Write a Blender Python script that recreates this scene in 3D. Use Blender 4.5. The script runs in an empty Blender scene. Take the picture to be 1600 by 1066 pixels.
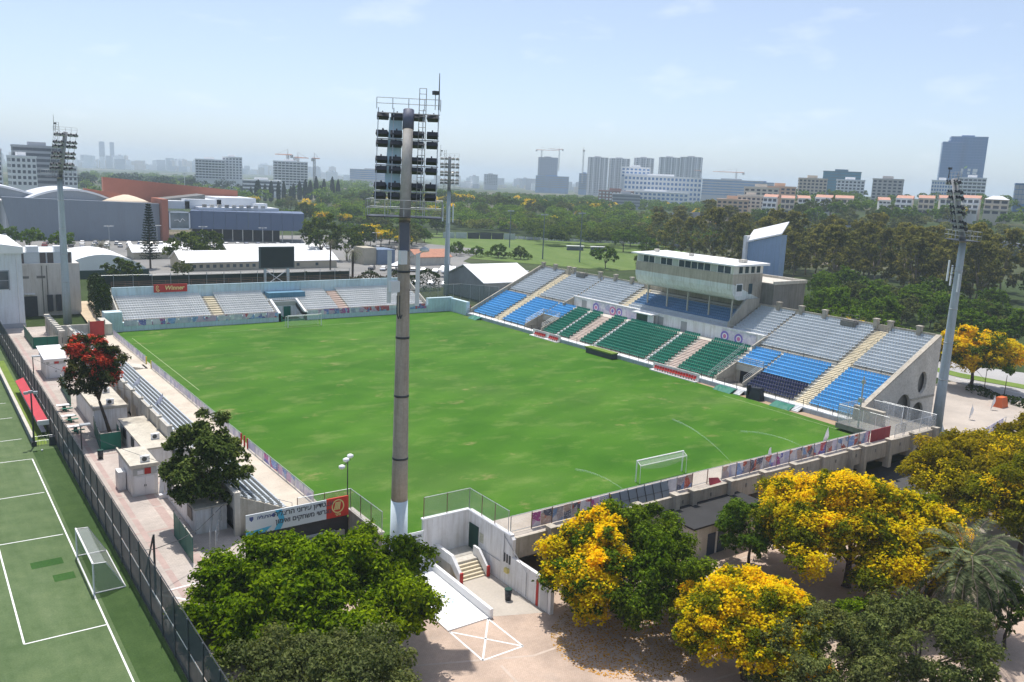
import bpy, math, random
import numpy as np
from mathutils import Vector, Matrix

# ------------------------------------------------------------------ camera, sky, sun, exposure
SC = bpy.context.scene
C = SC.collection
cam = bpy.data.cameras.new("camera")
camo = bpy.data.objects.new("camera", cam)
C.objects.link(camo)
R_ = Vector((0.8121146, -0.5818969, 0.0431949)); U_ = Vector((0.0750633, 0.1775993, 0.9812360)); B_ = Vector((-0.5786495, -0.7936337, 0.1879101))
camo.matrix_world = Matrix(((R_.x, U_.x, B_.x, -67.7144), (R_.y, U_.y, B_.y, -63.4821), (R_.z, U_.z, B_.z, 32.2927), (0, 0, 0, 1)))
cam.sensor_fit = 'HORIZONTAL'; cam.sensor_width = 36.0; cam.lens = 29.683
cam.clip_start = 0.5; cam.clip_end = 30000
SC.camera = camo

SUN_EL = math.radians(70); SUN_DIR = Vector((0.28, 0.96, 0)).normalized()   # horizontal direction towards the sun
world = bpy.data.worlds.new("World"); SC.world = world; world.use_nodes = True
nt = world.node_tree; nt.nodes.clear()
wo = nt.nodes.new('ShaderNodeOutputWorld'); wb = nt.nodes.new('ShaderNodeBackground'); sky = nt.nodes.new('ShaderNodeTexSky')
sky.sky_type = 'NISHITA'; sky.sun_disc = False; sky.sun_elevation = SUN_EL
sky.sun_rotation = math.atan2(SUN_DIR.x, SUN_DIR.y); sky.altitude = 50; sky.air_density = 0.7; sky.dust_density = 1.3; sky.ozone_density = 1.8
tc = nt.nodes.new('ShaderNodeTexCoord'); mp = nt.nodes.new('ShaderNodeMapping'); mp.inputs['Scale'].default_value = (4.2, 4.2, 12.0)
nz = nt.nodes.new('ShaderNodeTexNoise'); nz.inputs['Scale'].default_value = 2.6; nz.inputs['Detail'].default_value = 6; nz.inputs['Roughness'].default_value = 0.52
cr = nt.nodes.new('ShaderNodeValToRGB'); cr.color_ramp.elements[0].position = 0.59; cr.color_ramp.elements[1].position = 0.80
cr.color_ramp.elements[0].color = (.16, .16, .16, 1); cr.color_ramp.elements[1].color = (0.42, 0.42, 0.42, 1)
mxc = nt.nodes.new('ShaderNodeMix'); mxc.data_type = 'RGBA'; mxc.inputs['B'].default_value = (6.6, 6.9, 7.2, 1)
nt.links.new(tc.outputs['Generated'], mp.inputs['Vector']); nt.links.new(mp.outputs['Vector'], nz.inputs['Vector'])
nt.links.new(nz.outputs['Fac'], cr.inputs['Fac']); nt.links.new(cr.outputs['Color'], mxc.inputs['Factor'])
nt.links.new(sky.outputs['Color'], mxc.inputs['A']); nt.links.new(mxc.outputs['Result'], wb.inputs['Color'])
wb.inputs['Strength'].default_value = 0.14
nt.links.new(wb.outputs['Background'], wo.inputs['Surface'])
sl = bpy.data.lights.new("sun", 'SUN'); sl.energy = 3.8; sl.angle = math.radians(0.55); sl.color = (1.0, 0.955, 0.89)
so = bpy.data.objects.new("sun", sl); C.objects.link(so)
sdir = Vector((SUN_DIR.x * math.cos(SUN_EL), SUN_DIR.y * math.cos(SUN_EL), math.sin(SUN_EL)))
so.rotation_euler = sdir.to_track_quat('Z', 'Y').to_euler(); so.location = (0, 0, 200)
SC.view_settings.view_transform = 'Standard'; SC.view_settings.look = 'None'; SC.view_settings.gamma = 1.0
SC.view_settings.exposure = 0.32; SC.view_settings.use_curve_mapping = False
SC.render.engine = 'CYCLES'
SC.cycles.max_bounces = 9; SC.cycles.transparent_max_bounces = 24; SC.cycles.volume_bounces = 1
SC.cycles.diffuse_bounces = 5; SC.cycles.glossy_bounces = 2; SC.cycles.transmission_bounces = 6
SC.cycles.use_denoising = True; SC.cycles.use_adaptive_sampling = True; SC.cycles.adaptive_threshold = 0.02
SC.cycles.caustics_reflective = False; SC.cycles.caustics_refractive = False
try: SC.cycles.volume_step_rate = 4
except Exception: pass

rnd = random.Random(7)
PI = math.pi

# ------------------------------------------------------------------ materials
MATS = {}
def node_mat(name):
    m = bpy.data.materials.new(name); m.use_nodes = True
    t = m.node_tree; b = t.nodes['Principled BSDF']
    return m, t, b
def coords(t, mode='Object'):
    n = t.nodes.new('ShaderNodeTexCoord'); return n.outputs[mode]
def noise(t, vec, scale, detail=3, rough=0.55, mapscale=None):
    n = t.nodes.new('ShaderNodeTexNoise'); n.inputs['Scale'].default_value = scale
    n.inputs['Detail'].default_value = detail; n.inputs['Roughness'].default_value = rough
    if mapscale:
        mpn = t.nodes.new('ShaderNodeMapping'); mpn.inputs['Scale'].default_value = mapscale
        t.links.new(vec, mpn.inputs['Vector']); vec = mpn.outputs['Vector']
    t.links.new(vec, n.inputs['Vector']); return n.outputs['Fac']
def ramp(t, fac, stops):
    n = t.nodes.new('ShaderNodeValToRGB'); e = n.color_ramp.elements
    while len(e) > 1: e.remove(e[-1])
    e[0].position = stops[0][0]; e[0].color = tuple(stops[0][1]) + (1,)
    for p, c in stops[1:]:
        k = e.new(p); k.color = tuple(c) + (1,)
    t.links.new(fac, n.inputs['Fac']); return n.outputs['Color']
def mix(t, a, b, fac, blend='MIX'):
    n = t.nodes.new('ShaderNodeMix'); n.data_type = 'RGBA'; n.blend_type = blend
    for k, v in (('A', a), ('B', b), ('Factor', fac)):
        if hasattr(v, 'links') or isinstance(v, bpy.types.NodeSocket): t.links.new(v, n.inputs[k])
        elif k == 'Factor': n.inputs[k].default_value = v
        else: n.inputs[k].default_value = tuple(v) + (1,)
    return n.outputs['Result']
def bumpn(t, h, strength, dist=0.05):
    n = t.nodes.new('ShaderNodeBump'); n.inputs['Strength'].default_value = strength; n.inputs['Distance'].default_value = dist
    t.links.new(h, n.inputs['Height']); return n.outputs['Normal']
def sc(c, k): return tuple(min(1.0, max(0.0, v * k)) for v in c)
def M(name, col=(.5, .5, .5), rough=.75, var=.15, scale=.7, fine=9.0, metal=0.0, streak=0.0, stain=None, stain_amt=.35, bump=.15, rand=0.0, spec=.35):
    """general weathered surface: broad and fine mottling, optional vertical streaks and stain colour"""
    if name in MATS: return MATS[name]
    col = tuple(min(.84, c * 1.18) for c in col)
    m, t, b = node_mat(name); v = coords(t)
    n1 = noise(t, v, scale, 5, .6); n2 = noise(t, v, fine, 3, .6)
    base = ramp(t, n1, [(.25, sc(col, 1 - var)), (.75, sc(col, 1 + var))])
    base = mix(t, base, ramp(t, n2, [(.3, sc((1, 1, 1), 1 - var * .8)), (.7, (1, 1, 1))]), 1.0, 'MULTIPLY')
    if streak > 0:
        n3 = noise(t, v, 1.0, 4, .6, (2.6, 2.6, .22))
        st = ramp(t, n3, [(.45, (1, 1, 1)), (.75, sc((1, .97, .92), 1 - streak))])
        base = mix(t, base, st, 1.0, 'MULTIPLY')
    if stain:
        n4 = noise(t, v, scale * .6, 6, .65)
        n = t.nodes.new('ShaderNodeMapRange'); n.inputs['From Min'].default_value = .52; n.inputs['From Max'].default_value = .72; n.inputs['To Max'].default_value = stain_amt
        t.links.new(n4, n.inputs['Value']); base = mix(t, base, stain, n.outputs['Result'])
    if rand > 0:
        oi = t.nodes.new('ShaderNodeObjectInfo')
        rr = ramp(t, oi.outputs['Random'], [(0, sc((1, 1, 1), 1 - rand)), (1, (1, 1, 1))])
        base = mix(t, base, rr, 1.0, 'MULTIPLY')
    t.links.new(base, b.inputs['Base Color']); b.inputs['Roughness'].default_value = rough; b.inputs['Metallic'].default_value = metal
    b.inputs['Specular IOR Level'].default_value = spec
    if bump > 0: t.links.new(bumpn(t, n2, bump, .03), b.inputs['Normal'])
    MATS[name] = m; return m
def leaf_mat(name, dark, light, trans=.35, clump=.9, rand=.18):
    if name in MATS: return MATS[name]
    m, t, b = node_mat(name)
    dark = sc(dark, 1.25); light = sc(light, 1.25)
    g = t.nodes.new('ShaderNodeNewGeometry'); v = coords(t)
    n1 = noise(t, v, clump, 3, .6)
    a = ramp(t, g.outputs['Random Per Island'], [(0, dark), (.55, tuple((x + y) / 2 for x, y in zip(dark, light))), (1, light)])
    a = mix(t, a, ramp(t, n1, [(.3, (.62, .62, .6)), (.7, (1.12, 1.12, 1.0))]), 1.0, 'MULTIPLY')
    n5 = noise(t, v, .09, 2, .6); a = mix(t, a, ramp(t, n5, [(.33, (.70, .78, .72)), (.5, (1, 1, 1)), (.67, (1.35, 1.18, .95))]), 1.0, 'MULTIPLY')
    oi = t.nodes.new('ShaderNodeObjectInfo')
    a = mix(t, a, ramp(t, oi.outputs['Random'], [(0, (1 - rand, 1 - rand * .8, 1 - rand)), (1, (1 + rand, 1 + rand * .9, 1.0))]), 1.0, 'MULTIPLY')
    d = t.nodes.new('ShaderNodeBsdfDiffuse'); tr = t.nodes.new('ShaderNodeBsdfTranslucent'); ms = t.nodes.new('ShaderNodeMixShader')
    ms.inputs['Fac'].default_value = trans
    t.links.new(a, d.inputs['Color']); t.links.new(mix(t, a, (1.0, 1.0, .55), 1.0, 'MULTIPLY'), tr.inputs['Color'])
    t.links.new(d.outputs[0], ms.inputs[1]); t.links.new(tr.outputs[0], ms.inputs[2])
    t.nodes.remove(b); t.links.new(ms.outputs[0], t.nodes['Material Output'].inputs['Surface'])
    MATS[name] = m; return m
def mesh_mat(name, col, opacity, rough=.6):
    """woven / wire mesh: part of the light passes between the threads"""
    if name in MATS: return MATS[name]
    m, t, b = node_mat(name)
    b.inputs['Base Color'].default_value = col + (1,); b.inputs['Roughness'].default_value = rough
    v = coords(t); n1 = noise(t, v, 1.5, 3)
    mr = t.nodes.new('ShaderNodeMapRange'); mr.inputs['To Min'].default_value = opacity - .06; mr.inputs['To Max'].default_value = min(1, opacity + .06)
    t.links.new(n1, mr.inputs['Value']); t.links.new(mr.outputs['Result'], b.inputs['Alpha'])
    MATS[name] = m; return m
def glass_mat(name, col=(.03, .06, .08), rough=.08, var=.4, scale=.3, metal=0.0):
    if name in MATS: return MATS[name]
    m, t, b = node_mat(name); v = coords(t)
    a = ramp(t, noise(t, v, scale, 2), [(.3, sc(col, 1 - var)), (.7, sc(col, 1 + var))])
    t.links.new(a, b.inputs['Base Color']); b.inputs['Roughness'].default_value = rough; b.inputs['Metallic'].default_value = metal
    b.inputs['Specular IOR Level'].default_value = .7
    MATS[name] = m; return m

# ------------------------------------------------------------------ mesh helpers
ORG = {}
def V(*a): return Vector(a)
class MB:
    def __init__(s): s.v = []; s.f = []; s.m = []
    def face(s, pts, mi=0):
        k = len(s.v); s.v += [tuple(p) for p in pts]; s.f.append(tuple(range(k, k + len(pts)))); s.m.append(mi); return s
    def box(s, x0, y0, z0, x1, y1, z1, mi=0):
        k = len(s.v)
        s.v += [(x0, y0, z0), (x1, y0, z0), (x1, y1, z0), (x0, y1, z0), (x0, y0, z1), (x1, y0, z1), (x1, y1, z1), (x0, y1, z1)]
        for q in ((0, 3, 2, 1), (4, 5, 6, 7), (0, 1, 5, 4), (1, 2, 6, 5), (2, 3, 7, 6), (3, 0, 4, 7)):
            s.f.append(tuple(k + i for i in q)); s.m.append(mi)
        return s
    def hexa(s, p8, mi=0):
        k = len(s.v); s.v += [tuple(p) for p in p8]
        for q in ((0, 3, 2, 1), (4, 5, 6, 7), (0, 1, 5, 4), (1, 2, 6, 5), (2, 3, 7, 6), (3, 0, 4, 7)):
            s.f.append(tuple(k + i for i in q)); s.m.append(mi)
        return s
    def obox(s, cx, cy, z0, w, d, h, yaw, ox=0, oy=0, mi=0):
        """oriented box; ox, oy: offset in the box's own axes"""
        ca, sa = math.cos(yaw), math.sin(yaw); P = []
        for z in (z0, z0 + h):
            for lx, ly in ((-w / 2, -d / 2), (w / 2, -d / 2), (w / 2, d / 2), (-w / 2, d / 2)):
                lx += ox; ly += oy; P.append((cx + lx * ca - ly * sa, cy + lx * sa + ly * ca, z))
        return s.hexa(P, mi)
    def tube(s, p, q, r0, r1=None, n=6, mi=0, cap=True):
        p = Vector(p); q = Vector(q); r1 = r0 if r1 is None else r1; d = (q - p)
        if d.length < 1e-6: return s
        d.normalize(); a = d.orthogonal().normalized(); b = d.cross(a); k = len(s.v)
        for c, r in ((p, r0), (q, r1)):
            for i in range(n):
                t = 2 * PI * (i + .5) / n; s.v.append(tuple(c + (a * math.cos(t) + b * math.sin(t)) * r))
        for i in range(n):
            j = (i + 1) % n; s.f.append((k + i, k + j, k + n + j, k + n + i)); s.m.append(mi)
        if cap:
            s.f.append(tuple(k + i for i in reversed(range(n)))); s.m.append(mi)
            s.f.append(tuple(k + n + i for i in range(n))); s.m.append(mi)
        return s
    def path(s, pts, r0, r1=None, n=6, mi=0):
        r1 = r0 if r1 is None else r1; N = len(pts) - 1
        for i in range(N):
            s.tube(pts[i], pts[i + 1], r0 + (r1 - r0) * i / N, r0 + (r1 - r0) * (i + 1) / N, n, mi)
        return s
    def lathe(s, prof, cx=0, cy=0, n=16, mi=0):
        k = len(s.v)
        for r, z in prof:
            for i in range(n):
                t = 2 * PI * i / n; s.v.append((cx + r * math.cos(t), cy + r * math.sin(t), z))
        for a in range(len(prof) - 1):
            for i in range(n):
                j = (i + 1) % n; s.f.append((k + a * n + i, k + a * n + j, k + (a + 1) * n + j, k + (a + 1) * n + i)); s.m.append(mi)
        s.f.append(tuple(k + i for i in reversed(range(n)))); s.m.append(mi)
        s.f.append(tuple(k + (len(prof) - 1) * n + i for i in range(n))); s.m.append(mi)
        return s
    def prism(s, poly, ext, mi=0):
        """poly: list of 3-D points of one face, extruded along the vector ext"""
        k = len(s.v); n = len(poly); e = Vector(ext)
        s.v += [tuple(p) for p in poly] + [tuple(Vector(p) + e) for p in poly]
        s.f.append(tuple(range(k, k + n))); s.m.append(mi)
        s.f.append(tuple(k + n + i for i in reversed(range(n)))); s.m.append(mi)
        for i in range(n):
            j = (i + 1) % n; s.f.append((k + j, k + i, k + n + i, k + n + j)); s.m.append(mi)
        return s
    def mesh(s, name, mats, org=(0, 0, 0), smooth=False):
        me = bpy.data.meshes.new(name)
        me.from_pydata([(x - org[0], y - org[1], z - org[2]) for x, y, z in s.v], [], s.f)
        for m in (mats if isinstance(mats, (list, tuple)) else [mats]): me.materials.append(m)
        if any(s.m): me.polygons.foreach_set('material_index', s.m)
        if smooth: me.polygons.foreach_set('use_smooth', [True] * len(me.polygons))
        me.update(); return me
def linkobj(name, data, parent=None, org=None):
    o = bpy.data.objects.new(name, data); C.objects.link(o)
    if parent is not None:
        o.parent = parent; ORG[o.name] = ORG.get(parent.name, (0, 0, 0))
    else:
        ORG[o.name] = tuple(org or (0, 0, 0)); o.location = ORG[o.name]
    return o
def tag(o, label, cat=None, group=None, kind=None):
    if label: o['label'] = label
    if cat: o['category'] = cat
    if group: o['group'] = group
    if kind: o['kind'] = kind
    return o
def thing(name, label, cat, loc=(0, 0, 0), group=None):
    return tag(linkobj(name, None, None, loc), label, cat, group)
def part(name, mb, mats, parent, smooth=False, label=None, kind=None):
    o = linkobj(name, mb.mesh(name, mats, ORG.get(parent.name, (0, 0, 0)), smooth), parent)
    return tag(o, label, kind=kind)
def partmesh(name, me, parent, loc=(0, 0, 0), rz=0):
    o = linkobj(name, me, parent); og = ORG[o.name]
    o.location = (loc[0] - og[0], loc[1] - og[1], loc[2] - og[2]); o.rotation_euler = (0, 0, rz); return o
def solo(name, mb, mats, label, cat, group=None, smooth=False, kind=None):
    xs = [p[0] for p in mb.v]; ys = [p[1] for p in mb.v]; zs = [p[2] for p in mb.v]
    og = ((min(xs) + max(xs)) / 2, (min(ys) + max(ys)) / 2, min(zs))
    o = linkobj(name, mb.mesh(name, mats, og, smooth), None, og)
    return tag(o, label, cat, group, kind)
def structure(name, mb, mats, parent=None, smooth=False):
    o = linkobj(name, mb.mesh(name, mats, (0, 0, 0), smooth), parent)
    if parent is None: o['kind'] = 'structure'
    return o
def copy_tree(root, loc, rz=0, label=None, group=None, scale=1.0):
    def cp(o, par):
        c = o.copy(); C.objects.link(c); c.parent = par
        for ch in o.children: cp(ch, c)
        return c
    r = cp(root, None); r.location = loc; r.rotation_euler = (0, 0, rz)
    r.scale = (scale, scale, scale) if not isinstance(scale, (tuple, list)) else scale
    if label: r['label'] = label
    if group: r['group'] = group
    return r
def text_mesh(body, size, mat, align='CENTER', shear=0.0, extrude=.01, bold=0.0, spacing=1.0):
    cu = bpy.data.curves.new('lettering', 'FONT'); cu.body = body; cu.size = size; cu.align_x = align; cu.align_y = 'CENTER'
    cu.shear = shear; cu.extrude = extrude; cu.offset = bold; cu.space_character = spacing; cu.resolution_u = 3
    o = bpy.data.objects.new('lettering', cu); C.objects.link(o)
    dg = bpy.context.evaluated_depsgraph_get(); me = bpy.data.meshes.new_from_object(o.evaluated_get(dg))
    me.materials.clear(); me.materials.append(mat)
    bpy.data.objects.remove(o); bpy.data.curves.remove(cu); return me
def put_text(me, parent, loc, xdir, name='lettering'):
    """stand a flat text mesh upright: local x along xdir (horizontal), local y up"""
    o = linkobj(name, me, parent); og = ORG[o.name]
    x = Vector(xdir).normalized(); z = Vector((0, 0, 1)); n = x.cross(z)
    o.matrix_local = Matrix(((x.x, z.x, n.x, loc[0] - og[0]), (x.y, z.y, n.y, loc[1] - og[1]), (x.z, z.z, n.z, loc[2] - og[2]), (0, 0, 0, 1)))
    return o
def holed_mesh(outer, holes, thick, mat, name):
    """flat plate in local xy with holes, thickness along z"""
    cu = bpy.data.curves.new(name, 'CURVE'); cu.dimensions = '2D'; cu.fill_mode = 'BOTH'; cu.extrude = thick / 2
    for poly in [outer] + holes:
        sp = cu.splines.new('POLY'); sp.points.add(len(poly) - 1); sp.use_cyclic_u = True
        for i, (x, y) in enumerate(poly): sp.points[i].co = (x, y, 0, 1)
    o = bpy.data.objects.new(name, cu); C.objects.link(o)
    dg = bpy.context.evaluated_depsgraph_get(); me = bpy.data.meshes.new_from_object(o.evaluated_get(dg))
    me.materials.clear(); me.materials.append(mat)
    bpy.data.objects.remove(o); bpy.data.curves.remove(cu); return me
def frange(a, b, st):
    n = max(1, int(round((b - a) / st))); return [a + (b - a) * i / n for i in range(n + 1)]

# ------------------------------------------------------------------ shared materials
conc = M('concrete', (.42, .38, .315), .9, .16, .35, 5, streak=.30, stain=(.16, .15, .13), stain_amt=.45, bump=.25)
conc_l = M('pale_concrete', (.52, .49, .43), .9, .14, .3, 4, streak=.22, stain=(.30, .27, .22), stain_amt=.4, bump=.2)
conc_d = M('dark_concrete', (.22, .21, .19), .9, .18, .4, 5, streak=.3, bump=.25)
tread = M('terrace_concrete', (.46, .44, .39), .9, .14, .25, 3, stain=(.30, .27, .22), stain_amt=.4, bump=.15)
white = M('white_paint', (.72, .73, .74), .7, .08, .4, 6, streak=.26, stain=(.48, .45, .40), stain_amt=.45, bump=.1)
white_c = M('clean_white', (.80, .80, .79), .6, .04, .4, 6, bump=.03)
paleblue = M('pale_blue_paint', (.50, .62, .67), .75, .10, .3, 4, streak=.22, stain=(.30, .38, .42), stain_amt=.4, bump=.1)
midblue = M('blue_wall_paint', (.10, .22, .32), .75, .12, .4, 4, streak=.2)
steel = M('galvanised_steel', (.42, .44, .45), .45, .1, 2, 12, metal=.6, bump=.05)
darksteel = M('dark_steel', (.06, .065, .07), .5, .2, 2, 12, metal=.4, bump=.05)
rust = M('rusty_rail', (.20, .12, .08), .8, .25, 2, 12, bump=.1)
redp = M('red_paint', (.42, .035, .03), .6, .12, 1, 8)
maroon = M('maroon_sheet', (.28, .035, .05), .6, .1, .6, 8, streak=.15)
greenp = M('green_sheet', (.012, .14, .095), .6, .12, .6, 8, streak=.12)
greendk = M('dark_green_paint', (.01, .045, .035), .6, .12, .8, 8)
asphalt = M('asphalt', (.062, .062, .064), .9, .18, .15, 6, stain=(.10, .098, .095), stain_amt=.5, bump=.2)
linep = M('white_line', (.72, .72, .70), .8, .12, 1.5, 14, bump=.05)
seat_grey = M('grey_seat', (.44, .48, .51), .5, .08, .8, 8, rand=.10, bump=0)
seat_pale = M('pale_seat', (.66, .66, .64), .5, .08, .8, 8, rand=.08, bump=0)
seat_blue_shaded = M('shaded_blue_seat', (.10, .20, .34), .5, .1, .8, 8, rand=.1, bump=0)  # duller blue: shade under the press box put into the seat colour
seat_blue = M('blue_seat', (.10, .36, .66), .45, .10, .8, 8, rand=.10, bump=0)
seat_navy = M('navy_seat', (.022, .03, .085), .45, .12, .8, 8, rand=.1, bump=0)
seat_green = M('green_seat', (.008, .175, .115), .5, .12, .8, 8, rand=.12, bump=0)
seat_red = M('red_seat', (.40, .03, .025), .45, .10, .8, 8, rand=.1, bump=0)
stair_y = M('yellow_stair_paint', (.60, .53, .39), .85, .14, .5, 5, stain=(.40, .36, .28), stain_amt=.5)
stair_b = M('brick_stair', (.52, .43, .37), .85, .16, .5, 5, stain=(.45, .38, .32), stain_amt=.4)
glass = glass_mat('window_glass')
bark = M('bark', (.085, .062, .045), .95, .3, 2.5, 9, bump=.5)
bark_l = M('pale_bark', (.20, .16, .12), .95, .25, 2.5, 9, bump=.5)

def grass_material():
    m, t, b = node_mat('pitch_grass'); v = coords(t)
    n0 = noise(t, v, .035, 4, .55); n1 = noise(t, v, .075, 5, .58, (.8, 1.15, 1)); n2 = noise(t, v, .21, 7, .66, (.75, 1.3, 1)); n3 = noise(t, v, .15, 7, .7, (.85, 1.2, 1)); n4 = noise(t, v, 7.0, 2, .6)
    base = ramp(t, n0, [(.32, (.037, .132, .005)), (.5, (.058, .162, .011)), (.70, (.064, .140, .022))])
    base = mix(t, base, ramp(t, n1, [(.34, (.72, .82, .6)), (.66, (1.22, 1.12, 1.3))]), 1.0, 'MULTIPLY')
    r1 = t.nodes.new('ShaderNodeMapRange'); r1.inputs['From Min'].default_value = .52; r1.inputs['From Max'].default_value = .74; r1.inputs['To Max'].default_value = .6
    t.links.new(n2, r1.inputs['Value']); base = mix(t, base, (.185, .250, .070), r1.outputs['Result'])
    r2 = t.nodes.new('ShaderNodeMapRange'); r2.inputs['From Min'].default_value = .60; r2.inputs['From Max'].default_value = .72; r2.inputs['To Max'].default_value = .8
    t.links.new(n3, r2.inputs['Value']); base = mix(t, base, (.30, .255, .115), r2.outputs['Result'])
    base = mix(t, base, ramp(t, n4, [(.3, (.82, .85, .8)), (.7, (1.08, 1.06, 1.05))]), 1.0, 'MULTIPLY')
    w = t.nodes.new('ShaderNodeTexWave'); w.inputs['Scale'].default_value = .045; w.inputs['Distortion'].default_value = 6.0; w.inputs['Detail'].default_value = 2; w.inputs['Detail Scale'].default_value = .7
    mpn = t.nodes.new('ShaderNodeMapping'); mpn.inputs['Rotation'].default_value = (0, 0, 1.15); t.links.new(v, mpn.inputs['Vector']); t.links.new(mpn.outputs['Vector'], w.inputs['Vector'])
    base = mix(t, base, ramp(t, w.outputs['Fac'], [(.2, (.93, .95, .92)), (.8, (1.05, 1.03, 1.05))]), 1.0, 'MULTIPLY')
    t.links.new(base, b.inputs['Base Color']); b.inputs['Roughness'].default_value = .9; b.inputs['Specular IOR Level'].default_value = .15
    t.links.new(bumpn(t, n4, .35, .05), b.inputs['Normal']); return m
def turf_material(name, c0, c1, c2):
    m, t, b = node_mat(name); v = coords(t)
    base = ramp(t, noise(t, v, .12, 5, .6, (1, .35, 1)), [(.3, c0), (.55, c1), (.75, c2)])
    base = mix(t, base, ramp(t, noise(t, v, 9, 2), [(.3, (.8, .82, .8)), (.7, (1.1, 1.08, 1.1))]), 1.0, 'MULTIPLY')
    base = mix(t, base, ramp(t, noise(t, v, .5, 7, .7), [(.3, (.78, .84, .76)), (.5, (1, 1, 1)), (.72, (1.28, 1.18, 1.22))]), 1.0, 'MULTIPLY')
    base = mix(t, base, ramp(t, noise(t, v, 1.4, 4, .6, (1, .12, 1)), [(.4, (1, 1, 1)), (.65, (1.14, 1.10, 1.12))]), 1.0, 'MULTIPLY')
    t.links.new(base, b.inputs['Base Color']); b.inputs['Roughness'].default_value = .9; b.inputs['Specular IOR Level'].default_value = .15
    return m
def ground_material():
    m, t, b = node_mat('open_ground'); v = coords(t)
    n0 = noise(t, v, .004, 6, .62); n1 = noise(t, v, .05, 5, .6); n2 = noise(t, v, .6, 4, .6)
    base = ramp(t, n0, [(.34, (.030, .052, .016)), (.46, (.050, .075, .026)), (.54, (.085, .095, .048)), (.62, (.20, .17, .13)), (.72, (.075, .085, .042))])
    base = mix(t, base, ramp(t, n1, [(.3, (.65, .68, .6)), (.7, (1.2, 1.18, 1.15))]), 1.0, 'MULTIPLY')
    base = mix(t, base, ramp(t, n2, [(.3, (.8, .8, .8)), (.7, (1.1, 1.1, 1.1))]), 1.0, 'MULTIPLY')
    t.links.new(base, b.inputs['Base Color']); b.inputs['Roughness'].default_value = .95; b.inputs['Specular IOR Level'].default_value = .1
    return m
def paver_material(name, ca, cb, joint, bw, bh, spot=(.30, .27, .24)):
    m, t, b = node_mat(name); v = coords(t)
    br = t.nodes.new('ShaderNodeTexBrick'); br.inputs['Scale'].default_value = 1.0; br.inputs['Brick Width'].default_value = bw; br.inputs['Row Height'].default_value = bh
    br.inputs['Mortar Size'].default_value = .012; br.inputs['Color1'].default_value = ca + (1,); br.inputs['Color2'].default_value = cb + (1,); br.inputs['Mortar'].default_value = joint + (1,)
    t.links.new(v, br.inputs['Vector'])
    base = mix(t, br.outputs['Color'], ramp(t, noise(t, v, .22, 6, .65), [(.3, (.72, .72, .72)), (.7, (1.12, 1.1, 1.08))]), 1.0, 'MULTIPLY')
    r1 = t.nodes.new('ShaderNodeMapRange'); r1.inputs['From Min'].default_value = .55; r1.inputs['From Max'].default_value = .75; r1.inputs['To Max'].default_value = .55
    t.links.new(noise(t, v, .13, 6, .7), r1.inputs['Value']); base = mix(t, base, spot, r1.outputs['Result'])
    t.links.new(base, b.inputs['Base Color']); b.inputs['Roughness'].default_value = .9; b.inputs['Specular IOR Level'].default_value = .2
    t.links.new(bumpn(t, br.outputs['Fac'], -.15, .02), b.inputs['Normal']); return m
grass = grass_material()
turf = turf_material('artificial_turf', (.078, .122, .050), (.10, .150, .064), (.128, .178, .088))
turf_l = turf_material('light_turf', (.13, .20, .035), (.17, .25, .05), (.19, .27, .07))
turf_f = turf_material('training_grass', (.085, .145, .025), (.115, .175, .04), (.15, .20, .06))
ground_m = ground_material()
paver = paver_material('court_pavers', (.54, .41, .325), (.60, .465, .375), (.42, .335, .27), .2, .1)
path_m = paver_material('path_pavers', (.50, .445, .40), (.56, .50, .455), (.41, .36, .33), .4, .2, (.34, .25, .225))
path_red = M('red_paver_band', (.40, .30, .27), .9, .15, .6, 6)

# ------------------------------------------------------------------ terrain
def ss(a, b, x):
    t = np.clip((x - a) / (b - a), 0, 1); return t * t * (3 - 2 * t)
def gz(x, y):
    x = np.asarray(x, float); y = np.asarray(y, float)
    low = -3.6 * ss(-47.0, -40.5, x) * (1 - ss(60, 135, y)) * (1 - ss(150, 260, x))
    dx = x + 67.7; dy = y + 63.5; r = np.hypot(dx, dy); az = np.arctan2(dx, dy)
    hill = (ss(430, 640, r) * 17 + ss(640, 900, r) * 12) * ss(.84, .96, az) * (1 - ss(2200, 3200, r))
    mid = ss(480, 760, r) * 7 * ss(.3, .55, az) * (1 - ss(.84, .96, az)) * (1 - ss(1500, 2500, r))
    return low + hill + mid
def grid_axis(lo, hi, core_lo, core_hi, st):
    a = list(np.arange(core_lo, core_hi + .01, st)); d = st; x = core_lo
    while x > lo: d *= 1.35; x -= d; a.insert(0, max(x, lo))
    d = st; x = core_hi
    while x < hi: d *= 1.22; x += d; a.append(min(x, hi))
    return np.array(a)
gx = grid_axis(-6000, 9000, -70, 90, 2.0); gy = grid_axis(-2000, 9500, -60, 150, 3.0)
XX, YY = np.meshgrid(gx, gy); ZZ = gz(XX, YY) - .06
nx, ny = len(gx), len(gy); me = bpy.data.meshes.new('ground')
vv = np.stack([XX, YY, ZZ], -1).reshape(-1, 3); idx = np.arange(nx * ny).reshape(ny, nx)
ff = np.stack([idx[:-1, :-1], idx[:-1, 1:], idx[1:, 1:], idx[1:, :-1]], -1).reshape(-1, 4)
me.from_pydata(vv.tolist(), [], ff.tolist()); me.materials.append(ground_m); me.update()
go = linkobj('ground', me); go['kind'] = 'structure'

def sheet(name, poly, z, mat, n=1):
    mb = MB(); mb.face([(x, y, z) for x, y in poly]); return structure(name, mb, mat)
def rect(x0, y0, x1, y1): return [(x0, y0), (x1, y0), (x1, y1), (x0, y1)]
# playing field on its platform, and the dark soil shoulder beside it
sheet('pitch', [(-36.9, 110.96), (-36.9, 6.6), (-34.9, 6.6), (-34.9, .32), (-25.4, .32), (-25.4, -3.05), (40.9, -3.05), (40.9, 110.96)], 0.0, grass)
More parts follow.
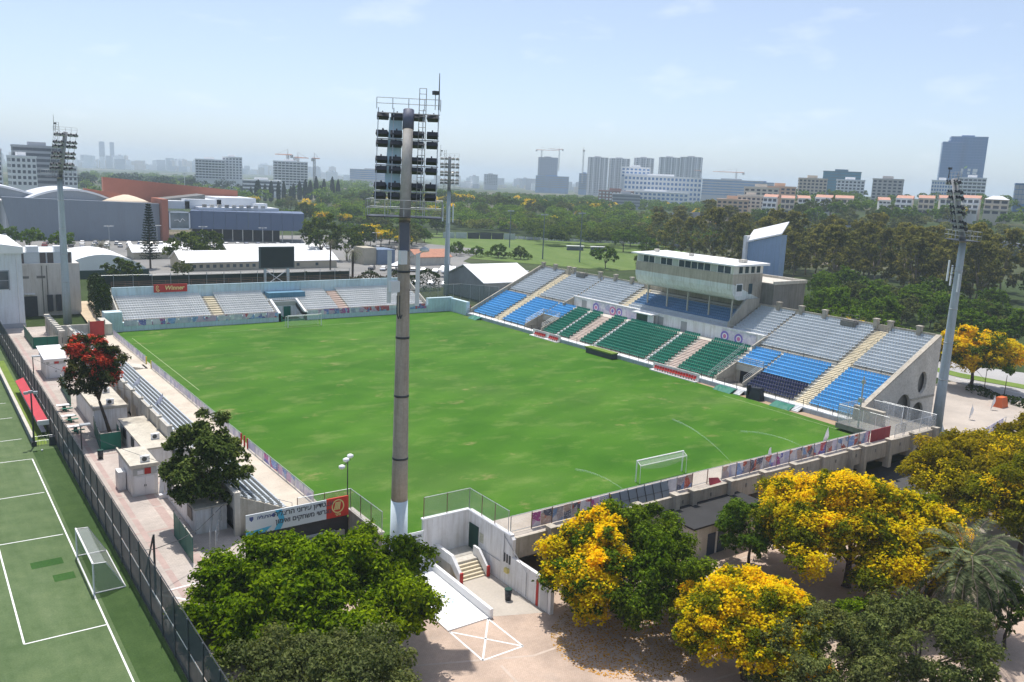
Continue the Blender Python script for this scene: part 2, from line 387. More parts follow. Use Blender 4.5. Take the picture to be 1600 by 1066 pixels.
# faint worn markings
mk = MB(); zl = .006
def ln(mb, x0, y0, x1, y1, w=.11, z=None):
    z = zl if z is None else z
    d = Vector((x1 - x0, y1 - y0, 0)).normalized(); nrm = Vector((-d.y, d.x, 0)) * w / 2
    a = Vector((x0, y0, z)); b_ = Vector((x1, y1, z)); mb.face([a - nrm, b_ - nrm, b_ + nrm, a + nrm])
for args in ((36.6, -2, 36.6, 22), (-33.9, 60, -33.9, 103.6), (-20, 103.6, 20, 103.6)): ln(mk, *args)
wl = M('worn_line', (.27, .33, .17), .9, .2, .8, 6)
mo = structure('pitch_markings', mk, wl)
# soil strip along the main stand
sheet('soil_strip', [(37.6, -5), (40.6, -5), (40.6, 30), (39.6, 34), (38.9, 20)], .004, M('soil', (.33, .24, .16), .95, .2, .5, 5))
# court in front of the entrance and pavement under the trees
mbp = MB()
xs_ = list(np.arange(-47, -40, 1.0)) + [-40.2]
for i in range(len(xs_) - 1):
    xa, xb = xs_[i], xs_[i + 1]
    za, zb = float(gz(xa, -20)) + .01, float(gz(xb, -20)) + .01
    mbp.face([(xa, -48, za), (xb, -48, zb), (xb, -.9, zb), (xa, -.9, za)])
za = float(gz(-40.2, -20)) + .01
mbp.face([(-40.2, -48, za), (14, -48, za), (14, -5, za), (-40.2, -.9, za)])
structure('court_paving', mbp, paver)
cb_ = MB()
for a_, b_ in (((-40, -13.2), (-30.6, -17.2)), ((-30.6, -17.2), (-14, -17.4)), ((-24, -12.8), (-24, -40)), ((-33.5, -17), (-36, -40)), ((-44, -24), (-16, -27.5)), ((-12, -14), (14, -14.4)), ((-8, -14.2), (-9, -40))): ln(cb_, a_[0], a_[1], b_[0], b_[1], .22, float(gz(-30, -20)) + .016)
structure('court_bands', cb_, M('pale_band', (.47, .385, .32), .9, .15, .6, 6))
ZC = float(gz(-30, -20)) + .01
sheet('concrete_court', [(-30.2, -10.6), (-25.4, -12.6), (-25.4, 0.2), (-30.2, .2)], ZC + .006, M('court_concrete', (.40, .36, .31), .9, .14, .25, 5, stain=(.28, .23, .19), stain_amt=.6))
sheet('side_pavement', [(14, -48), (90, -48), (90, -42), (97, 2), (101, 18), (86, 19), (64, 12), (64, -5), (14, -5)], ZC + .002, M('side_paving', (.40, .35, .30), .9, .15, .2, 5, stain=(.30, .27, .24), stain_amt=.5))
sheet('lane', [(-4, -60), (30, -60), (34, -46), (10, -39.5), (-2, -43)], ZC + .01, asphalt)
sheet('service_lane', rect(4.8, -13.5, 62, -5.0), ZC + .006, asphalt)
lb = MB(); ln(lb, -3, -41.2, 12, -38.4, .25, ZC + .014); ln(lb, 12, -38.4, 36, -34.5, .25, ZC + .014)
structure('lane_edge_line', lb, linep)
kb = MB(); kb.hexa([(-2.4, -42.6, ZC - .1), (12, -39.3, ZC - .1), (12, -39.0, ZC - .1), (-2.4, -42.3, ZC - .1), (-2.4, -42.6, ZC + .13), (12, -39.3, ZC + .13), (12, -39.0, ZC + .13), (-2.4, -42.3, ZC + .13)])
structure('lane_kerb', kb, conc_l)
# path beside the left stand
sheet('side_path', rect(-54.7, -24, -45.2, 122), .012, path_m)
pb = MB()
for x0, x1, y0, y1 in ((-52.4, -51.9, -20, 110), (-50.0, -49.2, -18, 22)):
    for k in range(int(y0), int(y1), 6): pb.face([(x0, k, .018), (x1, k, .018), (x1, k + 5.7, .018), (x0, k + 5.7, .018)])
for k in range(0, 110, 12): pb.face([(-54.5, k, .022), (-46, k, .022), (-46, k + .3, .022), (-54.5, k + .3, .022)])
structure('paver_bands', pb, path_red)
xm = MB()
for a in ((-54.3, -5.5, -54.0, .2), (-54.0, .2, -49.6, .4), (-54.3, -5.5, -49.4, -5.3), (-54.3, -5.5, -49.6, .4), (-54.0, .2, -49.4, -5.3)): ln(xm, *a, w=.2, z=.03)
structure('path_cross_marking', xm, linep)
cm = MB()
for a in ((-34.3, -10.9, -34.3, -15.7), (-34.3, -15.7, -30.5, -15.7), (-30.5, -15.7, -30.5, -10.8), (-34.3, -10.9, -30.5, -15.7), (-34.3, -15.7, -30.5, -10.8)): ln(cm, *a, w=.16, z=ZC + .012)
structure('court_cross_marking', cm, linep)
# artificial pitch
sheet('artificial_pitch', rect(-140, -60, -54.9, 119), .004, turf)
sheet('dark_turf_margin', rect(-57.5, -60, -55.0, 41.0), .009, turf_material('margin_turf', (.038, .075, .020), (.048, .09, .026), (.06, .105, .035)))  # margin strip in a darker green than the rest of the turf
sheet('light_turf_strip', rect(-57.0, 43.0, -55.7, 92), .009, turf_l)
am = MB(); zz_ = .012
for a in ((-57.85, -60, -57.85, 38.1), (-57.85, 38.1, -75, 38.9), (-58.1, 26.8, -66, 26.9), (-58.1, 15.3, -63.0, 15.5), (-63.0, 15.5, -63.0, -2.6), (-63.0, -2.6, -57.85, -2.7), (-58, 46.3, -72, 46.3), (-58.0, 56.2, -64, 56.2), (-60.5, 56, -60.5, 64), (-58, 64, -64, 64)):
    ln(am, *a, w=.12, z=zz_)
structure('artificial_pitch_markings', am, linep)
dk = turf_material('dark_turf_patch', (.028, .085, .016), (.035, .095, .02), (.04, .105, .025))
pm = MB(); pm.face([(x, y, .013) for x, y in rect(-61.2, 9.2, -58.9, 10.5)]); pm.face([(x, y, .013) for x, y in rect(-60, 6.0, -58.5, 7.3)]); structure('dark_turf_patches', pm, dk)
# training field, car park and road
sheet('training_field', [(113, 236), (150, 318), (178, 330), (300, 292), (210, 175), (150, 172)], .02, turf_f)
sheet('car_park', [(-60, 196), (-60, 345), (120, 345), (150, 260), (110, 215), (96, 150), (30, 150), (10, 196)], .03, M('car_park_asphalt', (.20, .195, .185), .9, .2, .06, 3, stain=(.30, .28, .25), stain_amt=.6))
sheet('park_lawn', [(165, 335), (330, 300), (420, 420), (250, 470)], .012, turf_f)
rb = MB(); rb.face([(x, y, ZC + .05) for x, y in [(103, 42), (101, 18), (97, 2), (90, -42), (102, -42), (108.5, 4), (106, 19), (110, 42)]])
structure('road', rb, M('road_asphalt', (.34, .33, .32), .9, .12, .1, 4))
rb = MB(); rb.face([(x, y, ZC + .05) for x, y in [(114, 42), (110.5, 21), (112.5, 5), (107, -42), (122, -42), (128, 8), (121, 24), (124, 42)]])
structure('far_carriageway', rb, MATS['road_asphalt'])
mr_ = MB(); mr_.face([(x, y, ZC + .12) for x, y in [(110, 42), (106, 19), (108.5, 4), (102, -42), (107, -42), (112.5, 5), (110.5, 21), (114, 42)]]); structure('road_median', mr_, turf_l)
rl = MB()
for a_, b_ in (((104.4, 19), (102.8, 2)), ((102.6, -2), (98.5, -30))): ln(rl, a_[0], a_[1], b_[0], b_[1], .18, ZC + .056)
structure('road_line', rl, linep)

# ------------------------------------------------------------------ seats and rails
SEATM = {}
def seat_row_mesh(n, mat, pitch=.48):
    key = (n, mat.name)
    if key in SEATM: return SEATM[key]
    mb = MB()
    for i in range(n):
        x = (i + .5) * pitch; w = pitch * .44
        mb.box(x - w, -.20, .36, x + w, .20, .41)
        mb.hexa([(x - w, .17, .36), (x + w, .17, .36), (x + w, .22, .36), (x - w, .22, .36), (x - w * .92, .25, .80), (x + w * .92, .25, .80), (x + w * .92, .295, .80), (x - w * .92, .295, .80)])
        mb.box(x - .03, .02, 0, x + .03, .14, .36)
    SEATM[key] = mb.mesh('seat_row', mat); return SEATM[key]
def rail(mb, p, q, h=1.0, step=2.4, r=.03, bars=2, post_r=None):
    p = Vector(p); q = Vector(q); L = (q - p).length; n = max(1, round(L / step)); up = Vector((0, 0, 1))
    for i in range(n + 1):
        a = p.lerp(q, i / n); mb.tube(a, a + up * h, post_r or r, n=5)
    for k in range(bars):
        z = up * (h - k * h / bars); mb.tube(p + z, q + z, r * .8, n=5)

# ------------------------------------------------------------------ main grandstand (right)
X0, DX, Z0, DZ = 41.5, .8, .75, .384
def rx(i): return X0 + DX * i
def rz_(i): return Z0 + DZ * i
ms = thing('main_grandstand', 'long concrete grandstand with blue, green and grey seats and open end wall', 'grandstand', (52, 52.5, -3.6))
tun = [(76.0, 82.0), (22.3, 28.0)]
def segs(y0, y1, cuts):
    out = []; a = y0
    for c0, c1 in sorted(cuts):
        if c1 <= a or c0 >= y1: continue
        out.append((a, c0)); a = c1
    out.append((a, y1)); return out
lo = MB()
for i in range(12):
    for a, b in segs(2.2, 103.2, tun if i < 6 else []): lo.box(rx(i), a, rz_(i) - .9, rx(i) + DX, b, rz_(i))
part('lower_terrace', lo, tread, ms)
upn = MB()
for i in range(12, 26):
    for a, b in ([(2.2, 28.0), (80.0, 103.2)] if i < 15 else [(2.2, 103.2)]): upn.box(rx(i), a, rz_(i) - .9, rx(i) + DX, b, rz_(i))
part('upper_terrace', upn, tread, ms)
wk = MB(); wk.box(rx(12), 28.0, rz_(11) - .5, 53.5, 80.0, rz_(11)); part('vip_walkway', wk, conc_l, ms)
vw = MB(); vw.box(53.40, 28.0, rz_(11), 53.47, 80.0, 7.25); vw.box(53.3, 28, 7.25, 53.9, 80, 7.42)
part('vip_wall', vw, white, ms)
for y0 in (46.0, 52.2, 75.5):
    d = MB(); d.box(53.34, y0, rz_(11) + .02, 53.397, y0 + 1.5, rz_(11) + 1.9); part('vip_door', d, M('vip_door_grey', (.30, .31, .31), .6, .1), ms)
for y0, z0 in ((28, 4.2), (80, 4.2)):
    w = MB(); w.prism([(rx(11), y0, rz_(11) - .2), (53.9, y0, rz_(11) - .2), (55.4, y0, 7.3), (53.5, y0, 7.2), (rx(11), y0, rz_(11) + .95)], (0, -.22, 0)); part('vip_side_wall', w, conc, ms)
# solid body below the terraces, back wall and end walls
body = MB(); body.prism([(41.5, 2.6, -3.6), (62.0, 2.6, -3.6), (62.0, 2.6, 9.2), (51.5, 2.6, 3.6), (46.5, 2.6, -.3)], (0, .2, 0)); body.box(61.9, 2.6, -3.6, 62.3, 103, 10.4)
part('rear_frame', body, conc_d, ms)
fw = MB(); fw.box(40.2, 2.2, -.2, 41.5, 103.2, .72, 0); part('front_ledge', fw, white, ms)
fk = MB(); fk.box(40.12, 2.2, -.2, 40.197, 103.2, .64); part('front_kickboard', fk, M('kickboard', (.34, .39, .44), .7, .15, .5, 5, streak=.2), ms)
pw = MB(); pw.box(62.3, 2.0, 9.5, 62.52, 103.4, 11.45); part('back_parapet', pw, conc, ms)
for y in (103.0, 98.2, 93.0, 91.1, 81.6, 76.4, 71.1, 66.0, 32.2, 27.4, 22.6, 12.9, 10.4, 5.5):
    q = MB(); q.box(62.02, y - .35, 9.6, 62.8, y + .35, 12.1); q.box(61.92, y - .45, 12.1, 62.9, y + .45, 12.32); part('parapet_post', q, conc, ms)
for y, s in ((87.2, 1), (17.2, 1)):
    q = MB(); q.box(60.9, y - 1.3, 10.0, 62.2, y + 1.3, 11.3); q.box(61.1, y - 1.1, 11.3, 62.0, y + 1.1, 11.5)
    rail(q, (60.9, y - 1.3, 11.3), (60.9, y + 1.3, 11.3), 1.1, 1.3); rail(q, (60.9, y - 1.3, 11.3), (62.2, y - 1.3, 11.3), 1.1, 1.3); part('camera_platform', q, [conc_d], ms)
# near end wall with round openings; plate lies in x/z
def circ(cx, cz, rx_, rz2, n=28, flat=None):
    P = []
    for k in range(n):
        a = 2 * PI * k / n; z = cz + rz2 * math.sin(a); P.append((cx + rx_ * math.cos(a), max(z, flat) if flat is not None else z))
    return P
outer = [(46.4, -3.55), (62.4, -3.55), (62.4, 11.3), (61.6, 11.3), (41.4, 1.55), (41.4, .2), (44.2, .2)]
ew = holed_mesh(outer, [circ(58.3, 4.3, 1.25, 1.75), circ(57.9, -.55, 1.7, 1.8), circ(53.6, .4, 2.1, 2.6)], .45, M('end_wall_render', (.60, .56, .50), .9, .14, .3, 4, streak=.25, stain=(.34, .30, .25), stain_amt=.5, bump=.2), 'end_wall')
o = linkobj('end_wall', ew, ms); og = ORG[o.name]; o.matrix_local = Matrix(((1, 0, 0, -og[0]), (0, 0, -1, 2.0 - og[1]), (0, 1, 0, -og[2]), (0, 0, 0, 1)))
cpm = MB(); cpm.hexa([(41.3, 1.6, 1.45), (61.7, 1.6, 11.25), (61.7, 2.4, 11.25), (41.3, 2.4, 1.45), (41.3, 1.6, 1.7), (61.7, 1.6, 11.5), (61.7, 2.4, 11.5), (41.3, 2.4, 1.7)]); part('end_wall_coping', cpm, conc, ms)
q = MB(); q.box(55.5, 1.64, 1.75, 62.2, 1.77, 2.05); part('end_wall_string_course', q, conc, ms)
fe = MB(); fe.prism([(41.3, 103.2, 0), (62.4, 103.2, 0), (62.4, 103.2, 11.4), (61.6, 103.2, 11.4), (41.3, 103.2, 1.7)], (0, .35, 0)); part('far_end_wall', fe, conc, ms)
# tunnels
for a, b in tun:
    q = MB()
    q.box(41.6, a, -.4, 46.4, a + .2, rz_(0) + .2); q.box(41.6, b - .2, -.4, 46.4, b, rz_(0) + .2)
    for yy in (a, b - .2): q.prism([(41.6, yy, .9), (46.6, yy, .9), (46.6, yy, 3.5), (41.6, yy, 1.5)], (0, .2, 0))
    q.box(46.4, a, -.4, 46.6, b, 3.45); part('tunnel_wall', q, conc, ms)
    q = MB(); q.box(41.5, a + .2, -.1, 46.4, b - .2, 0.02); part('tunnel_floor', q, conc_d, ms)
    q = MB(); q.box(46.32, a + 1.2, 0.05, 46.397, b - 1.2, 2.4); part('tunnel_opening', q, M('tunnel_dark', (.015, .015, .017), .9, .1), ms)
    q = MB()
    for yy in (a + .1, b - .1): rail(q, (41.7, yy, 1.5), (46.6, yy, 3.5), 1.0, 1.7, .035, 3)
    rail(q, (46.5, a + .1, 3.45), (46.5, b - .1, 3.45), 1.0, 1.5, .035, 3); part('tunnel_rail', q, steel, ms)
# aisle stairs
def flight(y0, y1, i0, i1, mat):
    q = MB()
    for i in range(i0, i1 + 1):
        q.box(rx(i) - .02, y0, rz_(i) - .35, rx(i) + .42, y1, rz_(i) + .02 + DZ * .02); q.box(rx(i) - .42, y0, rz_(i) - .5, rx(i) - .02, y1, rz_(i) - DZ / 2)
    return part('aisle_stairs', q, mat, ms)
flight(91.2, 93.8, 0, 25, stair_y); flight(10.2, 12.3, 0, 25, stair_y)
flight(64.0, 66.8, 0, 11, stair_b); flight(37.2, 39.7, 0, 11, stair_b); flight(64.2, 66.0, 16, 25, stair_y)
for y in (59.2, 44.6, 71.0):
    q = MB()
    for i in range(12): q.box(rx(i) - .1, y - .3, rz_(i) - .2, rx(i) + .3, y + .3, rz_(i) + .2)
    part('aisle_steps', q, white, ms, kind='stuff')
# seat rows: (y_low, y_high, first row, last row, seat material)
blocks = [(94.0, 103.0, 0, 11, seat_blue), (82.2, 91.0, 0, 11, seat_blue), (76.0, 82.0, 6, 11, seat_blue),
          (71.4, 75.8, 0, 11, seat_green), (67.0, 70.6, 0, 11, seat_green), (59.6, 63.8, 0, 11, seat_green), (45.0, 58.8, 0, 11, seat_green), (40.0, 44.2, 0, 11, seat_green),
          (28.4, 37.0, 0, 11, seat_green), (22.3, 27.8, 6, 11, seat_blue), (12.5, 22.0, 0, 4, seat_navy), (12.5, 22.0, 5, 11, seat_blue), (2.6, 10.0, 0, 11, seat_blue),
          (94.0, 103.0, 13, 25, seat_grey), (80.2, 91.0, 13, 25, seat_grey), (66.9, 80.0, 15, 25, seat_grey), (37.0, 64.0, 15, 17, seat_grey), (37.0, 64.0, 18, 22, seat_blue_shaded),
          (28.4, 36.2, 15, 25, seat_grey), (12.5, 28.0, 13, 25, seat_grey), (2.6, 10.0, 13, 25, seat_grey)]
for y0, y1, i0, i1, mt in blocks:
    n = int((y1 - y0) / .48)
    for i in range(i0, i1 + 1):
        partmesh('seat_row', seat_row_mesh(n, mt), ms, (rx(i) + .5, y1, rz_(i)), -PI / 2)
# rails
def railpart(name, segs_, mat, parent, **kw):
    q = MB()
    for p, r in segs_: rail(q, p, r, **kw)
    return part(name, q, mat, parent)
railpart('front_rail', [((40.35, 2.4, .72), (40.35, 103, .72))], darksteel, ms, h=1.1, step=2.5, r=.025, bars=2, post_r=.05)
railpart('tier_rail', [((rx(12) + .75, 2.4, rz_(12)), (rx(12) + .75, 10, rz_(12))), ((rx(12) + .75, 12.5, rz_(12)), (rx(12) + .75, 28, rz_(12))), ((rx(12) + .75, 80, rz_(12)), (rx(12) + .75, 91, rz_(12))), ((rx(12) + .75, 94, rz_(12)), (rx(12) + .75, 103, rz_(12)))], darksteel, ms, h=1.0, step=3.0, r=.03, bars=2)
railpart('vip_rail', [((53.6, 28.2, 7.4), (53.6, 79.8, 7.4))], steel, ms, h=.6, step=3.0, r=.03, bars=1)
railpart('aisle_rail', [((rx(0), 10.1, rz_(0)), (rx(25), 10.1, rz_(25))), ((rx(13), 12.4, rz_(13)), (rx(25), 12.4, rz_(25))), ((rx(13), 91.1, rz_(13)), (rx(25), 91.1, rz_(25)))], darksteel, ms, h=.9, step=3, r=.025, bars=1)
railpart('vip_divider_rail', [((rx(0), 29.6, rz_(0)), (rx(11), 29.6, rz_(11)))], steel, ms, h=1.0, step=1.6, r=.03, bars=3)
# banners on the VIP wall
def poster_material(name, cols, scale=1.2, wht=.30):
    """patchwork of printed colour fields with small pale lettering-like marks, different on every sheet"""
    m, t, b = node_mat(name); v = coords(t); oi = t.nodes.new('ShaderNodeObjectInfo')
    add = t.nodes.new('ShaderNodeVectorMath'); add.operation = 'ADD'; cmb = t.nodes.new('ShaderNodeCombineXYZ')
    mul = t.nodes.new('ShaderNodeMath'); mul.operation = 'MULTIPLY'; mul.inputs[1].default_value = 61.0; t.links.new(oi.outputs['Random'], mul.inputs[0])
    for k in 'XYZ': t.links.new(mul.outputs[0], cmb.inputs[k])
    t.links.new(v, add.inputs[0]); t.links.new(cmb.outputs[0], add.inputs[1])
    vo = t.nodes.new('ShaderNodeTexVoronoi'); vo.inputs['Scale'].default_value = scale; vo.inputs['Randomness'].default_value = 1.0; t.links.new(add.outputs[0], vo.inputs['Vector'])
    sp = t.nodes.new('ShaderNodeSeparateColor'); t.links.new(vo.outputs['Color'], sp.inputs['Color'])
    r = t.nodes.new('ShaderNodeValToRGB'); r.color_ramp.interpolation = 'CONSTANT'; e = r.color_ramp.elements
    while len(e) > 1: e.remove(e[-1])
    e[0].position = 0; e[0].color = cols[0] + (1,)
    for i, c in enumerate(cols[1:]):
        k = e.new((i + 1) / len(cols)); k.color = c + (1,)
    t.links.new(sp.outputs['Red'], r.inputs['Fac']); n1 = noise(t, add.outputs[0], scale * 1.3, 2, .5); n2 = noise(t, add.outputs[0], scale * 5, 2, .6, (1, 1, 2.2))
    a = mix(t, r.outputs['Color'], ramp(t, n1, [(.3, (.75, .75, .8)), (.7, (1.2, 1.15, 1.15))]), 1.0, 'MULTIPLY'); a = mix(t, a, (.74, .74, .76), ramp(t, n2, [(.56, (0, 0, 0)), (.60, (wht * 2,) * 3)]))
    t.links.new(a, b.inputs['Base Color']); b.inputs['Roughness'].default_value = .6; return m
poster = poster_material('printed_banner', [(.42, .08, .30), (.66, .62, .72), (.16, .16, .48), (.70, .68, .74), (.55, .07, .10), (.22, .36, .68), (.60, .40, .58)], .75)
poster_l = poster_material('pale_banner', [(.58, .57, .68), (.66, .66, .72), (.46, .47, .64), (.62, .58, .68), (.70, .70, .74)], .8, .2)
poster_d = poster_material('print_faces', [(.10, .11, .17), (.42, .36, .38), (.20, .32, .55), (.60, .58, .62), (.50, .10, .06), (.50, .36, .30), (.64, .64, .68)], .9, .25)
violet = M('violet_print', (.20, .15, .48), .6, .1); pink = M('pink_print', (.55, .18, .34), .6, .1)
def banner(y0, y1, z0, z1, x, discs, lab):
    b = thing('wall_banner', lab, 'banner', (x, (y0 + y1) / 2, z0))
    q = MB(); q.box(x - .06, y0, z0, x, y1, z1); part('sheet', q, poster_l, b)
    for yc, r, mt in discs:
        for rr, k, m2 in ((r, .062, mt), (r * .62, .066, white_c), (r * .4, .070, [violet, pink][mt is violet])):
            d = MB(); P = [(x - k, yc + rr * math.cos(2 * PI * i / 20), (z0 + z1) / 2 + rr * math.sin(2 * PI * i / 20)) for i in range(20)]; d.prism(P, (.02, 0, 0)); part('ring', d, m2, b)
banner(66.2, 73.2, 4.7, 7.1, 53.33, [(72.2, .95, violet), (66.9, .95, pink)], 'white wall banner with purple ring and pink rosette above green seats')
banner(58.6, 65.6, 4.7, 7.1, 53.30, [(64.8, .9, violet)], 'white and blue wall banner just left of the glass VIP box')
banner(29.6, 37.4, 4.7, 7.0, 53.33, [(36.6, .95, violet), (33.4, .95, violet)], 'white wall banner with two purple rings near the yellow stairs')
vb = thing('vip_glass_box', 'small glass walled VIP box with flat white roof behind green seats', 'booth', (52.4, 56.5, rz_(11)))
q = MB(); q.box(51.9, 55.2, rz_(11), 52.0, 58.2, 7.0); q.box(51.9, 55.1, rz_(11), 53.4, 55.2, 7.0); q.box(51.9, 58.2, rz_(11), 53.4, 58.3, 7.0); part('glazing', q, glass_mat('tinted_glazing', (.05, .075, .085), .15), vb)
q = MB(); q.box(51.4, 53.8, 7.0, 53.6, 59.2, 7.18); part('roof', q, white_c, vb)
q = MB(); q.box(51.86, 53.6, rz_(11), 52.1, 55.1, 6.9); part('door_panel', q, white, vb)

# press box
pbx = thing('press_box', 'concrete press box with white flat roof and ribbon windows over the grandstand', 'press box', (58, 49.5, 12))
q = MB(); q.prism([(54.6, 37.0, 17.02), (54.6, 37.0, 15.2), (54.85, 37.0, 15.2), (63.0, 37.0, 12.2), (63.0, 37.0, 17.02)], (0, 25.2, 0)); part('body', q, conc, pbx)
q = MB(); q.prism([(54.57, 36.96, 15.2), (54.62, 36.96, 14.3), (54.95, 36.96, 13.3), (55.6, 36.96, 12.6), (56.6, 36.96, 12.2), (62.9, 36.96, 12.2), (54.9, 36.96, 15.2)], (0, 25.28, 0))
part('curved_soffit', q, M('soffit_paint', (.60, .63, .61), .7, .12, .3, 3, streak=.25, stain=(.36, .54, .56), stain_amt=.5), pbx)
q = MB(); q.box(54.75, 37.05, 17.02, 63, 62.15, 18.55); part('upper_wall', q, M('upper_wall_paint', (.62, .61, .57), .8, .1, .3, 4, streak=.2), pbx)
q = MB(); q.hexa([(53.7, 36.0, 18.55), (63.6, 36.0, 18.55), (63.6, 62.9, 18.55), (53.7, 62.9, 18.55), (53.7, 36.0, 18.8), (63.6, 36.0, 19.0), (63.6, 62.9, 19.0), (53.7, 62.9, 18.8)]); rf = part('roof', q, white_c, pbx)
for y, w in ((38.2, 1.2), (51.0, .7), (60.5, .8)):
    a = MB(); a.box(58.6, y, 18.93, 58.6 + w, y + w, 19.5); part('roof_unit', a, conc_l, rf)
wins = frange(37.6, 61.9, 1.62)
for k in range(len(wins) - 1):
    w = MB(); w.box(54.66, wins[k] + .1, 17.12, 54.745, wins[k + 1] - .1, 18.35); wo_ = part('window', w, [glass, glass, M('window_blind', (.42, .45, .44), .6, .12, rand=.3)][(k * 7) % 3 if k not in (4, 5) else 0], pbx)
    f = MB(); f.box(54.62, wins[k] - .07, 17.05, 54.75, wins[k] + .07, 18.5); part('frame', f, white, wo_)
for x in (56.2, 57.9, 59.6, 61.2):
    w = MB(); w.box(x, 36.96, 17.2, x + .9, 37.046, 18.4); part('window', w, glass, pbx)
w = MB(); w.box(55.6, 36.90, 13.0, 57.4, 36.955, 15.3); dw = part('door', w, white, pbx)
w = MB(); w.box(55.8, 36.85, 13.9, 57.2, 36.897, 15.1); part('window', w, glass, dw)
w = MB(); w.box(59.2, 36.90, 13.3, 60.2, 36.955, 15.2); part('window', w, glass, pbx)
for y in (38.5, 44, 49.5, 55, 60.5):
    w = MB(); i = 18; w.box(56.8, y - .12, rz_(i) - .3, 57.05, y + .12, 12.6); part('column', w, conc_l, pbx)
w = MB(); w.prism([(54.0, 36.5, 6.9), (62.2, 36.5, 11.0), (62.2, 36.5, 12.4), (58.5, 36.5, 12.4), (54.0, 36.5, 8.3)], (0, .3, 0)); part('stair_wall', w, conc, pbx)
w = MB(); rail(w, (54.0, 36.4, 8.2), (58.6, 36.4, 12.3), .9, 1.2, .03, 2); part('stair_rail', w, steel, pbx)
bb = thing('stair_block', 'windowless grey concrete stair block behind the press box', 'building', (68, 38, -3.6))
q = MB(); q.box(63.05, 34.2, -3.6, 72.5, 44.5, 15.2); part('wall', q, conc_d, bb)
q = MB(); q.box(62.9, 34.0, 15.2, 72.7, 34.4, 15.8); q.box(72.3, 34.4, 15.2, 72.7, 44.5, 15.8); q.box(63.3, 34.6, 15.2, 72.2, 44.3, 15.35); part('parapet', q, conc_l, bb)
wt = thing('wedge_tower', 'blue walled tower with white sloping roof behind the press box', 'tower', (80, 50, -3.6))
q = MB(); q.prism([(80.0, 46.3, -3), (80.0, 54.6, -3), (80.0, 54.6, 21.2), (80.0, 46.3, 23.4)], (1.8, 0, 0)); part('wall', q, M('tower_blue', (.24, .33, .46), .7, .08, .3, 4, streak=.12), wt)
q = MB(); q.hexa([(79.6, 46.0, 23.5), (81.9, 46.2, 25.9), (81.9, 55.0, 23.6), (79.6, 54.9, 21.2), (79.6, 46.0, 23.8), (81.9, 46.2, 26.2), (81.9, 55.0, 23.9), (79.6, 54.9, 21.5)]); part('roof', q, white_c, wt)
q = MB(); q.box(79.4, 54.62, -3, 81.8, 55.5, 22.6); part('side_fin', q, white, wt)

# things along the touchline of the main stand
def dugout(y0, y1, lab):
    b = thing('dugout_bench', lab, 'bench', (39.5, (y0 + y1) / 2, 0))
    q = MB(); q.box(39.0, y0 - .4, 0, 40.1, y1 + .4, .16); q.box(39.95, y0 - .4, .16, 40.1, y1 + .4, 1.35); part('shell', q, white, b)
    n = int((y1 - y0) / .62); mesh = seat_row_mesh(1, seat_red, .60)
    for k in range(n): partmesh('seat', mesh, b, (39.5, y0 + (k + .9) * .62, .16), -PI / 2)
dugout(68.0, 71.4, 'short run of red dugout seats nearest the player tunnel'); dugout(72.2, 76.4, 'run of red dugout seats beside the far tunnel'); dugout(30.6, 40.6, 'long run of red dugout seats at the touchline by brick stairs')
gb = thing('turf_topped_box', 'long dark box with green turf top at the touchline', 'box', (39, 54, 0))
q = MB(); q.box(38.5, 50.4, 0, 39.9, 57.8, .95); part('casing', q, M('dark_casing', (.05, .06, .07), .6, .2), gb)
q = MB(); q.box(38.3, 50.2, .95, 40.0, 58.0, 1.2); part('turf_top', q, turf_l, gb)
cvm = M('black_cover', (.02, .024, .035), .6, .3, 1.5, 6, bump=.4)
cv = thing('covered_equipment', 'black covered equipment standing at the wall near the navy seats', 'cover', (39.4, 17.8, 0))
q = MB(); q.hexa([(38.8, 16.7, 0), (40.05, 16.7, 0), (40.05, 18.9, 0), (38.8, 18.9, 0), (39.1, 17.0, 2.0), (40.0, 17.0, 2.0), (40.0, 18.7, 1.8), (39.1, 18.7, 1.8)]); part('cover', q, cvm, cv)
q = MB(); q.box(38.85, 19.05, 0, 39.6, 19.35, 2.1); part('speaker_column', q, cvm, cv)
for yc, lab in ((98.5, 'green tarpaulin folded at the wall below far blue seats'), (24.0, 'green tarpaulin folded at the wall below the near tunnel'), (12.8, 'green tarpaulin folded at the wall below the yellow stairs')):
    q = MB(); P = []; r0 = random.Random(int(yc))
    n = 10
    for k in range(n):
        ya = yc - 1.8 + 3.6 * k / (n - 1); P.append((ya, .35 + .2 * r0.random(), 38.6 - .3 * r0.random()))
    for k in range(n - 1):
        a, b = P[k], P[k + 1]
        q.face([(a[2], a[0], .02), (b[2], b[0], .02), (39.3, b[0], b[1]), (39.3, a[0], a[1])]); q.face([(39.3, a[0], a[1]), (39.3, b[0], b[1]), (40.1, b[0], .6), (40.1, a[0], .6)])
    q.box(39.2, yc - 1.8, .0, 40.1, yc + 1.8, .3)
    solo('tarpaulin', q, greenp, lab, 'tarpaulin')
for yc, lab in ((21.3, 'small white step flight beside the near tarpaulin at the touchline'), (10.4, 'small white step flight below the yellow stairs at the touchline')):
    q = MB()
    for k in range(4): q.box(38.9 + .3 * k, yc - .6, 0, 40.1, yc + .6, .16 * (k + 1))
    solo('pitch_steps', q, white, lab, 'steps')
for x, y, z, lab, mt in ((41.0, 1.2, .75, 'dark red box at the near end of the lower blue seats', maroon), (41.0, 104.2, .9, 'dark red board on the corner wall left of the blue seats', maroon)):
    q = MB(); q.box(x - .5, y - .5, z - .3, x + .5, y + .5, z + 1.4); q.box(x - .55, y - .55, z + 1.4, x + .55, y + .55, z + 1.46); solo('red_box', q, mt, lab, 'box')

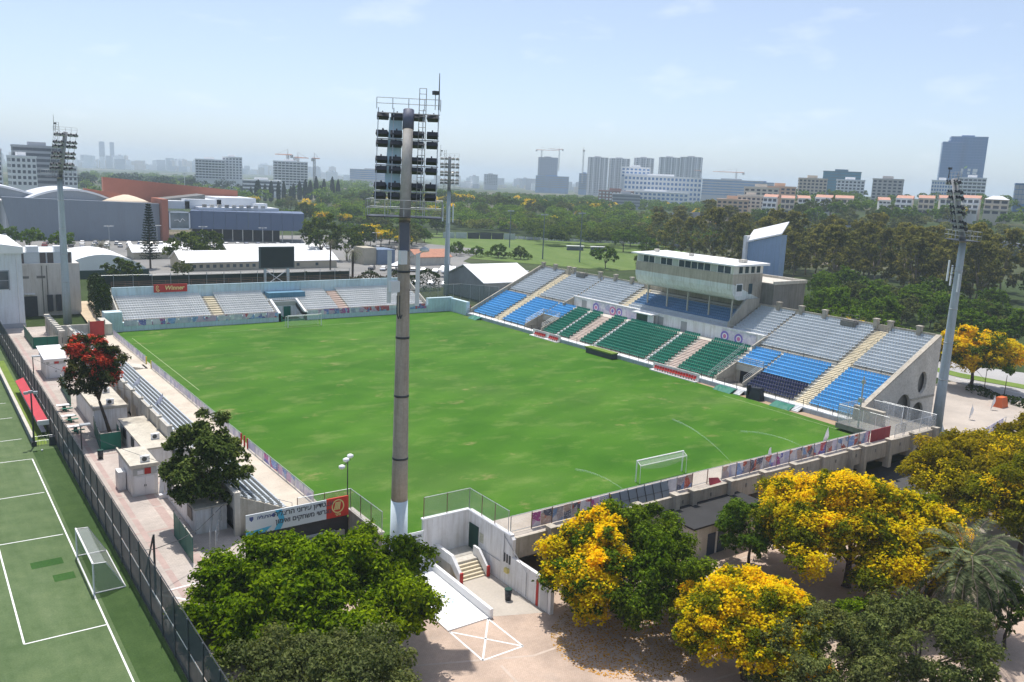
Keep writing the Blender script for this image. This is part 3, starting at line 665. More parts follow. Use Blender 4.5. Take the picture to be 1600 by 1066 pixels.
# ------------------------------------------------------------------ far end stand
fs = thing('end_grandstand', 'low far end stand with grey seats, pale blue walls and tunnel', 'grandstand', (0, 116, 0))
FY, FDY, FZ, FDZ, NR = 112.0, .85, 1.75, .345, 10
def fy(i): return FY + FDY * i
def fz(i): return FZ + FDZ * i
q = MB()
for i in range(NR):
    for a, b in segs(-34, 34, [(-2.4, 3.0)] if i < 5 else []): q.box(a, fy(i), fz(i) - .9, b, fy(i) + FDY, fz(i))
part('terrace', q, tread, fs)
q = MB(); q.box(-34, 111.0, -.1, -2.4, 111.95, 1.72); q.box(3.0, 111.0, -.1, 34, 111.95, 1.72); part('front_wall', q, paleblue, fs)
q = MB(); q.box(-37.2, 110.9, -.1, -34.05, 113.5, 3.85); part('corner_block', q, paleblue, fs)
q = MB(); q.box(34.05, 110.9, -.1, 41.0, 112.0, 3.4); part('corner_block', q, paleblue, fs)
q = MB(); q.box(40.2, 103.6, -.1, 41.2, 110.85, 3.2); part('corner_return_wall', q, paleblue, fs)
yb = fy(NR)
q = MB(); q.box(-34, yb, 3.0, 34, yb + .3, 7.2); q.box(-34, yb - .08, 7.2, 34, yb + .38, 7.35); part('back_wall', q, paleblue, fs)
q = MB(); q.box(-2.8, fy(6) + .1, fz(6) - .3, 5.6, yb - .05, fz(9) + .5); part('blue_platform', q, midblue, fs)
for s, x in ((-1, -34.3), (1, 34.05)):
    w = MB(); w.prism([(x, 111.9, 0), (x, yb + .3, 0), (x, yb + .3, 7.2), (x, yb - .6, 6.0), (x, 111.9, 2.4)], (.25, 0, 0)); part('side_wall', w, conc_l, fs)
for x0, x1, mt in ((-16.2, -14.2, stair_y), (11.7, 13.9, M('pink_stair', (.55, .43, .36), .85, .12, .5, 5))):
    w = MB()
    for i in range(NR): w.box(x0, fy(i) - .35, fz(i) - .5, x1, fy(i) + .4, fz(i) + .03)
    part('aisle_stairs', w, mt, fs)
for x0, x1, i0, i1 in ((-33.6, -16.4, 0, 9), (-14.0, -3.4, 0, 9), (-3.4, 11.5, 5, 5), (3.8, 11.5, 0, 4), (5.9, 11.5, 6, 9), (14.1, 33.6, 0, 9)):
    n = int((x1 - x0) / .48)
    if n < 2: continue
    for i in range(i0, i1 + 1):
        if i >= 7 and x1 > -3.5 and x0 < -10: continue
        partmesh('seat_row', seat_row_mesh(n, seat_pale), fs, (x0, fy(i) + .5, fz(i)), 0)
for i in (7, 8, 9): partmesh('seat_row', seat_row_mesh(22, seat_pale), fs, (-14.0, fy(i) + .5, fz(i)), 0)
w = MB(); w.prism([(-2.9, 111.0, 0), (-2.9, 116.6, 0), (-2.9, 116.6, 4.1), (-2.9, 111.0, 1.9)], (.5, 0, 0)); w.prism([(3.0, 111.0, 0), (3.0, 116.6, 0), (3.0, 116.6, 4.1), (3.0, 111.0, 1.9)], (.5, 0, 0)); w.box(-2.4, 116.3, 0, 3.0, 116.6, 3.6); part('tunnel_wall', w, white, fs)
w = MB(); w.box(.2, 116.2, 0, 1.8, 116.297, 2.4); part('tunnel_door', w, greenp, fs)
w = MB(); w.box(-2.4, 110.96, 0, 3.0, 111.1, .35); w.box(-2.4, 110.9, 0, -2.1, 111.2, 1.3); part('tunnel_gate', w, greenp, fs)
railpart('back_rail', [((-34, yb + .15, 7.35), (34, yb + .15, 7.35))], rust, fs, h=1.1, step=2.6, r=.03, bars=3)
k = 0
for a in frange(-33.8, -3.0, 2.56)[:-1] + frange(3.6, 33.6, 2.5)[:-1]:
    w = MB(); w.box(a + .02, 110.93, 1.0, a + 2.48, 110.985, 2.15); part('printed_panel', w, poster if k % 4 else poster_l, fs); k += 1
ws = thing('sponsor_sign', 'red sponsor sign with gold script on the far back wall', 'sign', (-22.6, 120.4, 6.0))
q = MB(); q.box(-26.0, yb - .22, 6.05, -19.3, yb - .1, 7.75); part('board', q, redp, ws)
gold = M('gold_print', (.75, .62, .25), .5, .05, bump=0)
put_text(text_mesh('Winner', 1.25, gold, shear=.18, bold=.02), ws, (-21.9, yb - .24, 6.92), (1, 0, 0))
q = MB()
for rr, off in ((.62, 0), (.42, .18)):
    for s in range(9):
        a0 = PI * .6 + s * .11 * PI; a1 = a0 + .11 * PI
        q.hexa([(-25.1 + off + (rr + d) * math.cos(a) * .7, yb - .24 + e, 6.9 + (rr + d) * math.sin(a)) for e in (0, .03) for a, d in ((a0, -.07), (a1, -.07), (a1, .07), (a0, .07))])
part('crest', q, gold, ws)
sb = thing('scoreboard', 'black scoreboard screen on steel legs behind the far stand', 'scoreboard', (3.8, 130, 0))
q = MB(); q.box(-.4, 129.9, 9.3, 8.1, 130.4, 14.4); part('casing', q, M('screen_casing', (.10, .115, .12), .6, .1), sb)
q = MB(); q.box(-.05, 129.82, 9.55, 7.8, 129.897, 14.15); part('screen', q, M('screen_off', (.022, .026, .03), .35, .1, bump=0), sb)
for x in (1.0, 6.5):
    w = MB(); w.box(x - .25, 129.9, 0, x + .25, 130.4, 9.3); part('leg', w, steel, sb)
w = MB(); w.tube((1, 130.15, 5.2), (6.5, 130.15, 8.9), .1); w.tube((6.5, 130.15, 5.2), (1, 130.15, 8.9), .1); w.box(1, 130.0, 5.0, 6.5, 130.3, 5.2); part('brace', w, steel, sb)

# ------------------------------------------------------------------ left bench stand
LS = thing('side_terrace', 'narrow side terrace with grey seats and concrete columns along the path', 'grandstand', (-41.5, 52, 0))
def lx(i): return -40.3 - .8 * i
def lz(i): return 1.3 + .36 * i
secs = [(30.5, 97.5), (7.6, 26.2)]
q = MB(); q.box(-40.3, 6.65, .55, -37.4, 103, 1.0); part('walkway', q, M('walkway_concrete', (.50, .44, .36), .9, .12, .35, 4, stain=(.34, .28, .22), stain_amt=.55), LS)
q = MB()
for a, b in secs:
    for i in range(6): q.box(lx(i) - .8, a, lz(i) - .55, lx(i), b, lz(i))
part('terrace', q, tread, LS)
q = MB(); q.box(-37.4, 6.65, -.4, -37.0, 103, 1.0); part('pitch_side_wall', q, conc, LS)
for a, b in secs:
    n = int((b - a - .6) / .48)
    for i in range(6): partmesh('seat_row', seat_row_mesh(n, seat_grey), LS, (lx(i) - .5, a + .3, lz(i)), PI / 2)
for a, b, n in ((30.5, 97.5, 15), (7.6, 26.2, 4)):
    ys = frange(a, b, (b - a) / n)
    for k, y in enumerate(ys):
        w = MB(); w.box(-45.55, y - .22, 0, -45.05, y + .22, 4.0); w.box(-45.6, y - .28, 4.0, -45.0, y + .28, 4.12); part('column', w, conc_l, LS)
        if k < n:
            w = MB(); w.box(-45.35, y + .24, 2.2, -45.15, ys[k + 1] - .24, 3.75); w.box(-45.42, y + .24, 3.75, -45.08, ys[k + 1] - .24, 3.9); part('parapet_panel', w, conc_l, LS)
w = MB(); w.box(-45.05, 7.4, 0, -40.3, 7.58, 1.2); w.prism([(-45.05, 7.4, 1.2), (-40.3, 7.4, 1.2), (-40.3, 7.4, 1.5), (-45.05, 7.4, 3.6)], (0, .18, 0)); part('end_wall', w, conc, LS)
w = MB(); w.box(-44.9, 8, 0, -44.7, 97, 2.2); part('under_wall', w, M('under_wall', (.50, .52, .54), .85, .12, .4, 4, streak=.25), LS)
for y0 in (26.4, 72.8):
    w = MB()
    for k in range(6): w.box(-40.3 + .38 * k - .0, y0, .5, -40.3 + .38 * (k + 1), y0 + 3.2, 1.0 + .0 + (.9 - .18 * k) * .5)
    part('stairs', w, conc_l, LS)
w = MB()
for a, b in secs:
    rail(w, (-45.2, a, 3.9), (-45.2, b, 3.9), .5, 4.4, .03, 1)
rail(w, (-40.2, 26.3, 1.0), (-44.8, 26.3, 2.9), 1.0, 1.5, .03, 2); rail(w, (-40.2, 30.3, 1.0), (-44.8, 30.3, 2.9), 1.0, 1.5, .03, 2); rail(w, (-40.2, 7.6, 1.1), (-44.9, 7.6, 3.2), 1.0, 1.2, .03, 2)
part('rail', w, steel, LS)
for k, (x, y, z, lab) in enumerate(((-43.0, 55, 3.2, 'white and blue flag tied above the far left terrace seats'), (-42.6, 44.5, 3.2, 'white and blue flag tied above the middle of the left terrace'))):
    fl = thing('club_flag', lab, 'flag', (x, y, z - 1.6))
    w = MB(); w.tube((x, y, z - 1.8), (x, y, z + 1.0), .03, n=5); part('pole', w, steel, fl)
    w = MB(); r0 = random.Random(k + 3); G = [[(x - .05 - .3 * i + .06 * math.sin(j * 1.3), y - .06 - .32 * i + .10 * math.sin(i * 1.7 + j), z + .9 - .3 * j - .18 * i) for i in range(5)] for j in range(4)]
    for j in range(3):
        for i in range(4): w.face([G[j][i], G[j][i + 1], G[j + 1][i + 1], G[j + 1][i]])
    part('cloth', w, poster_l, fl)
# fence between terrace and pitch
lf = thing('pitch_fence', 'low steel fence with pale printed panels between left terrace and pitch', 'fence', (-37.5, 52, 1.0))
gaps = [(27.6, 30.2), (72.6, 76.4)]
for a, b in segs(9.0, 101.5, gaps):
    ys = frange(a, b, 2.2)
    for k, y in enumerate(ys):
        w = MB(); w.box(-37.56, y - .03, 1.0, -37.50, y + .03, 2.25); part('post', w, steel, lf)
        if k < len(ys) - 1:
            w = MB(); w.box(-37.545, y + .05, 1.15, -37.515, ys[k + 1] - .05, 2.1); part('panel', w, poster if (13 < y < 22) else poster_l, lf)
    w = MB(); w.tube((-37.53, a, 2.22), (-37.53, b, 2.22), .03, n=5); part('top_rail', w, steel, lf)
for y in (27.9, 29.0, 30.1, 72.9, 76.2):
    w = MB(); w.box(-37.62, y - .07, 1.0, -37.44, y + .07, 2.2); part('gate_post', w, redp if y < 40 else M('yellow_paint', (.60, .45, .05), .6, .1), lf)
gt = thing('red_gate', 'plain red sheet metal gate at the far end of the left terrace', 'gate', (-39.9, 103, 1))
w = MB(); w.box(-41.1, 103.05, 1.0, -38.7, 103.12, 3.7); part('leaf', w, redp, gt)
for x in (-41.2, -38.6):
    w = MB(); w.box(x - .1, 103.0, .9, x + .1, 103.2, 3.9); part('post', w, conc, gt)
q = MB(); q.box(-46.5, 103.3, 0, -38.5, 103.6, 3.2); q.box(-38.5, 103.3, 0, -37.3, 110.8, 3.0); solo('corner_wall', q, conc_l, 'bare concrete wall behind the red gate at the left corner', 'wall')

# ------------------------------------------------------------------ near end: entrance recess, corner walls, raised walkway
ent = thing('entrance', 'white walled entrance recess with steps and green doorway at near corner', 'entrance', (-28, -3, -3.6))
q = MB(); q.box(-30.6, .0, -3.6, -25.7, .3, 1.15); part('back_wall', q, white, ent)
q = MB(); q.box(-30.7, -.06, 1.15, -25.5, .36, 1.28); part('back_wall_coping', q, white_c, ent)
q = MB(); q.prism([(-25.7, .3, -3.6), (-25.7, .3, 1.15), (-25.7, -7.0, 1.15), (-25.7, -7.3, .9), (-25.7, -7.3, -.75), (-25.7, -13.0, -.75), (-25.7, -13.0, -3.6)], (.35, 0, 0)); part('side_wall', q, white, ent)
q = MB(); q.box(-25.78, -7.0, 1.15, -25.3, -.06, 1.28); part('side_wall_coping', q, white_c, ent)
q = MB(); q.box(-25.78, -1.9, -2.35, -25.703, -.35, .1); part('doorway', q, greendk, ent)
q = MB(); q.box(-29.3, -2.8, -3.6, -25.72, -.02, -2.38); part('landing', q, conc_l, ent)
for k in range(5):
    q = MB(); q.box(-28.95, -2.8 - .29 * (k + 1), -3.6, -26.35, -2.8 - .29 * k, -2.60 - .22 * k); part('step', q, stair_y, ent)
q = MB(); q.prism([(-29.3, -.02, -2.38), (-29.3, -2.8, -2.38), (-29.3, -4.4, -3.6), (-29.3, -4.4, -2.7), (-29.3, -2.9, -1.5), (-29.3, -.02, -1.5)], (.32, 0, 0)); q.prism([(-26.35, -2.0, -2.38), (-26.35, -2.8, -2.38), (-26.35, -4.4, -3.6), (-26.35, -4.4, -2.7), (-26.35, -2.9, -1.5), (-26.35, -2.0, -1.5)], (.22, 0, 0))
part('parapet', q, white, ent)
for x in (-29.14, -26.24):
    q = MB(); q.box(x - .14, -4.56, -3.6, x + .14, -4.41, -2.55); part('newel', q, redp, ent)
q = MB(); q.box(-25.75, -11.3, -3.55, -25.703, -11.0, -1.2); part('red_post', q, redp, ent)
q = MB(); q.box(-25.75, -12.6, -3.55, -25.703, -11.6, -1.5); part('door', q, M('door_grey', (.45, .46, .47), .6, .1), ent)
q = MB(); q.box(-25.98, -7.0, -2.35, -25.703, -6.5, -1.95); part('wall_lamp', q, M('lamp_yellow', (.62, .52, .18), .5, .1), ent)
for y in (-6.2, -6.6, -7.0):
    q = MB(); q.box(-25.76, y - .1, -1.5, -25.703, y + .1, -.7); part('meter_box', q, darksteel, ent)
q = MB(); q.tube((-25.76, -6.1, 1.1), (-25.76, -6.1, -1.6), .035, n=5); q.tube((-25.76, -6.1, .9), (-25.76, -9.6, -1.2), .03, n=5); q.tube((-25.76, -9.6, -1.2), (-25.76, -9.6, -3.4), .03, n=5); q.tube((-25.76, -1.9, -1.8), (-25.76, -5.6, -1.75), .03, n=5); part('pipe', q, M('pipe_grey', (.3, .31, .33), .5, .1), ent)
q = MB(); q.box(-25.74, -2.7, -1.2, -25.703, -2.1, -.3); part('notice', q, M('notice_print', (.45, .45, .36), .6, .25, 6, 12), ent)
gp = thing('white_gate', 'white sheet gate with Hebrew notice beside the entrance recess', 'gate', (-32.8, -.4, -3.6))
q = MB(); q.box(-35.0, -.42, -3.6, -30.75, -.34, .35); part('leaf', q, white_c, gp)
for x in (-35.0, -33.6, -32.2, -30.8):
    w = MB(); w.box(x - .05, -.5, -3.6, x + .05, -.425, .42); part('post', w, white, gp)
q = MB(); q.box(-32.6, -.49, -.75, -30.9, -.44, .25); nb = part('notice', q, M('notice_board', (.55, .58, .57), .5, .05), gp)
ink = M('dark_ink', (.06, .07, .09), .6, .05, bump=0)
put_text(text_mesh('\u05df\u05d5\u05d9\u05d3\u05d8\u05e6\u05d0', .42, ink, bold=.012), gp, (-31.75, -.505, -.05), (1, 0, 0))
put_text(text_mesh('\u05d4\u05d9\u05dc\u05e6\u05e8\u05d4', .36, ink, bold=.012), gp, (-31.75, -.505, -.48), (1, 0, 0))
cw = thing('corner_wall', 'concrete corner wall with mesh fence between the sign and white gate', 'wall', (-35, 3, -3.6))
q = MB(); q.box(-35.2, -.3, -3.6, -34.85, 6.2, .95); part('wall', q, conc, cw)
q = MB(); q.box(-35.3, -.35, .95, -34.75, 6.2, 1.08); part('coping', q, conc_l, cw)
wire = mesh_mat('chain_link', (.42, .43, .42), .30)
wire_w = mesh_mat('white_wire_mesh', (.62, .64, .64), .34)
def chain_fence(parent, pts, z, h, mat=None, step=2.1, postm=None):
    for i in range(len(pts) - 1):
        p, r = Vector(pts[i] + (z,)), Vector(pts[i + 1] + (z,)); n = max(1, round((r - p).length / step))
        for k in range(n):
            a = p.lerp(r, k / n); b = p.lerp(r, (k + 1) / n); w = MB(); u = Vector((0, 0, h))
            w.face([a, b, b + u, a + u]); part('mesh_panel', w, mat or wire, parent)
            w = MB(); w.tube(a, a + u * 1.02, .04, n=6); part('post', w, postm or rust, parent)
        w = MB(); w.tube(p + Vector((0, 0, h)), r + Vector((0, 0, h)), .035, n=5); w.tube(r, r + Vector((0, 0, h * 1.02)), .04, n=6); part('top_rail', w, steel, parent)
chain_fence(cw, [(-40.2, 6.3), (-35.0, 6.2), (-35.0, -.3)], 1.08, 1.9)
ef = thing('recess_fence', 'see through mesh fence on top of the white entrance walls', 'fence', (-28, 0, 1.28))
chain_fence(ef, [(-30.5, .15), (-25.5, .15), (-25.5, -6.3)], 1.28, 2.0)
# Hebrew sign board
sg = thing('stadium_sign', 'long white Hebrew sign board with red logo square below the left terrace', 'sign', (-40.4, 5.5, .7))
q = MB(); q.box(-45.2, 5.45, .75, -37.75, 5.55, 2.62); part('board', q, M('sign_white', (.62, .66, .68), .5, .05), sg)
q = MB(); q.box(-37.72, 5.43, .75, -35.55, 5.56, 2.66); part('red_panel', q, M('sign_red', (.60, .045, .03), .5, .05), sg)
q = MB(); q.prism([(-42.6, 5.44, 2.62), (-42.0, 5.44, 2.62), (-41.7, 5.44, 1.6), (-42.1, 5.44, .75), (-42.7, 5.44, .75), (-42.2, 5.44, 1.6)], (0, .008, 0)); q.prism([(-45.2, 5.44, .75), (-43.5, 5.44, .75), (-42.9, 5.44, 1.25), (-45.2, 5.44, 1.05)], (0, .008, 0)); part('blue_swoosh', q, M('sign_cyan', (.08, .42, .62), .5, .05), sg)
put_text(text_mesh('\u05d4\u05d9\u05dc\u05e6\u05e8\u05d4 \u05d9\u05e0\u05d5\u05e8\u05d9\u05e2 \u05df\u05d5\u05d9\u05d3\u05d8\u05e6\u05d0', .62, ink, bold=.012), sg, (-39.9, 5.43, 2.22), (1, 0, 0))
put_text(text_mesh('\u05df\u05d5\u05de\u05d9\u05d0\u05d5 \u05dd\u05d9\u05e7\u05d7\u05e9\u05de \u05d9\u05e9\u05e8\u05d2\u05de', .60, ink, bold=.012), sg, (-39.9, 5.43, 1.50), (1, 0, 0))
put_text(text_mesh('\u05d4\u05d9\u05dc\u05e6\u05e8\u05d4', .40, M('sign_navy', (.05, .08, .22), .5, .05, bump=0), bold=.01), sg, (-43.6, 5.43, 2.2), (1, 0, 0))
q = MB(); q.prism([(-44.9, 5.44, 2.4), (-44.55, 5.44, 2.4), (-44.55, 5.44, 2.15), (-44.72, 5.44, 1.95), (-44.9, 5.44, 2.15)], (0, .008, 0)); q.prism([(-42.75, 5.435, 2.4), (-42.5, 5.435, 2.2), (-42.75, 5.435, 2.0), (-43.0, 5.435, 2.2)], (0, .008, 0)); part('emblem', q, M('emblem_navy', (.05, .08, .24), .5, .05), sg)
q = MB(); c0 = Vector((-36.62, 5.42, 1.82)); ring = lambda r, n=22: [(c0.x + r * math.cos(2 * PI * i / n), c0.y, c0.z + r * 1.08 * math.sin(2 * PI * i / n)) for i in range(n)]
ra, rb_ = ring(.62), ring(.52)
for i in range(22):
    j = (i + 1) % 22; q.prism([ra[i], ra[j], rb_[j], rb_[i]], (0, .01, 0))
for k in range(4):
    a = .5 + k * .22; q.prism([(c0.x - .42 + .16 * k, c0.y, c0.z - .34), (c0.x - .30 + .16 * k, c0.y, c0.z - .34), (c0.x - .12 + .13 * k, c0.y, c0.z + .42), (c0.x - .22 + .13 * k, c0.y, c0.z + .42)], (0, .01, 0))
part('round_logo', q, gold, sg)
put_text(text_mesh('\u05e8\u05e0\u05d9\u05d5\u05d5', .34, gold, bold=.012), sg, (-36.62, 5.42, 1.0), (1, 0, 0))
ub = thing('under_sign_store', 'dark store opening with grey louvres below the Hebrew sign', 'store', (-39, 6, -3.6))
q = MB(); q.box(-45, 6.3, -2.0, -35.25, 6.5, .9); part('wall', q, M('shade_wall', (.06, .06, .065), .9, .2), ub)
for k in range(7):
    w = MB(); w.box(-39.6, 5.95, -2.9 + k * .32, -36.6, 6.2, -2.72 + k * .32); part('louvre', w, M('louvre_grey', (.38, .40, .43), .6, .1), ub)
w = MB(); w.box(-36.5, 5.9, -1.9, -35.7, 6.15, -.9); part('meter_cabinet', w, conc_l, ub)
ll = thing('corner_lamp', 'thin lamp pole with two white floodlights behind the Hebrew sign', 'lamp', (-35.5, 5.8, 1))
q = MB(); q.tube((-35.5, 5.8, 1), (-35.5, 5.8, 6.0), .06, .05); q.tube((-36.1, 5.5, 5.6), (-35.2, 5.9, 6.0), .04, n=5); part('pole', q, darksteel, ll)
for x, y, z in ((-36.3, 5.3, 5.55), (-35.75, 5.6, 6.05), (-35.2, 5.9, 6.25)):
    q = MB(); q.lathe([(.10, z - .15), (.30, z), (.30, z + .16), (.12, z + .26)], x, y, 10); part('floodlight', q, white_c, ll, True)

# raised walkway
wkw = thing('raised_walkway', 'raised concrete walkway on piers along the near goal line', 'walkway', (10, -7, -3.6))
q = MB(); q.box(-25.3, -7.04, .62, 46.5, -3.0, 1.0); part('deck', q, M('deck_concrete', (.50, .44, .37), .9, .12, .4, 5, stain=(.34, .27, .2), stain_amt=.5), wkw)
piers = [-21.5, -16, -10.6, -5.3, -2.7, 3.2, 8.8, 14.3, 19.9, 25.7, 28.5, 34.3, 40.0, 45.6]
for k, x in enumerate(piers):
    q = MB(); q.box(x - .34, -7.85, -2.3, x + .34, -7.05, 1.34); q.box(x - .42, -7.93, 1.34, x + .42, -7.0, 1.46)
    q.prism([(x - .28, -7.5, -.95), (x - .28, -3.2, -.95), (x - .28, -3.2, -2.4), (x - .28, -7.5, -1.7)], (.56, 0, 0)); part('pier', q, conc, wkw)
    if k < len(piers) - 1:
        x2 = piers[k + 1]; q = MB(); q.box(x + .33, -7.35, -.95, x2 - .33, -7.1, 1.02); q.box(x + .33, -7.42, 1.02, x2 - .33, -7.02, 1.13); pn = part('beam_panel', q, conc, wkw)
        q = MB(); q.box((x + x2) / 2 - .08, -7.42, .1, (x + x2) / 2 + .08, -7.355, .5); part('drain_spout', q, conc_d, pn)
q = MB(); q.box(-25.3, -7.3, -.95, piers[0] - .33, -7.05, 1.02); part('beam_panel', q, conc, wkw)
q = MB(); q.box(-25.3, -3.2, -3.6, 46.5, -3.0, .62); part('retaining_wall', q, conc_d, wkw)
nf = thing('banner_fence', 'steel fence hung with printed photo banners along the near walkway', 'fence', (4, -6.2, 1))
FN = -6.2
xs = frange(-25.2, 31.6, 2.37); k = 0
for i, x in enumerate(xs):
    w = MB(); w.box(x - .035, FN-.04, 1.0, x + .035, FN+.03, 2.68); part('post', w, rust if i % 3 else steel, nf)
    if i < len(xs) - 1:
        bare = -3.6 < x < 1.2 or i in (0,); x2 = xs[i + 1]; t0 = random.Random(i)
        if not bare:
            w = MB(); m_ = (x + x2) / 2 + t0.uniform(-.2, .2)
            w.box(x + .06, FN-.02, 1.08, m_ - .02, FN+.01, 2.5); part('banner', w, [poster_d, poster, poster_d][i % 3], nf); w = MB(); w.box(m_ + .02, FN-.02, 1.08, x2 - .06, FN+.01, 2.53); part('banner', w, [poster_l, poster_d, poster_d, poster][i % 4], nf)
        w = MB(); w.face([(x, FN+.02, 1.05), (x2, FN+.02, 1.05), (x2, FN+.02, 2.62), (x, FN+.02, 2.62)]); part('mesh_panel', w, wire, nf)
w = MB(); w.tube((xs[0], FN, 2.66), (xs[-1], FN, 2.66), .035, n=5); w.tube((xs[0], FN, 1.2), (xs[-1], FN, 1.2), .03, n=5); part('rail', w, steel, nf)
gs = thing('grey_screens', 'row of grey framed screen panels leaning on the walkway near the goal', 'screens', (-9, -7.2, 1))
for i in range(7):
    x = -13.4 + i * 1.12; w = MB(); w.hexa([(x, -7.05, .95), (x + 1.06, -7.05, .95), (x + 1.06, -6.99, .95), (x, -6.99, .95), (x, -6.46, 2.6), (x + 1.06, -6.46, 2.6), (x + 1.06, -6.40, 2.6), (x, -6.40, 2.6)]); pn = part('panel', w, M('grey_mesh_panel', (.19, .215, .24), .7, .1), gs)
    w = MB(); w.tube((x - .02, -7.1, .95), (x - .02, -6.49, 2.62), .045, n=4); w.tube((x, -6.82, 1.75), (x + 1.06, -6.82, 1.75), .03, n=4); part('frame', w, darksteel, pn)
q = MB(); q.hexa([(.8, -6.75, 1.0), (2.7, -6.65, 1.0), (2.7, -6.5, 1.0), (.8, -6.6, 1.0), (.9, -6.4, 1.7), (2.5, -6.32, 1.45), (2.5, -6.27, 1.45), (.9, -6.33, 1.7)]); solo('fallen_banner', q, maroon, 'crumpled red banner slumped on the walkway right of goal', 'banner')
mg = thing('maroon_gate', 'maroon sheet gate at the right end of banner fence', 'gate', (34, -6, 1))
for i in range(3):
    w = MB(); w.box(31.8 + i * 1.5, -6.3, 1.0, 33.26 + i * 1.5, -6.22, 2.6); part('leaf', w, maroon, mg)
# corner platform and cages by the main stand
cp_ = thing('corner_platform', 'concrete corner platform with white wire cages beside the main stand', 'platform', (41, -3, -3.6))
q = MB(); q.box(36.2, -5.9, .3, 47, 1.7, 1.01); q.box(46.55, -7.0, -3.6, 47.0, 1.7, 1.0); part('deck', q, conc_d, cp_)
q = MB(); q.box(40.2, -2.8, -.2, 41.0, 1.7, 3.0); part('corner_pier', q, conc, cp_)
chain_fence(cp_, [(36.4, -6.9), (46.7, -6.9), (46.7, 1.4)], 1.02, 1.9, wire_w, 1.9, white)
chain_fence(cp_, [(36.4, -5.9), (36.4, 1.6), (41.0, 1.6)], 1.02, 2.6, wire_w, 1.9, white)
chain_fence(cp_, [(40.0, -5.6), (45.0, -3.0), (45.0, 1.5)], 1.02, 2.2, wire_w, 1.9, white)
q = MB(); q.tube((36.6, -1.5, 1), (36.6, -1.5, 8.2), .12, .1, 8); q.box(36.3, -1.8, 4.6, 36.9, -1.2, 5.2); q.box(36.4, -1.7, 7.2, 36.8, -1.3, 7.7); solo('speaker_pole', q, steel, 'grey speaker pole at the right corner of the pitch', 'pole')
# rooms below the walkway
for x0, x1, y0, zt, lab in ((-7.3, 4.5, -11.9, -.35, 'low concrete room with two dark blue doors under the walkway'), (-20.5, -10.3, -10.6, -.75, 'low concrete room half hidden by the yellow flowering tree')):
    rm = thing('store_room', lab, 'room', ((x0 + x1) / 2, y0 + 3, -3.6))
    q = MB(); q.box(x0, y0, -3.6, x1, -4.2, zt); part('wall', q, conc_l, rm)
    q = MB(); q.box(x0 - .2, y0 - .25, zt, x1 + .2, -4.0, zt + .18); part('roof', q, M('bitumen', (.035, .035, .036), .9, .2, .4, 4), rm)
    for k in range(2):
        w = MB(); w.box(x0 + 2.2 + 1.5 * k, y0 - .06, -3.55, x0 + 3.3 + 1.5 * k, y0 - .003, -1.3); part('door', w, M('navy_door', (.03, .05, .09), .5, .15), rm)
    w = MB(); w.box(x0 + 3.38, y0 - .05, -3.55, x0 + 3.6, y0 - .003, -1.25); part('door_frame', w, white, rm)
# white ramp slab
rs = thing('white_slab', 'bright white painted ramp slab with low kerb beside the entrance', 'ramp', (-32.4, -5.5, -3.6))
q = MB(); q.hexa([(-34.4, -10.8, -3.62), (-30.4, -10.8, -3.62), (-30.4, -.55, -3.62), (-34.4, -.55, -3.62), (-34.4, -10.8, -3.5), (-30.4, -10.8, -3.5), (-30.4, -.55, -3.2), (-34.4, -.55, -3.2)]); part('slab', q, white_c, rs)
q = MB(); q.hexa([(-30.38, -10.9, -3.62), (-30.08, -10.9, -3.62), (-30.08, -.6, -3.62), (-30.38, -.6, -3.62), (-30.38, -10.9, -2.75), (-30.08, -10.9, -2.75), (-30.08, -.6, -2.6), (-30.38, -.6, -2.6)]); part('kerb_wall', q, white_c, rs)
q = MB()
r0 = random.Random(5)
for k in range(16):
    x = -33.3 + r0.random() * 2.0; y = -7.4 + r0.random() * 1.6; zt = -3.5 + (y + 10.8) / 10.25 * .3 + .006; w_, h_ = .1 + .2 * r0.random(), .06 + .12 * r0.random()
    q.face([(x, y, zt), (x + w_, y, zt), (x + w_, y + h_, zt + .004), (x, y + h_, zt + .004)])
part('stencil', q, M('blue_stencil', (.12, .25, .45), .7, .1), rs)

# ------------------------------------------------------------------ goals, flags, sprinklers
netm = mesh_mat('goal_net', (.70, .72, .70), .26)
def goal(yg, s, lab, sag=False):
    """s: -1 when the net is on the camera side of the goal line"""
    g = thing('goal', lab, 'goal', (0, yg, 0))
    for x in (-3.66, 3.66):
        q = MB(); q.tube((x, yg, 0), (x, yg, 2.44), .075, n=8); part('post', q, white_c, g)
    q = MB(); q.tube((-3.73, yg, 2.44), (3.73, yg, 2.44), .075, n=8); part('crossbar', q, white_c, g)
    d = (.6 if sag else 1.5) * s
    q = MB()
    for x in (-3.66, 3.66): q.tube((x, yg, 2.44), (x, yg + d, 2.05), .035, n=5); q.tube((x, yg + d, 2.05), (x, yg + d * 1.1, 0), .035, n=5)
    q.tube((-3.66, yg + d, 2.05), (3.66, yg + d, 2.05), .03, n=5); part('net_frame', q, white_c, g)
    q = MB(); n = 14
    def sagf(x): return .55 * (1 - (x / 3.66) ** 2)
    for k in range(n):
        xa, xb = -3.66 + 7.32 * k / n, -3.66 + 7.32 * (k + 1) / n
        q.face([(xa, yg, 2.42), (xb, yg, 2.42), (xb, yg + d, 2.03 - (.1 if sag else 0)), (xa, yg + d, 2.03 - (.1 if sag else 0))])
        if sag: q.face([(xa, yg + d, 2.0), (xb, yg + d, 2.0), (xb, yg + d * .95, 1.8 - sagf(xb)), (xa, yg + d * .95, 1.8 - sagf(xa))])
        else: q.face([(xa, yg + d, 2.03), (xb, yg + d, 2.03), (xb, yg + d * 1.1, .02), (xa, yg + d * 1.1, .02)])
    part('net', q, netm, g)
goal(0.0, -1, 'white goal with bundled net at the near end of pitch', True)
goal(103.64, 1, 'small far white goal in front of the end stand')
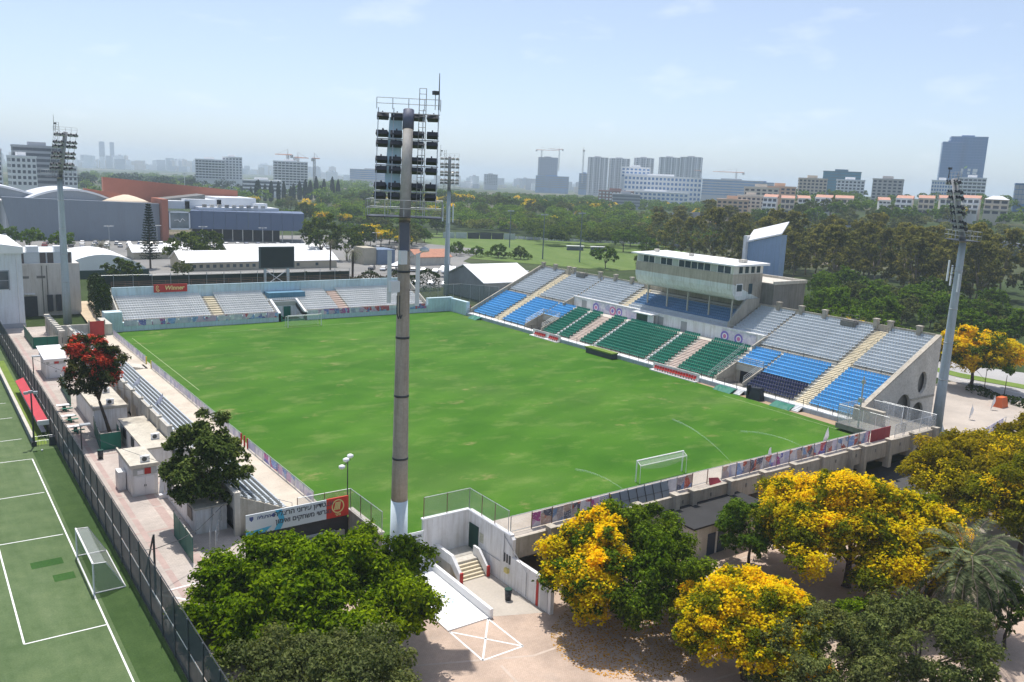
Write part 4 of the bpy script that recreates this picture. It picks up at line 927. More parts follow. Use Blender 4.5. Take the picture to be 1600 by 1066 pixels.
def feather(x, y, z, lab, lean):
    f = thing('feather_flag', lab, 'flag', (x, y, z)); w = MB()
    pts = [Vector((x + lean * t * t * 1.2, y, z + 2.7 * t)) for t in [i / 8 for i in range(9)]]
    w.path(pts, .03, .015, 5); part('pole', w, steel, f)
    w = MB()
    for k in range(1, 8):
        a, b = pts[k], pts[k + 1]; wa, wb = .15 + .65 * math.sin(PI * k / 8), .15 + .65 * math.sin(PI * (k + 1) / 8) * (k < 7)
        s = -1 if lean < 0 else 1
        w.face([a, a + Vector((s * wa, .1 * math.sin(k), -.15)), b + Vector((s * wb, .1 * math.sin(k + 1), -.15)), b])
    part('cloth', w, white_c, f)
feather(13.9, -4.6, 0, 'white feather flag standing behind the banner fence right of goal', -.25)
feather(26.8, -2.7, 0, 'white feather flag near the right corner of the pitch', .8)
wat = mesh_mat('water_spray', (.80, .86, .88), .075, .3)
for k, (a, b, h, lab) in enumerate((((-7.1, -2.4), (-7.3, 6.0), .55, 'thin sprinkler jet of water arching left of the near goal'), ((10.2, -2.4), (18.4, 15.5), .8, 'long sprinkler jet of water arching right of the near goal'), ((24.2, -2.6), (22.6, 7.0), .6, 'thin sprinkler jet of water between the two feather flags'))):
    w = MB(); pts = []
    for i in range(15):
        t = i / 14; pts.append(Vector((a[0] + (b[0] - a[0]) * t, a[1] + (b[1] - a[1]) * t, .15 + h * 4 * t * (1 - t))))
    w.path(pts, .02, .14, 5); solo('sprinkler_jet', w, wat, lab, 'sprinkler jet')

# ------------------------------------------------------------------ floodlight towers
lamp_dark = M('lamp_housing', (.045, .048, .055), .55, .2, 2, 8)
lamp_face = glass_mat('lamp_glass', (.35, .37, .38), .15, .1)
antw = M('antenna_white', (.62, .65, .66), .5, .05)
def flood_tower(x, y, zb, lab, polem, painted=None, ants=(), drop=0.0):
    t = thing('floodlight_tower', lab, 'floodlight tower', (x, y, zb), 'stadium floodlight towers')
    fx, fy_ = 0 - x, 52 - y; L = math.hypot(fx, fy_); F = Vector((fx / L, fy_ / L, 0)); S = Vector((-F.y, F.x, 0)); O = Vector((x, y, -drop)); Z = Vector((0, 0, 1))
    zs = [zb, 3.4, 14, 14.06, 22, 22.06, 28.6]
    def rad(z): return .80 - .0105 * (z - zb)
    q = MB(); q.lathe([(rad(z), max(zb, z - drop)) for z in ([4.6 if painted else zb] + [8.5, 14, 19, 24.5, 28.6])], x, y, 20); part('pole', q, polem, t, True)
    for z in (8.5, 14, 19, 24.5):
        q = MB(); q.lathe([(rad(z) + .03, z - .09 - drop), (rad(z) + .03, z + .09 - drop)], x, y, 20); part('joint_band', q, darksteel if painted else steel, t, True)
    if painted:
        q = MB(); q.lathe([(rad(zb) + .02, zb), (rad(4.7) + .02, 4.7)], x, y, 20); part('painted_base', q, painted, t, True)
    q = MB(); top = O + Z * 37.5 + F * 2.35; bot = O + Z * 28.6; q.tube(bot, top, .46, .40, 12); mast = part('upper_mast', q, M('mast_grey', (.30, .30, .31), .6, .12, 1, 6, streak=.15) if not painted else M('mast_tan', (.46, .43, .39), .7, .12, 1, 6, streak=.2), t, True)
    if painted:
        q = MB(); q.tube(top - Z * 1.6 - F * .42, top, .47, .45, 12); part('dark_cap', q, M('mast_cap', (.12, .13, .18), .6, .1), t, True)
    def at_z(z): return O + Z * z + F * (2.5 * (z - 28.6) / 9.6)
    q = MB()
    for z in (30.9, 33.0, 35.1, 37.2):
        c = at_z(z); q.tube(c - S * 2.55, c + S * 2.55, .05, n=5)
    for s in (-2.45, -1.2, 1.2, 2.45): q.tube(at_z(29.6) + S * s, at_z(37.6) + S * s, .04, n=5)
    part('lamp_frame', q, steel, t)
    lm = MB(); lm.box(-.47, -.28, -.19, .47, .20, .2, 0); lm.box(-.43, .20, -.16, .43, .25, .17, 1); lm.box(-.05, -.1, .22, .05, .1, .48, 0)
    mesh = lm.mesh('floodlight', [lamp_dark, lamp_face]); rt = random.Random(int(x * 3))
    for z in (30.5, 31.3, 32.6, 33.4, 34.7, 35.5, 36.9):
        for s in (-2.0, -.85, .95, 2.1):
            c = at_z(z) + S * s + F * .25; o = linkobj('floodlight', mesh, t); og = Vector(ORG[o.name])
            dn = (F * 1.0 - Z * (.55 + .15 * rt.random()) + S * rt.uniform(-.25, .25)).normalized(); xx = dn.cross(Z).normalized(); zz = xx.cross(dn)
            p = c - og; o.matrix_local = Matrix(((xx.x, dn.x, zz.x, p.x), (xx.y, dn.y, zz.y, p.y), (xx.z, dn.z, zz.z, p.z), (0, 0, 0, 1)))
    # service platform with rails
    q = MB(); pc = O + Z * 28.9; P = [pc + S * a + F * b for a, b in ((-3.0, -1.3), (3.0, -1.3), (3.0, 1.6), (-3.0, 1.6))]
    q.prism(P, (0, 0, .08)); part('platform', q, darksteel, t)
    q = MB()
    for i in range(4): rail(q, P[i] + Z * .08, P[(i + 1) % 4] + Z * .08, 1.3, 1.5, .03, 2)
    part('platform_rail', q, steel, t)
    q = MB(); a, b = at_z(37.5) - S * 2.6, at_z(37.5) + S * 2.6; rail(q, a, b, .9, 1.3, .035, 2); part('top_rail', q, steel, t)
    q = MB(); l0 = at_z(29) + S * -1.45 - F * .3; l1 = at_z(39.2 if drop == 0 else 38.2) + S * -1.45 - F * 1.0
    for k in (0, .55): q.tube(l0 + S * k, l1 + S * k, .03, n=5)
    for k in range(24):
        c = l0.lerp(l1, k / 23); q.tube(c, c + S * .55, .022, n=4)
    part('ladder', q, M('ladder_grey', (.17, .17, .17), .6, .1), t)
    if painted:
        q = MB(); a_, b_ = at_z(30.9) + F * .85, at_z(36.9) + F * .85; q.prism([a_ + S * 1.85, a_ + S * .55, b_ + S * .55, b_ + S * 1.6], F * .03); part('blue_sheet', q, M('hung_sheet', (.50, .66, .84), .6, .06), t)
    q = MB(); c = at_z(37.6) - S * 2.45; q.tube(c, c + Z * (2.9 if drop == 0 else 1.4), .06, .03, 6); c2 = at_z(37.6) - S * 2.15; q.tube(c2, c2 + Z * 1.2, .03, n=5); q.box(c2.x - .2, c2.y - .2, c2.z + 1.2, c2.x + .2, c2.y + .2, c2.z + 1.5); part('mast_antenna', q, darksteel, t)
    for k, (s, f, z, h) in enumerate(ants):
        c = O + S * s + F * f; q = MB(); q.obox(c.x, c.y, z - drop, .34, .16, h, math.atan2(S.y, S.x)); pa = part('panel_antenna', q, antw, t)
        q = MB(); q.tube(O + Z * (z + h * .3), c + Z * (z + h * .3), .05, n=5); q.tube(O + Z * (z + h * .7), c + Z * (z + h * .7), .05, n=5); part('bracket', q, darksteel, pa)
    return t
tan_pole = M('tan_pole', (.37, .325, .27), .8, .16, .5, 4, streak=.30, stain=(.20, .19, .20), stain_amt=.55)
blue_pole = M('bluegrey_pole', (.38, .43, .46), .7, .10, .5, 4, streak=.18)
T1 = flood_tower(-34.4, -2.3, -3.6, 'tall tan floodlight tower with white painted base in the foreground', tan_pole, M('tower_base_paint', (.60, .68, .76), .7, .06, .5, 4, streak=.1), ((1.15, -.3, 21.9, 4.3), (-1.15, -.2, 21.7, 4.3)))
q = MB(); q.box(-35.35, -3.5, 25.2, -34.75, -3.1, 26.3); part('radio_unit', q, antw, T1)
q = MB(); q.box(-35.9, -3.0, 22.9, -35.1, -2.5, 23.8); part('radio_unit', q, antw, T1)
q = MB(); q.obox(-34.75, -2.95, 26.2, .75, .25, 2.3, -.5); part('cabinet', q, M('cabinet_slate', (.11, .12, .15), .6, .1), T1)
q = MB(); q.lathe([(.05, 26.1), (.40, 26.2), (.40, 26.4), (.1, 26.55)], -32.9, -3.0, 14); q.tube((-34, -2.5, 25.6), (-32.9, -3.0, 26.2), .05, n=5); part('dish_antenna', q, antw, T1, True)
q = MB()
for k in range(2): q.path([(-35.3 + .25 * k, -2.9, 22.6), (-35.35 + .25 * k, -3.0, 21.2), (-35.2 + .2 * k, -3.0, 20.7), (-35.0 + .2 * k, -2.9, 21.0)], .05, n=5)
part('cable_loop', q, darksteel, T1)
flood_tower(55.7, -2.6, -3.6, 'leaning looking grey floodlight tower seen side on at the right', blue_pole, None, ((-1.5, .4, 22.2, 3.0), (1.3, .3, 21.6, 2.6), (.2, 1.5, 23.0, 3.0)), 2.4)
flood_tower(-41.8, 123.5, 0, 'grey floodlight tower beside the white building at far left', blue_pole)
flood_tower(54.5, 136.3, 0, 'slim grey floodlight tower behind the far right corner', blue_pole, None, ((-1.5, .4, 20.2, 4.5), (1.3, .3, 20.0, 5.0), (.2, 1.5, 19.8, 4.6)))

# ------------------------------------------------------------------ fence and artificial pitch equipment (left)
fabric = mesh_mat('windbreak_fabric', (.032, .046, .055), .95, .9)
tf = thing('windbreak_fence', 'tall dark fabric fence between artificial pitch and the path', 'fence', (-54.9, 30, 0))
ys = frange(-26, 119, 3.3)
for k, y in enumerate(ys):
    w = MB(); w.tube((-54.96, y, 0), (-54.96, y, 4.45), .05, n=6); part('post', w, M('fence_post', (.07, .085, .095), .5, .1), tf)
    if k < len(ys) - 1:
        y2 = ys[k + 1]
        w = MB(); w.face([(-54.9, y, .12), (-54.9, y2, .12), (-54.9, y2, 2.06), (-54.9, y, 2.06)]); part('lower_fabric', w, fabric, tf)
        w = MB(); w.face([(-54.9, y, 2.18), (-54.9, y2, 2.18), (-54.9, y2, 4.3), (-54.9, y, 4.3)]); part('upper_fabric', w, fabric, tf)
w = MB(); w.tube((-54.85, -26, 4.35), (-54.85, 119, 4.35), .04, n=5); w.box(-54.95, -26, 0, -54.75, 119, .14); part('rail', w, darksteel, tf)
w = MB()
for k, y in enumerate(ys[:-1]):
    w.box(-54.93, y + .35, 2.085, -54.91, ys[k + 1] - .35, 2.155)
part('lacing_strip', w, M('lacing_white', (.62, .63, .62), .7, .15), tf)
ag = thing('training_goal', 'white framed training goal with grey net on the artificial pitch', 'goal', (-57.3, 6.2, 0))
y0, y1 = 2.5, 10.0
for y in (y0, y1):
    q = MB(); q.tube((-57.8, y, 0), (-57.8, y, 2.44), .07, n=8); part('post', q, white_c, ag)
q = MB(); q.tube((-57.8, y0 - .06, 2.44), (-57.8, y1 + .06, 2.44), .07, n=8); part('crossbar', q, white_c, ag)
q = MB()
for y in (y0, y1): q.tube((-57.8, y, 2.44), (-56.9, y, 2.38), .04, n=5); q.tube((-56.9, y, 2.38), (-55.6, y, .05), .04, n=5); q.tube((-57.8, y, .05), (-55.6, y, .05), .05, n=5)
q.tube((-55.6, y0, .05), (-55.6, y1, .05), .05, n=5); part('frame', q, white, ag)
tn = mesh_mat('training_net', (.50, .52, .52), .33)
q = MB(); n = 12
for k in range(n):
    a, b = y0 + (y1 - y0) * k / n, y0 + (y1 - y0) * (k + 1) / n; s1 = lambda y: .35 * math.sin(PI * (y - y0) / (y1 - y0))
    q.face([(-57.8, a, 2.42), (-57.8, b, 2.42), (-56.9, b, 2.36 - s1(b) * .4), (-56.9, a, 2.36 - s1(a) * .4)])
    q.face([(-56.9, a, 2.36 - s1(a) * .4), (-56.9, b, 2.36 - s1(b) * .4), (-56.2 - s1(b) * .5, b, 1.1), (-56.2 - s1(a) * .5, a, 1.1)])
    q.face([(-56.2 - s1(a) * .5, a, 1.1), (-56.2 - s1(b) * .5, b, 1.1), (-55.6, b, .05), (-55.6, a, .05)])
for y in (y0, y1): q.face([(-57.8, y, .05), (-57.8, y, 2.42), (-56.9, y, 2.36), (-56.2, y, 1.1), (-55.6, y, .05)])
part('net', q, tn, ag)
lw = thing('low_touchline_wall', 'low grey wall with white top beside the artificial pitch', 'wall', (-57.1, 63, 0))
q = MB(); q.box(-57.25, 43.2, 0, -57.0, 95, .85); part('wall', q, M('grey_barrier', (.16, .18, .20), .8, .15), lw)
q = MB(); q.box(-57.3, 43.2, .85, -56.95, 95, .95); part('coping', q, conc_l, lw)
dg_ = thing('red_shelter', 'long narrow red roofed bench shelter beside the dark fence', 'shelter', (-55.7, 58, 0))
q = MB(); q.hexa([(-56.2, 46.2, 1.5), (-55.2, 46.2, 1.9), (-55.2, 69.9, 1.9), (-56.2, 69.9, 1.5), (-56.2, 46.2, 1.58), (-55.2, 46.2, 1.98), (-55.2, 69.9, 1.98), (-56.2, 69.9, 1.58)]); part('roof', q, M('red_canopy', (.50, .05, .06), .5, .08, 1, 8), dg_)
for y in (46.6, 52, 58, 64, 69.5):
    w = MB(); w.box(-55.35, y - .05, 0, -55.25, y + .05, 1.92); part('post', w, darksteel, dg_)
w = MB(); w.box(-55.9, 46.6, .42, -55.4, 69.5, .5); part('bench', w, white, dg_)
w = MB(); w.box(-56.3, 45.95, 1.46, -55.1, 46.2, 2.02); part('end_cap', w, white_c, dg_)
pl = thing('pitch_lamp', 'dark pole with floodlights at the end of the low grey wall', 'lamp', (-57.1, 42.9, 0))
w = MB(); w.tube((-57.1, 42.9, 0), (-57.1, 42.9, 6.2), .11, .08, 8); w.box(-57.35, 42.65, 0, -56.85, 43.15, .5); part('pole', w, darksteel, pl)
for dx, dy in ((-.5, .1), (.45, -.1), (0, .45)):
    w = MB(); w.box(-57.1 + dx - .22, 42.9 + dy - .15, 6.1, -57.1 + dx + .22, 42.9 + dy + .15, 6.4); part('floodlight', w, steel, pl)
pg = thing('player_barrier', 'short grey barrier with bars beside the dark pole', 'barrier', (-56.2, 43, 0))
w = MB(); rail(w, (-57.0, 42.8, 0), (-55.2, 42.8, 0), 1.1, .3, .02, 2); part('bars', w, steel, pg); w = MB(); w.box(-55.6, 42.2, 0, -55.0, 42.9, 1.0); part('bin', w, lamp_dark, pg)
q = MB(); q.lathe([(.02, .0), (.11, .06), (.11, .16), (.02, .22)], -56.6, 40.5, 10); solo('football', q, white_c, 'white football lying on the artificial turf near the dark pole', 'ball', smooth=True)
# poles on the path side of the fence
for x, y, h, lab in ((-54.2, 29.4, 5.6, 'lone dark lamp pole beside the fence, level with white shed'), (-54.3, 66.0, 5.6, 'dark lamp pole beside the fence near the kiosk')):
    pl = thing('path_lamp', lab, 'lamp', (x, y, 0)); w = MB(); w.tube((x, y, 0), (x, y, h), .09, .06, 8); part('pole', w, darksteel, pl)
    w = MB(); w.box(x - .1, y - .3, h, x + .9, y + .3, h + .14); part('lantern', w, steel, pl); w = MB(); w.tube((x + .25, y, 0), (x + .25, y, 1.2), .05, n=6); w.box(x - .15, y - .15, 0, x + .15, y + .15, .3); part('base', w, white, pl)
vp = thing('cable_pole', 'pair of leaning dark poles carrying a cable over the path', 'pole', (-53.7, 2, 0))
w = MB(); w.tube((-53.7, 1.2, 0), (-53.7, 1.2, 4.4), .09, .08, 8); w.tube((-53.8, 4.0, 0), (-53.72, 1.3, 4.2), .07, .07, 8); part('pole', w, darksteel, vp)
w = MB(); w.path([(-55.0, 1.4, 3.3), (-53.7, 1.2, 3.2), (-51.5, 2.6, 2.9), (-49.6, 4.0, 2.9), (-47.8, 5.8, 3.2), (-45.3, 8, 3.9)], .03, n=5); part('cable', w, darksteel, vp)

# ------------------------------------------------------------------ sheds and screens along the path
def shed(name, x0, y0, x1, y1, h, lab, roofm, door=True, sign=False):
    s = thing(name, lab, 'shed', ((x0 + x1) / 2, (y0 + y1) / 2, 0))
    q = MB(); q.box(x0, y0, 0, x1, y1, h); part('wall', q, white, s)
    q = MB(); q.box(x0 - .18, y0 - .22, h, x1 + .15, y1 + .15, h + .12); q.box(x0 - .18, y0 - .22, h + .12, x0 - .02, y1 + .15, h + .34); q.box(x0 - .02, y0 - .22, h + .12, x1 + .15, y0 - .06, h + .34); part('roof', q, roofm, s)
    if door:
        xm_ = (x0 + x1) / 2
        for k in range(2):
            w = MB(); w.box(xm_ - .85 + .87 * k, y0 - .05, .08, xm_ - .02 + .87 * k, y0 - .003, 2.0); d = part('door', w, white_c, s)
            w = MB(); w.box(xm_ - .12 + .14 * k, y0 - .09, .95, xm_ - .06 + .14 * k, y0 - .052, 1.15); part('handle', w, darksteel, d)
    if sign:
        w = MB(); w.box(x0 + .1, y0 - .06, 2.15, x1 - .1, y0 - .003, 2.85); part('sign_board', w, M('sign_grey', (.42, .43, .42), .6, .1), s)
        w = MB(); w.box(x0 + 1.15, y0 - .09, 2.2, x0 + 1.75, y0 - .062, 2.82); part('red_sign', w, redp, s); w = MB(); w.box(x0 + .5, y0 - .09, 2.25, x0 + 1.05, y0 - .062, 2.65); part('white_sign', w, white_c, s)
    return s
roof_c = M('shed_roof', (.50, .46, .38), .9, .2, .5, 4, stain=(.24, .21, .17), stain_amt=.7)
s1_ = shed('white_shed', -51.1, 21.4, -48.7, 27.6, 2.95, 'small white shed with red sign and double doors on the path', roof_c, True, True)
q = MB(); q.box(-51.9, 23.8, 0, -51.2, 25.2, 1.9); part('side_cabinet', q, white, s1_)
shed('white_hut', -50.3, 45.5, -46.6, 58.5, 2.7, 'long white hut behind the red flowering tree', roof_c, False)
k2 = shed('kiosk', -51.6, 76.3, -48.9, 82.0, 2.6, 'white kiosk with red menu sign near the far end of path', white_c, True, True)
q = MB(); q.hexa([(-51.9, 75.6, 3.0), (-48.6, 75.6, 3.0), (-48.6, 84, 3.5), (-51.9, 84, 3.5), (-51.9, 75.6, 3.1), (-48.6, 75.6, 3.1), (-48.6, 84, 3.6), (-51.9, 84, 3.6)]); part('canopy', q, white_c, k2)
for y0, y1, lab in ((28.5, 41.0, 'flat roofed white store under the left terrace beyond the shed'), (9.5, 20.8, 'flat roofed white store under the left terrace behind the dark tree')):
    s = thing('terrace_store', lab, 'store', (-46.6, (y0 + y1) / 2, 0))
    q = MB(); q.box(-48.3, y0, 0, -45.6, y1, 2.35); part('wall', q, white, s)
    q = MB(); q.box(-48.5, y0 - .2, 2.35, -45.58, y1 + .2, 2.52); part('roof', q, roof_c, s)
    for k in range(3):
        w = MB(); yy = y0 + 1.2 + k * (y1 - y0 - 2.4) / 2.5; w.box(-48.36, yy, .9, -48.303, yy + 1.5, 2.0); part('grille', w, darksteel, s)
def screen(pts, h, lab, z=0, mat=None, name='green_screen'):
    s = thing(name, lab, 'screen', (pts[0][0], pts[0][1], z))
    for i in range(len(pts) - 1):
        a, b = Vector(pts[i] + (z,)), Vector(pts[i + 1] + (z,)); n = max(1, round((b - a).length / 2.2)); nn = (b - a).normalized().cross(Vector((0, 0, 1))) * .03
        for k in range(n):
            p, r = a.lerp(b, k / n + .004), a.lerp(b, (k + 1) / n - .004); u = Vector((0, 0, h)); w = MB(); w.hexa([p - nn, r - nn, r + nn, p + nn, p - nn + u, r - nn + u, r + nn + u, p + nn + u]); part('sheet', w, mat or greenp, s)
            w = MB(); w.tube(a.lerp(b, k / n), a.lerp(b, k / n) + u * 1.05, .045, n=5); part('post', w, greendk, s)
        w = MB(); w.tube(a + Vector((0, 0, h)), b + Vector((0, 0, h)), .045, n=5); part('rail', w, conc_l, s)
screen([(-50.5, 44.9), (-51.1, 37.6), (-48.9, 37.7), (-48.6, 41.5)], 2.0, 'green sheet screen around the trunk of the red flowering tree')
screen([(-50.5, 113), (-50.5, 100.2), (-46.3, 100.0), (-46.3, 106)], 2.0, 'green sheet enclosure at the far end of the path')
screen([(-50.6, 69.5), (-50.9, 59.0)], 2.1, 'green sheet screen left of the long white hut')
screen([(-50.0, 10.2), (-50.1, 4.0)], 2.3, 'green mesh fence panels near the dark tree', mat=mesh_mat('green_mesh', (.02, .16, .12), .8))
for k, (x, y, lab) in enumerate(((-52.0, 57.0, 'white table with green stools beside the hut, farthest of three'), (-52.2, 51.5, 'white table with green stools beside the hut, middle of three'), (-52.3, 46.4, 'white table with green stools beside the hut, nearest of three'))):
    tb = thing('picnic_table', lab, 'table', (x, y, 0)); w = MB(); w.box(x - .9, y - .4, .72, x + .6, y + .4, .80); part('top', w, white_c, tb)
    w = MB(); w.box(x - .2, y - .1, 0, x + .2, y + .1, .72); part('leg', w, greenp, tb)
    for s in (-.75, .75):
        w = MB(); w.box(x - .5, y + s - .17, .4, x + .9, y + s + .17, .47); w.box(x + .0, y + s - .05, 0, x + .2, y + s + .05, .4); part('bench', w, greenp, tb)
cr_ = thing('column_row', 'row of white capped concrete columns behind the far left terrace', 'columns', (-46.4, 104, 0))
for k in range(10):
    yy = 97.5 + k * 2.0; q = MB(); q.box(-46.7, yy - .3, 0, -46.1, yy + .3, 3.0); q.box(-46.85, yy - .5, 3.0, -45.95, yy + .5, 3.4); part('column', q, conc_l, cr_)
q = MB(); q.box(-46.5, 97, 1.2, -46.35, 116, 2.2); part('infill', q, conc_d, cr_)
q = MB()
for a, b in (((-48.3, 5.5), (-46.9, 9.4)), ((-47.9, 5.2), (-46.3, 8.8))):
    p, r = Vector(a + (.3,)), Vector(b + (1.2,)); rail(q, p, r, 1.5, .9, .03, 4)
solo('stacked_barriers', q, steel, 'stacked white crowd barriers lying below the dark tree', 'barriers')
q = MB(); q.hexa([(-48.9, 20.2, 0), (-48.5, 20.2, 0), (-48.5, 20.5, 0), (-48.9, 20.5, 0), (-48.5, 20.9, 2.2), (-48.1, 20.9, 2.2), (-48.1, 21.2, 2.2), (-48.5, 21.2, 2.2)]); q.box(-49.0, 19.6, 0, -48.2, 20.1, .4); solo('leaning_board', q, white_c, 'white board leaning beside the white shed', 'board')

# ------------------------------------------------------------------ white building and annex at the far left
wb_ = thing('white_hall', 'plain white hall with curved roof at the left edge', 'building', (-65, 135, 0))
q = MB(); q.box(-95, 121.9, 0, -49.3, 150, 14.4); part('wall', q, M('hall_white', (.60, .63, .66), .8, .06, .15, 3, streak=.15), wb_)
q = MB(); P = [(-95.3, 121.5, 14.4)] + [(-95.3 + 46.3 * t, 121.5, 14.4 + 4.2 * math.cos((t - .15) * PI / 2 * 1.05) ** .7 if t > .15 else 14.4 + 4.2) for t in [i / 14 for i in range(15)]] + [(-49.0, 121.5, 14.4)]
q.prism(P, (0, 29, 0)); part('roof', q, white_c, wb_)
w = MB(); w.box(-54.0, 121.82, 7.6, -51.7, 121.897, 11.0); wi = part('window', w, glass, wb_)
w = MB(); w.box(-54.2, 121.78, 7.4, -54.0, 121.9, 11.2); w.box(-51.7, 121.78, 7.4, -51.5, 121.9, 11.2); w.box(-54.0, 121.78, 11.0, -51.7, 121.9, 11.2); w.box(-54.0, 121.78, 9.2, -51.7, 121.82, 9.35); part('frame', w, M('frame_grey', (.25, .27, .30), .5, .1), wi)
w = MB(); w.box(-95, 121.80, 0, -49.25, 121.897, .9); part('plinth', w, M('plinth_grey', (.34, .36, .38), .8, .15), wb_)
w = MB(); w.tube((-50.2, 121.8, .9), (-50.2, 121.8, 14.2), .07, n=6); part('downpipe', w, white, wb_)
an = thing('annex', 'cream annex with rooftop tanks between white hall and grey tower', 'building', (-43, 142, 0))
q = MB(); q.box(-49.25, 135, 0, -37.4, 150, 10.9); part('wall', q, M('annex_cream', (.58, .54, .49), .8, .08, .2, 3, streak=.2), an)
q = MB(); q.box(-49.25, 136, 10.9, -38.6, 149, 13.2); part('upper_floor', q, M('annex_grey', (.52, .55, .56), .8, .08, .2, 3), an)
for x in (-48.6, -44.6, -43.2, -39.9):
    w = MB(); w.box(x, 135.9, 10.95, x + 1.1, 135.997, 13.1); part('window', w, M('annex_dark', (.10, .085, .08), .5, .2), an)
for x in (-46.9, -41.8):
    w = MB(); w.box(x, 136.3, 13.2, x + 2.2, 138.5, 14.4); part('roof_unit', w, white_c, an)
w = MB(); w.box(-49.0, 134.3, 4.6, -46.0, 134.997, 4.85); part('awning', w, white, an)
w = MB(); w.box(-48.9, 134.9, 0, -45.6, 134.997, 4.2); part('doorway', w, lamp_dark, an)
for x in (-44.5, -43.6, -40.6):
    w = MB(); w.tube((x, 134.9, .5), (x, 134.9, 10.5), .09, n=6); part('pipe', w, conc_d, an)
for x in (-43.8, -42.2):
    w = MB(); w.box(x, 134.2, 1.0, x + 1.0, 134.9, 4.4); part('cooling_unit', w, lamp_dark, an)
for x in (-48.5, -45.5):
    w = MB(); w.box(x, 134.93, 7.9, x + 1.6, 134.997, 8.4); part('vent', w, conc_d, an)
dirt = M('sandy_dirt', (.50, .40, .28), .95, .15, .3, 4)
q = MB(); q.face([(-39, 112.5, .4), (-34.6, 113, .3), (-33, 150, .5), (-37, 150, .5)]); structure('dirt_slope', q, dirt)

# clutter along the path
def ac_unit(x, y, z, lab):
    t = thing('air_conditioner', lab, 'air conditioner', (x, y, z)); w = MB(); w.box(x - .42, y - .18, z, x + .42, y + .18, z + .62); part('casing', w, white_c, t)
    w = MB(); w.tube((x - .08, y - .2, z + .31), (x - .08, y - .185, z + .31), .24, n=14); part('fan_grille', w, darksteel, t)
ac_unit(-49.6, 22.6, 3.08, 'air conditioner on the roof of the small white shed'); ac_unit(-48.2, 47.2, 2.83, 'air conditioner on the roof of the long hut, near end'); ac_unit(-47.6, 53.0, 2.83, 'air conditioner on the roof of the long hut, middle'); ac_unit(-46.6, 31.4, 2.53, 'air conditioner on the store roof beyond the shed')
for k, (x, y, c, lab) in enumerate(((-47.9, 95.5, white, 'white crate stacked beside the green enclosure, upper of heap'), (-48.8, 94.2, conc_l, 'grey crate beside the green enclosure'), (-47.2, 92.8, white, 'white plastic tank behind the kiosk'))):
    t = thing('crate', lab, 'crate', (x, y, 0)); w = MB(); w.box(x - .7, y - .6, 0, x + .7, y + .6, 1.1 + .3 * (k % 2)); part('body', w, c, t); w = MB(); w.box(x - .76, y - .66, 1.1 + .3 * (k % 2), x + .76, y + .66, 1.2 + .3 * (k % 2)); part('lid', w, white_c, t)
for x, y, lab in ((-51.6, 34.8, 'dark bin beside the green screen on the path'), (-46.2, 22.9, 'dark bin behind the white shed'), (-27.2, -9.0, 'dark bin against the white court wall')):
    zb = 0 if x < -40 else -3.59; t = thing('waste_bin', lab, 'bin', (x, y, zb)); w = MB(); w.lathe([(.26, zb), (.32, zb + .95)], x, y, 12); part('body', w, lamp_dark, t, True); w = MB(); w.lathe([(.35, zb + .95), (.33, zb + 1.03)], x, y, 12); part('lid', w, greendk, t)
t = thing('bollard', 'small dark bollard in the painted cross on the path', 'bollard', (-51.9, -2.6, 0)); w = MB(); w.tube((-51.9, -2.6, 0), (-51.9, -2.6, .8), .07, n=8); part('post', w, darksteel, t)
for k, (p0, p1, lab) in enumerate((((-45.3, 12, 4.0), (-54.85, 29.4, 5.4), 'thin cable from the terrace column to the lone lamp pole'), ((-45.3, 48, 4.0), (-54.3, 66, 5.4), 'thin cable from the terrace to the far lamp pole'))):
    w = MB(); a, b = Vector(p0), Vector(p1); w.path([a.lerp(b, i / 8) - Vector((0, 0, 1.2 * 4 * (i / 8) * (1 - i / 8) * .4)) for i in range(9)], .02, n=4); solo('overhead_cable', w, darksteel, lab, 'cable')

# ------------------------------------------------------------------ vegetation
def leaf_mesh(name, P, N, L, W, mat, seed=0, droop=.15):
    """one diamond-shaped leaf per row of P; N leaf normals, L lengths, W widths"""
    g = np.random.default_rng(seed); n = len(P)
    N = N / (np.linalg.norm(N, axis=1, keepdims=True) + 1e-9)
    T = g.normal(size=(n, 3)); T -= (T * N).sum(1, keepdims=True) * N; T /= (np.linalg.norm(T, axis=1, keepdims=True) + 1e-9)
    Bv = np.cross(N, T); L = np.broadcast_to(L, (n,))[:, None]; W = np.broadcast_to(W, (n,))[:, None]
    dz = np.array([[0, 0, -1.0]]) * L * droop
    V4 = np.stack([P - T * L / 2 + dz, P + Bv * W / 2, P + T * L / 2 + dz, P - Bv * W / 2], 1).reshape(-1, 3)
    me = bpy.data.meshes.new(name); me.vertices.add(4 * n); me.vertices.foreach_set('co', V4.astype(np.float32).ravel())
    me.loops.add(4 * n); me.loops.foreach_set('vertex_index', np.arange(4 * n, dtype=np.int32))
    me.polygons.add(n); me.polygons.foreach_set('loop_start', np.arange(0, 4 * n, 4, dtype=np.int32))
    try: me.polygons.foreach_set('loop_total', np.full(n, 4, dtype=np.int32))
    except Exception: pass
    me.materials.append(mat); me.update(calc_edges=True); return me
def lobes(g, c, r, n, lr, zmin=-.35, fill=.72):
    """centres of the sub-lobes that make up an uneven crown"""
    out = []
    for i in range(n):
        z = 1 - (1 - zmin) * (i + .5) / n; a = i * 2.39996 + g.uniform(-.5, .5); s = math.sqrt(max(0, 1 - z * z)); k = fill * g.uniform(.70, 1.22)
        out.append((c[0] + r[0] * s * math.cos(a) * k, c[1] + r[1] * s * math.sin(a) * k, c[2] + r[2] * z * k, lr * g.uniform(.62, 1.3)))
    return np.array(out)
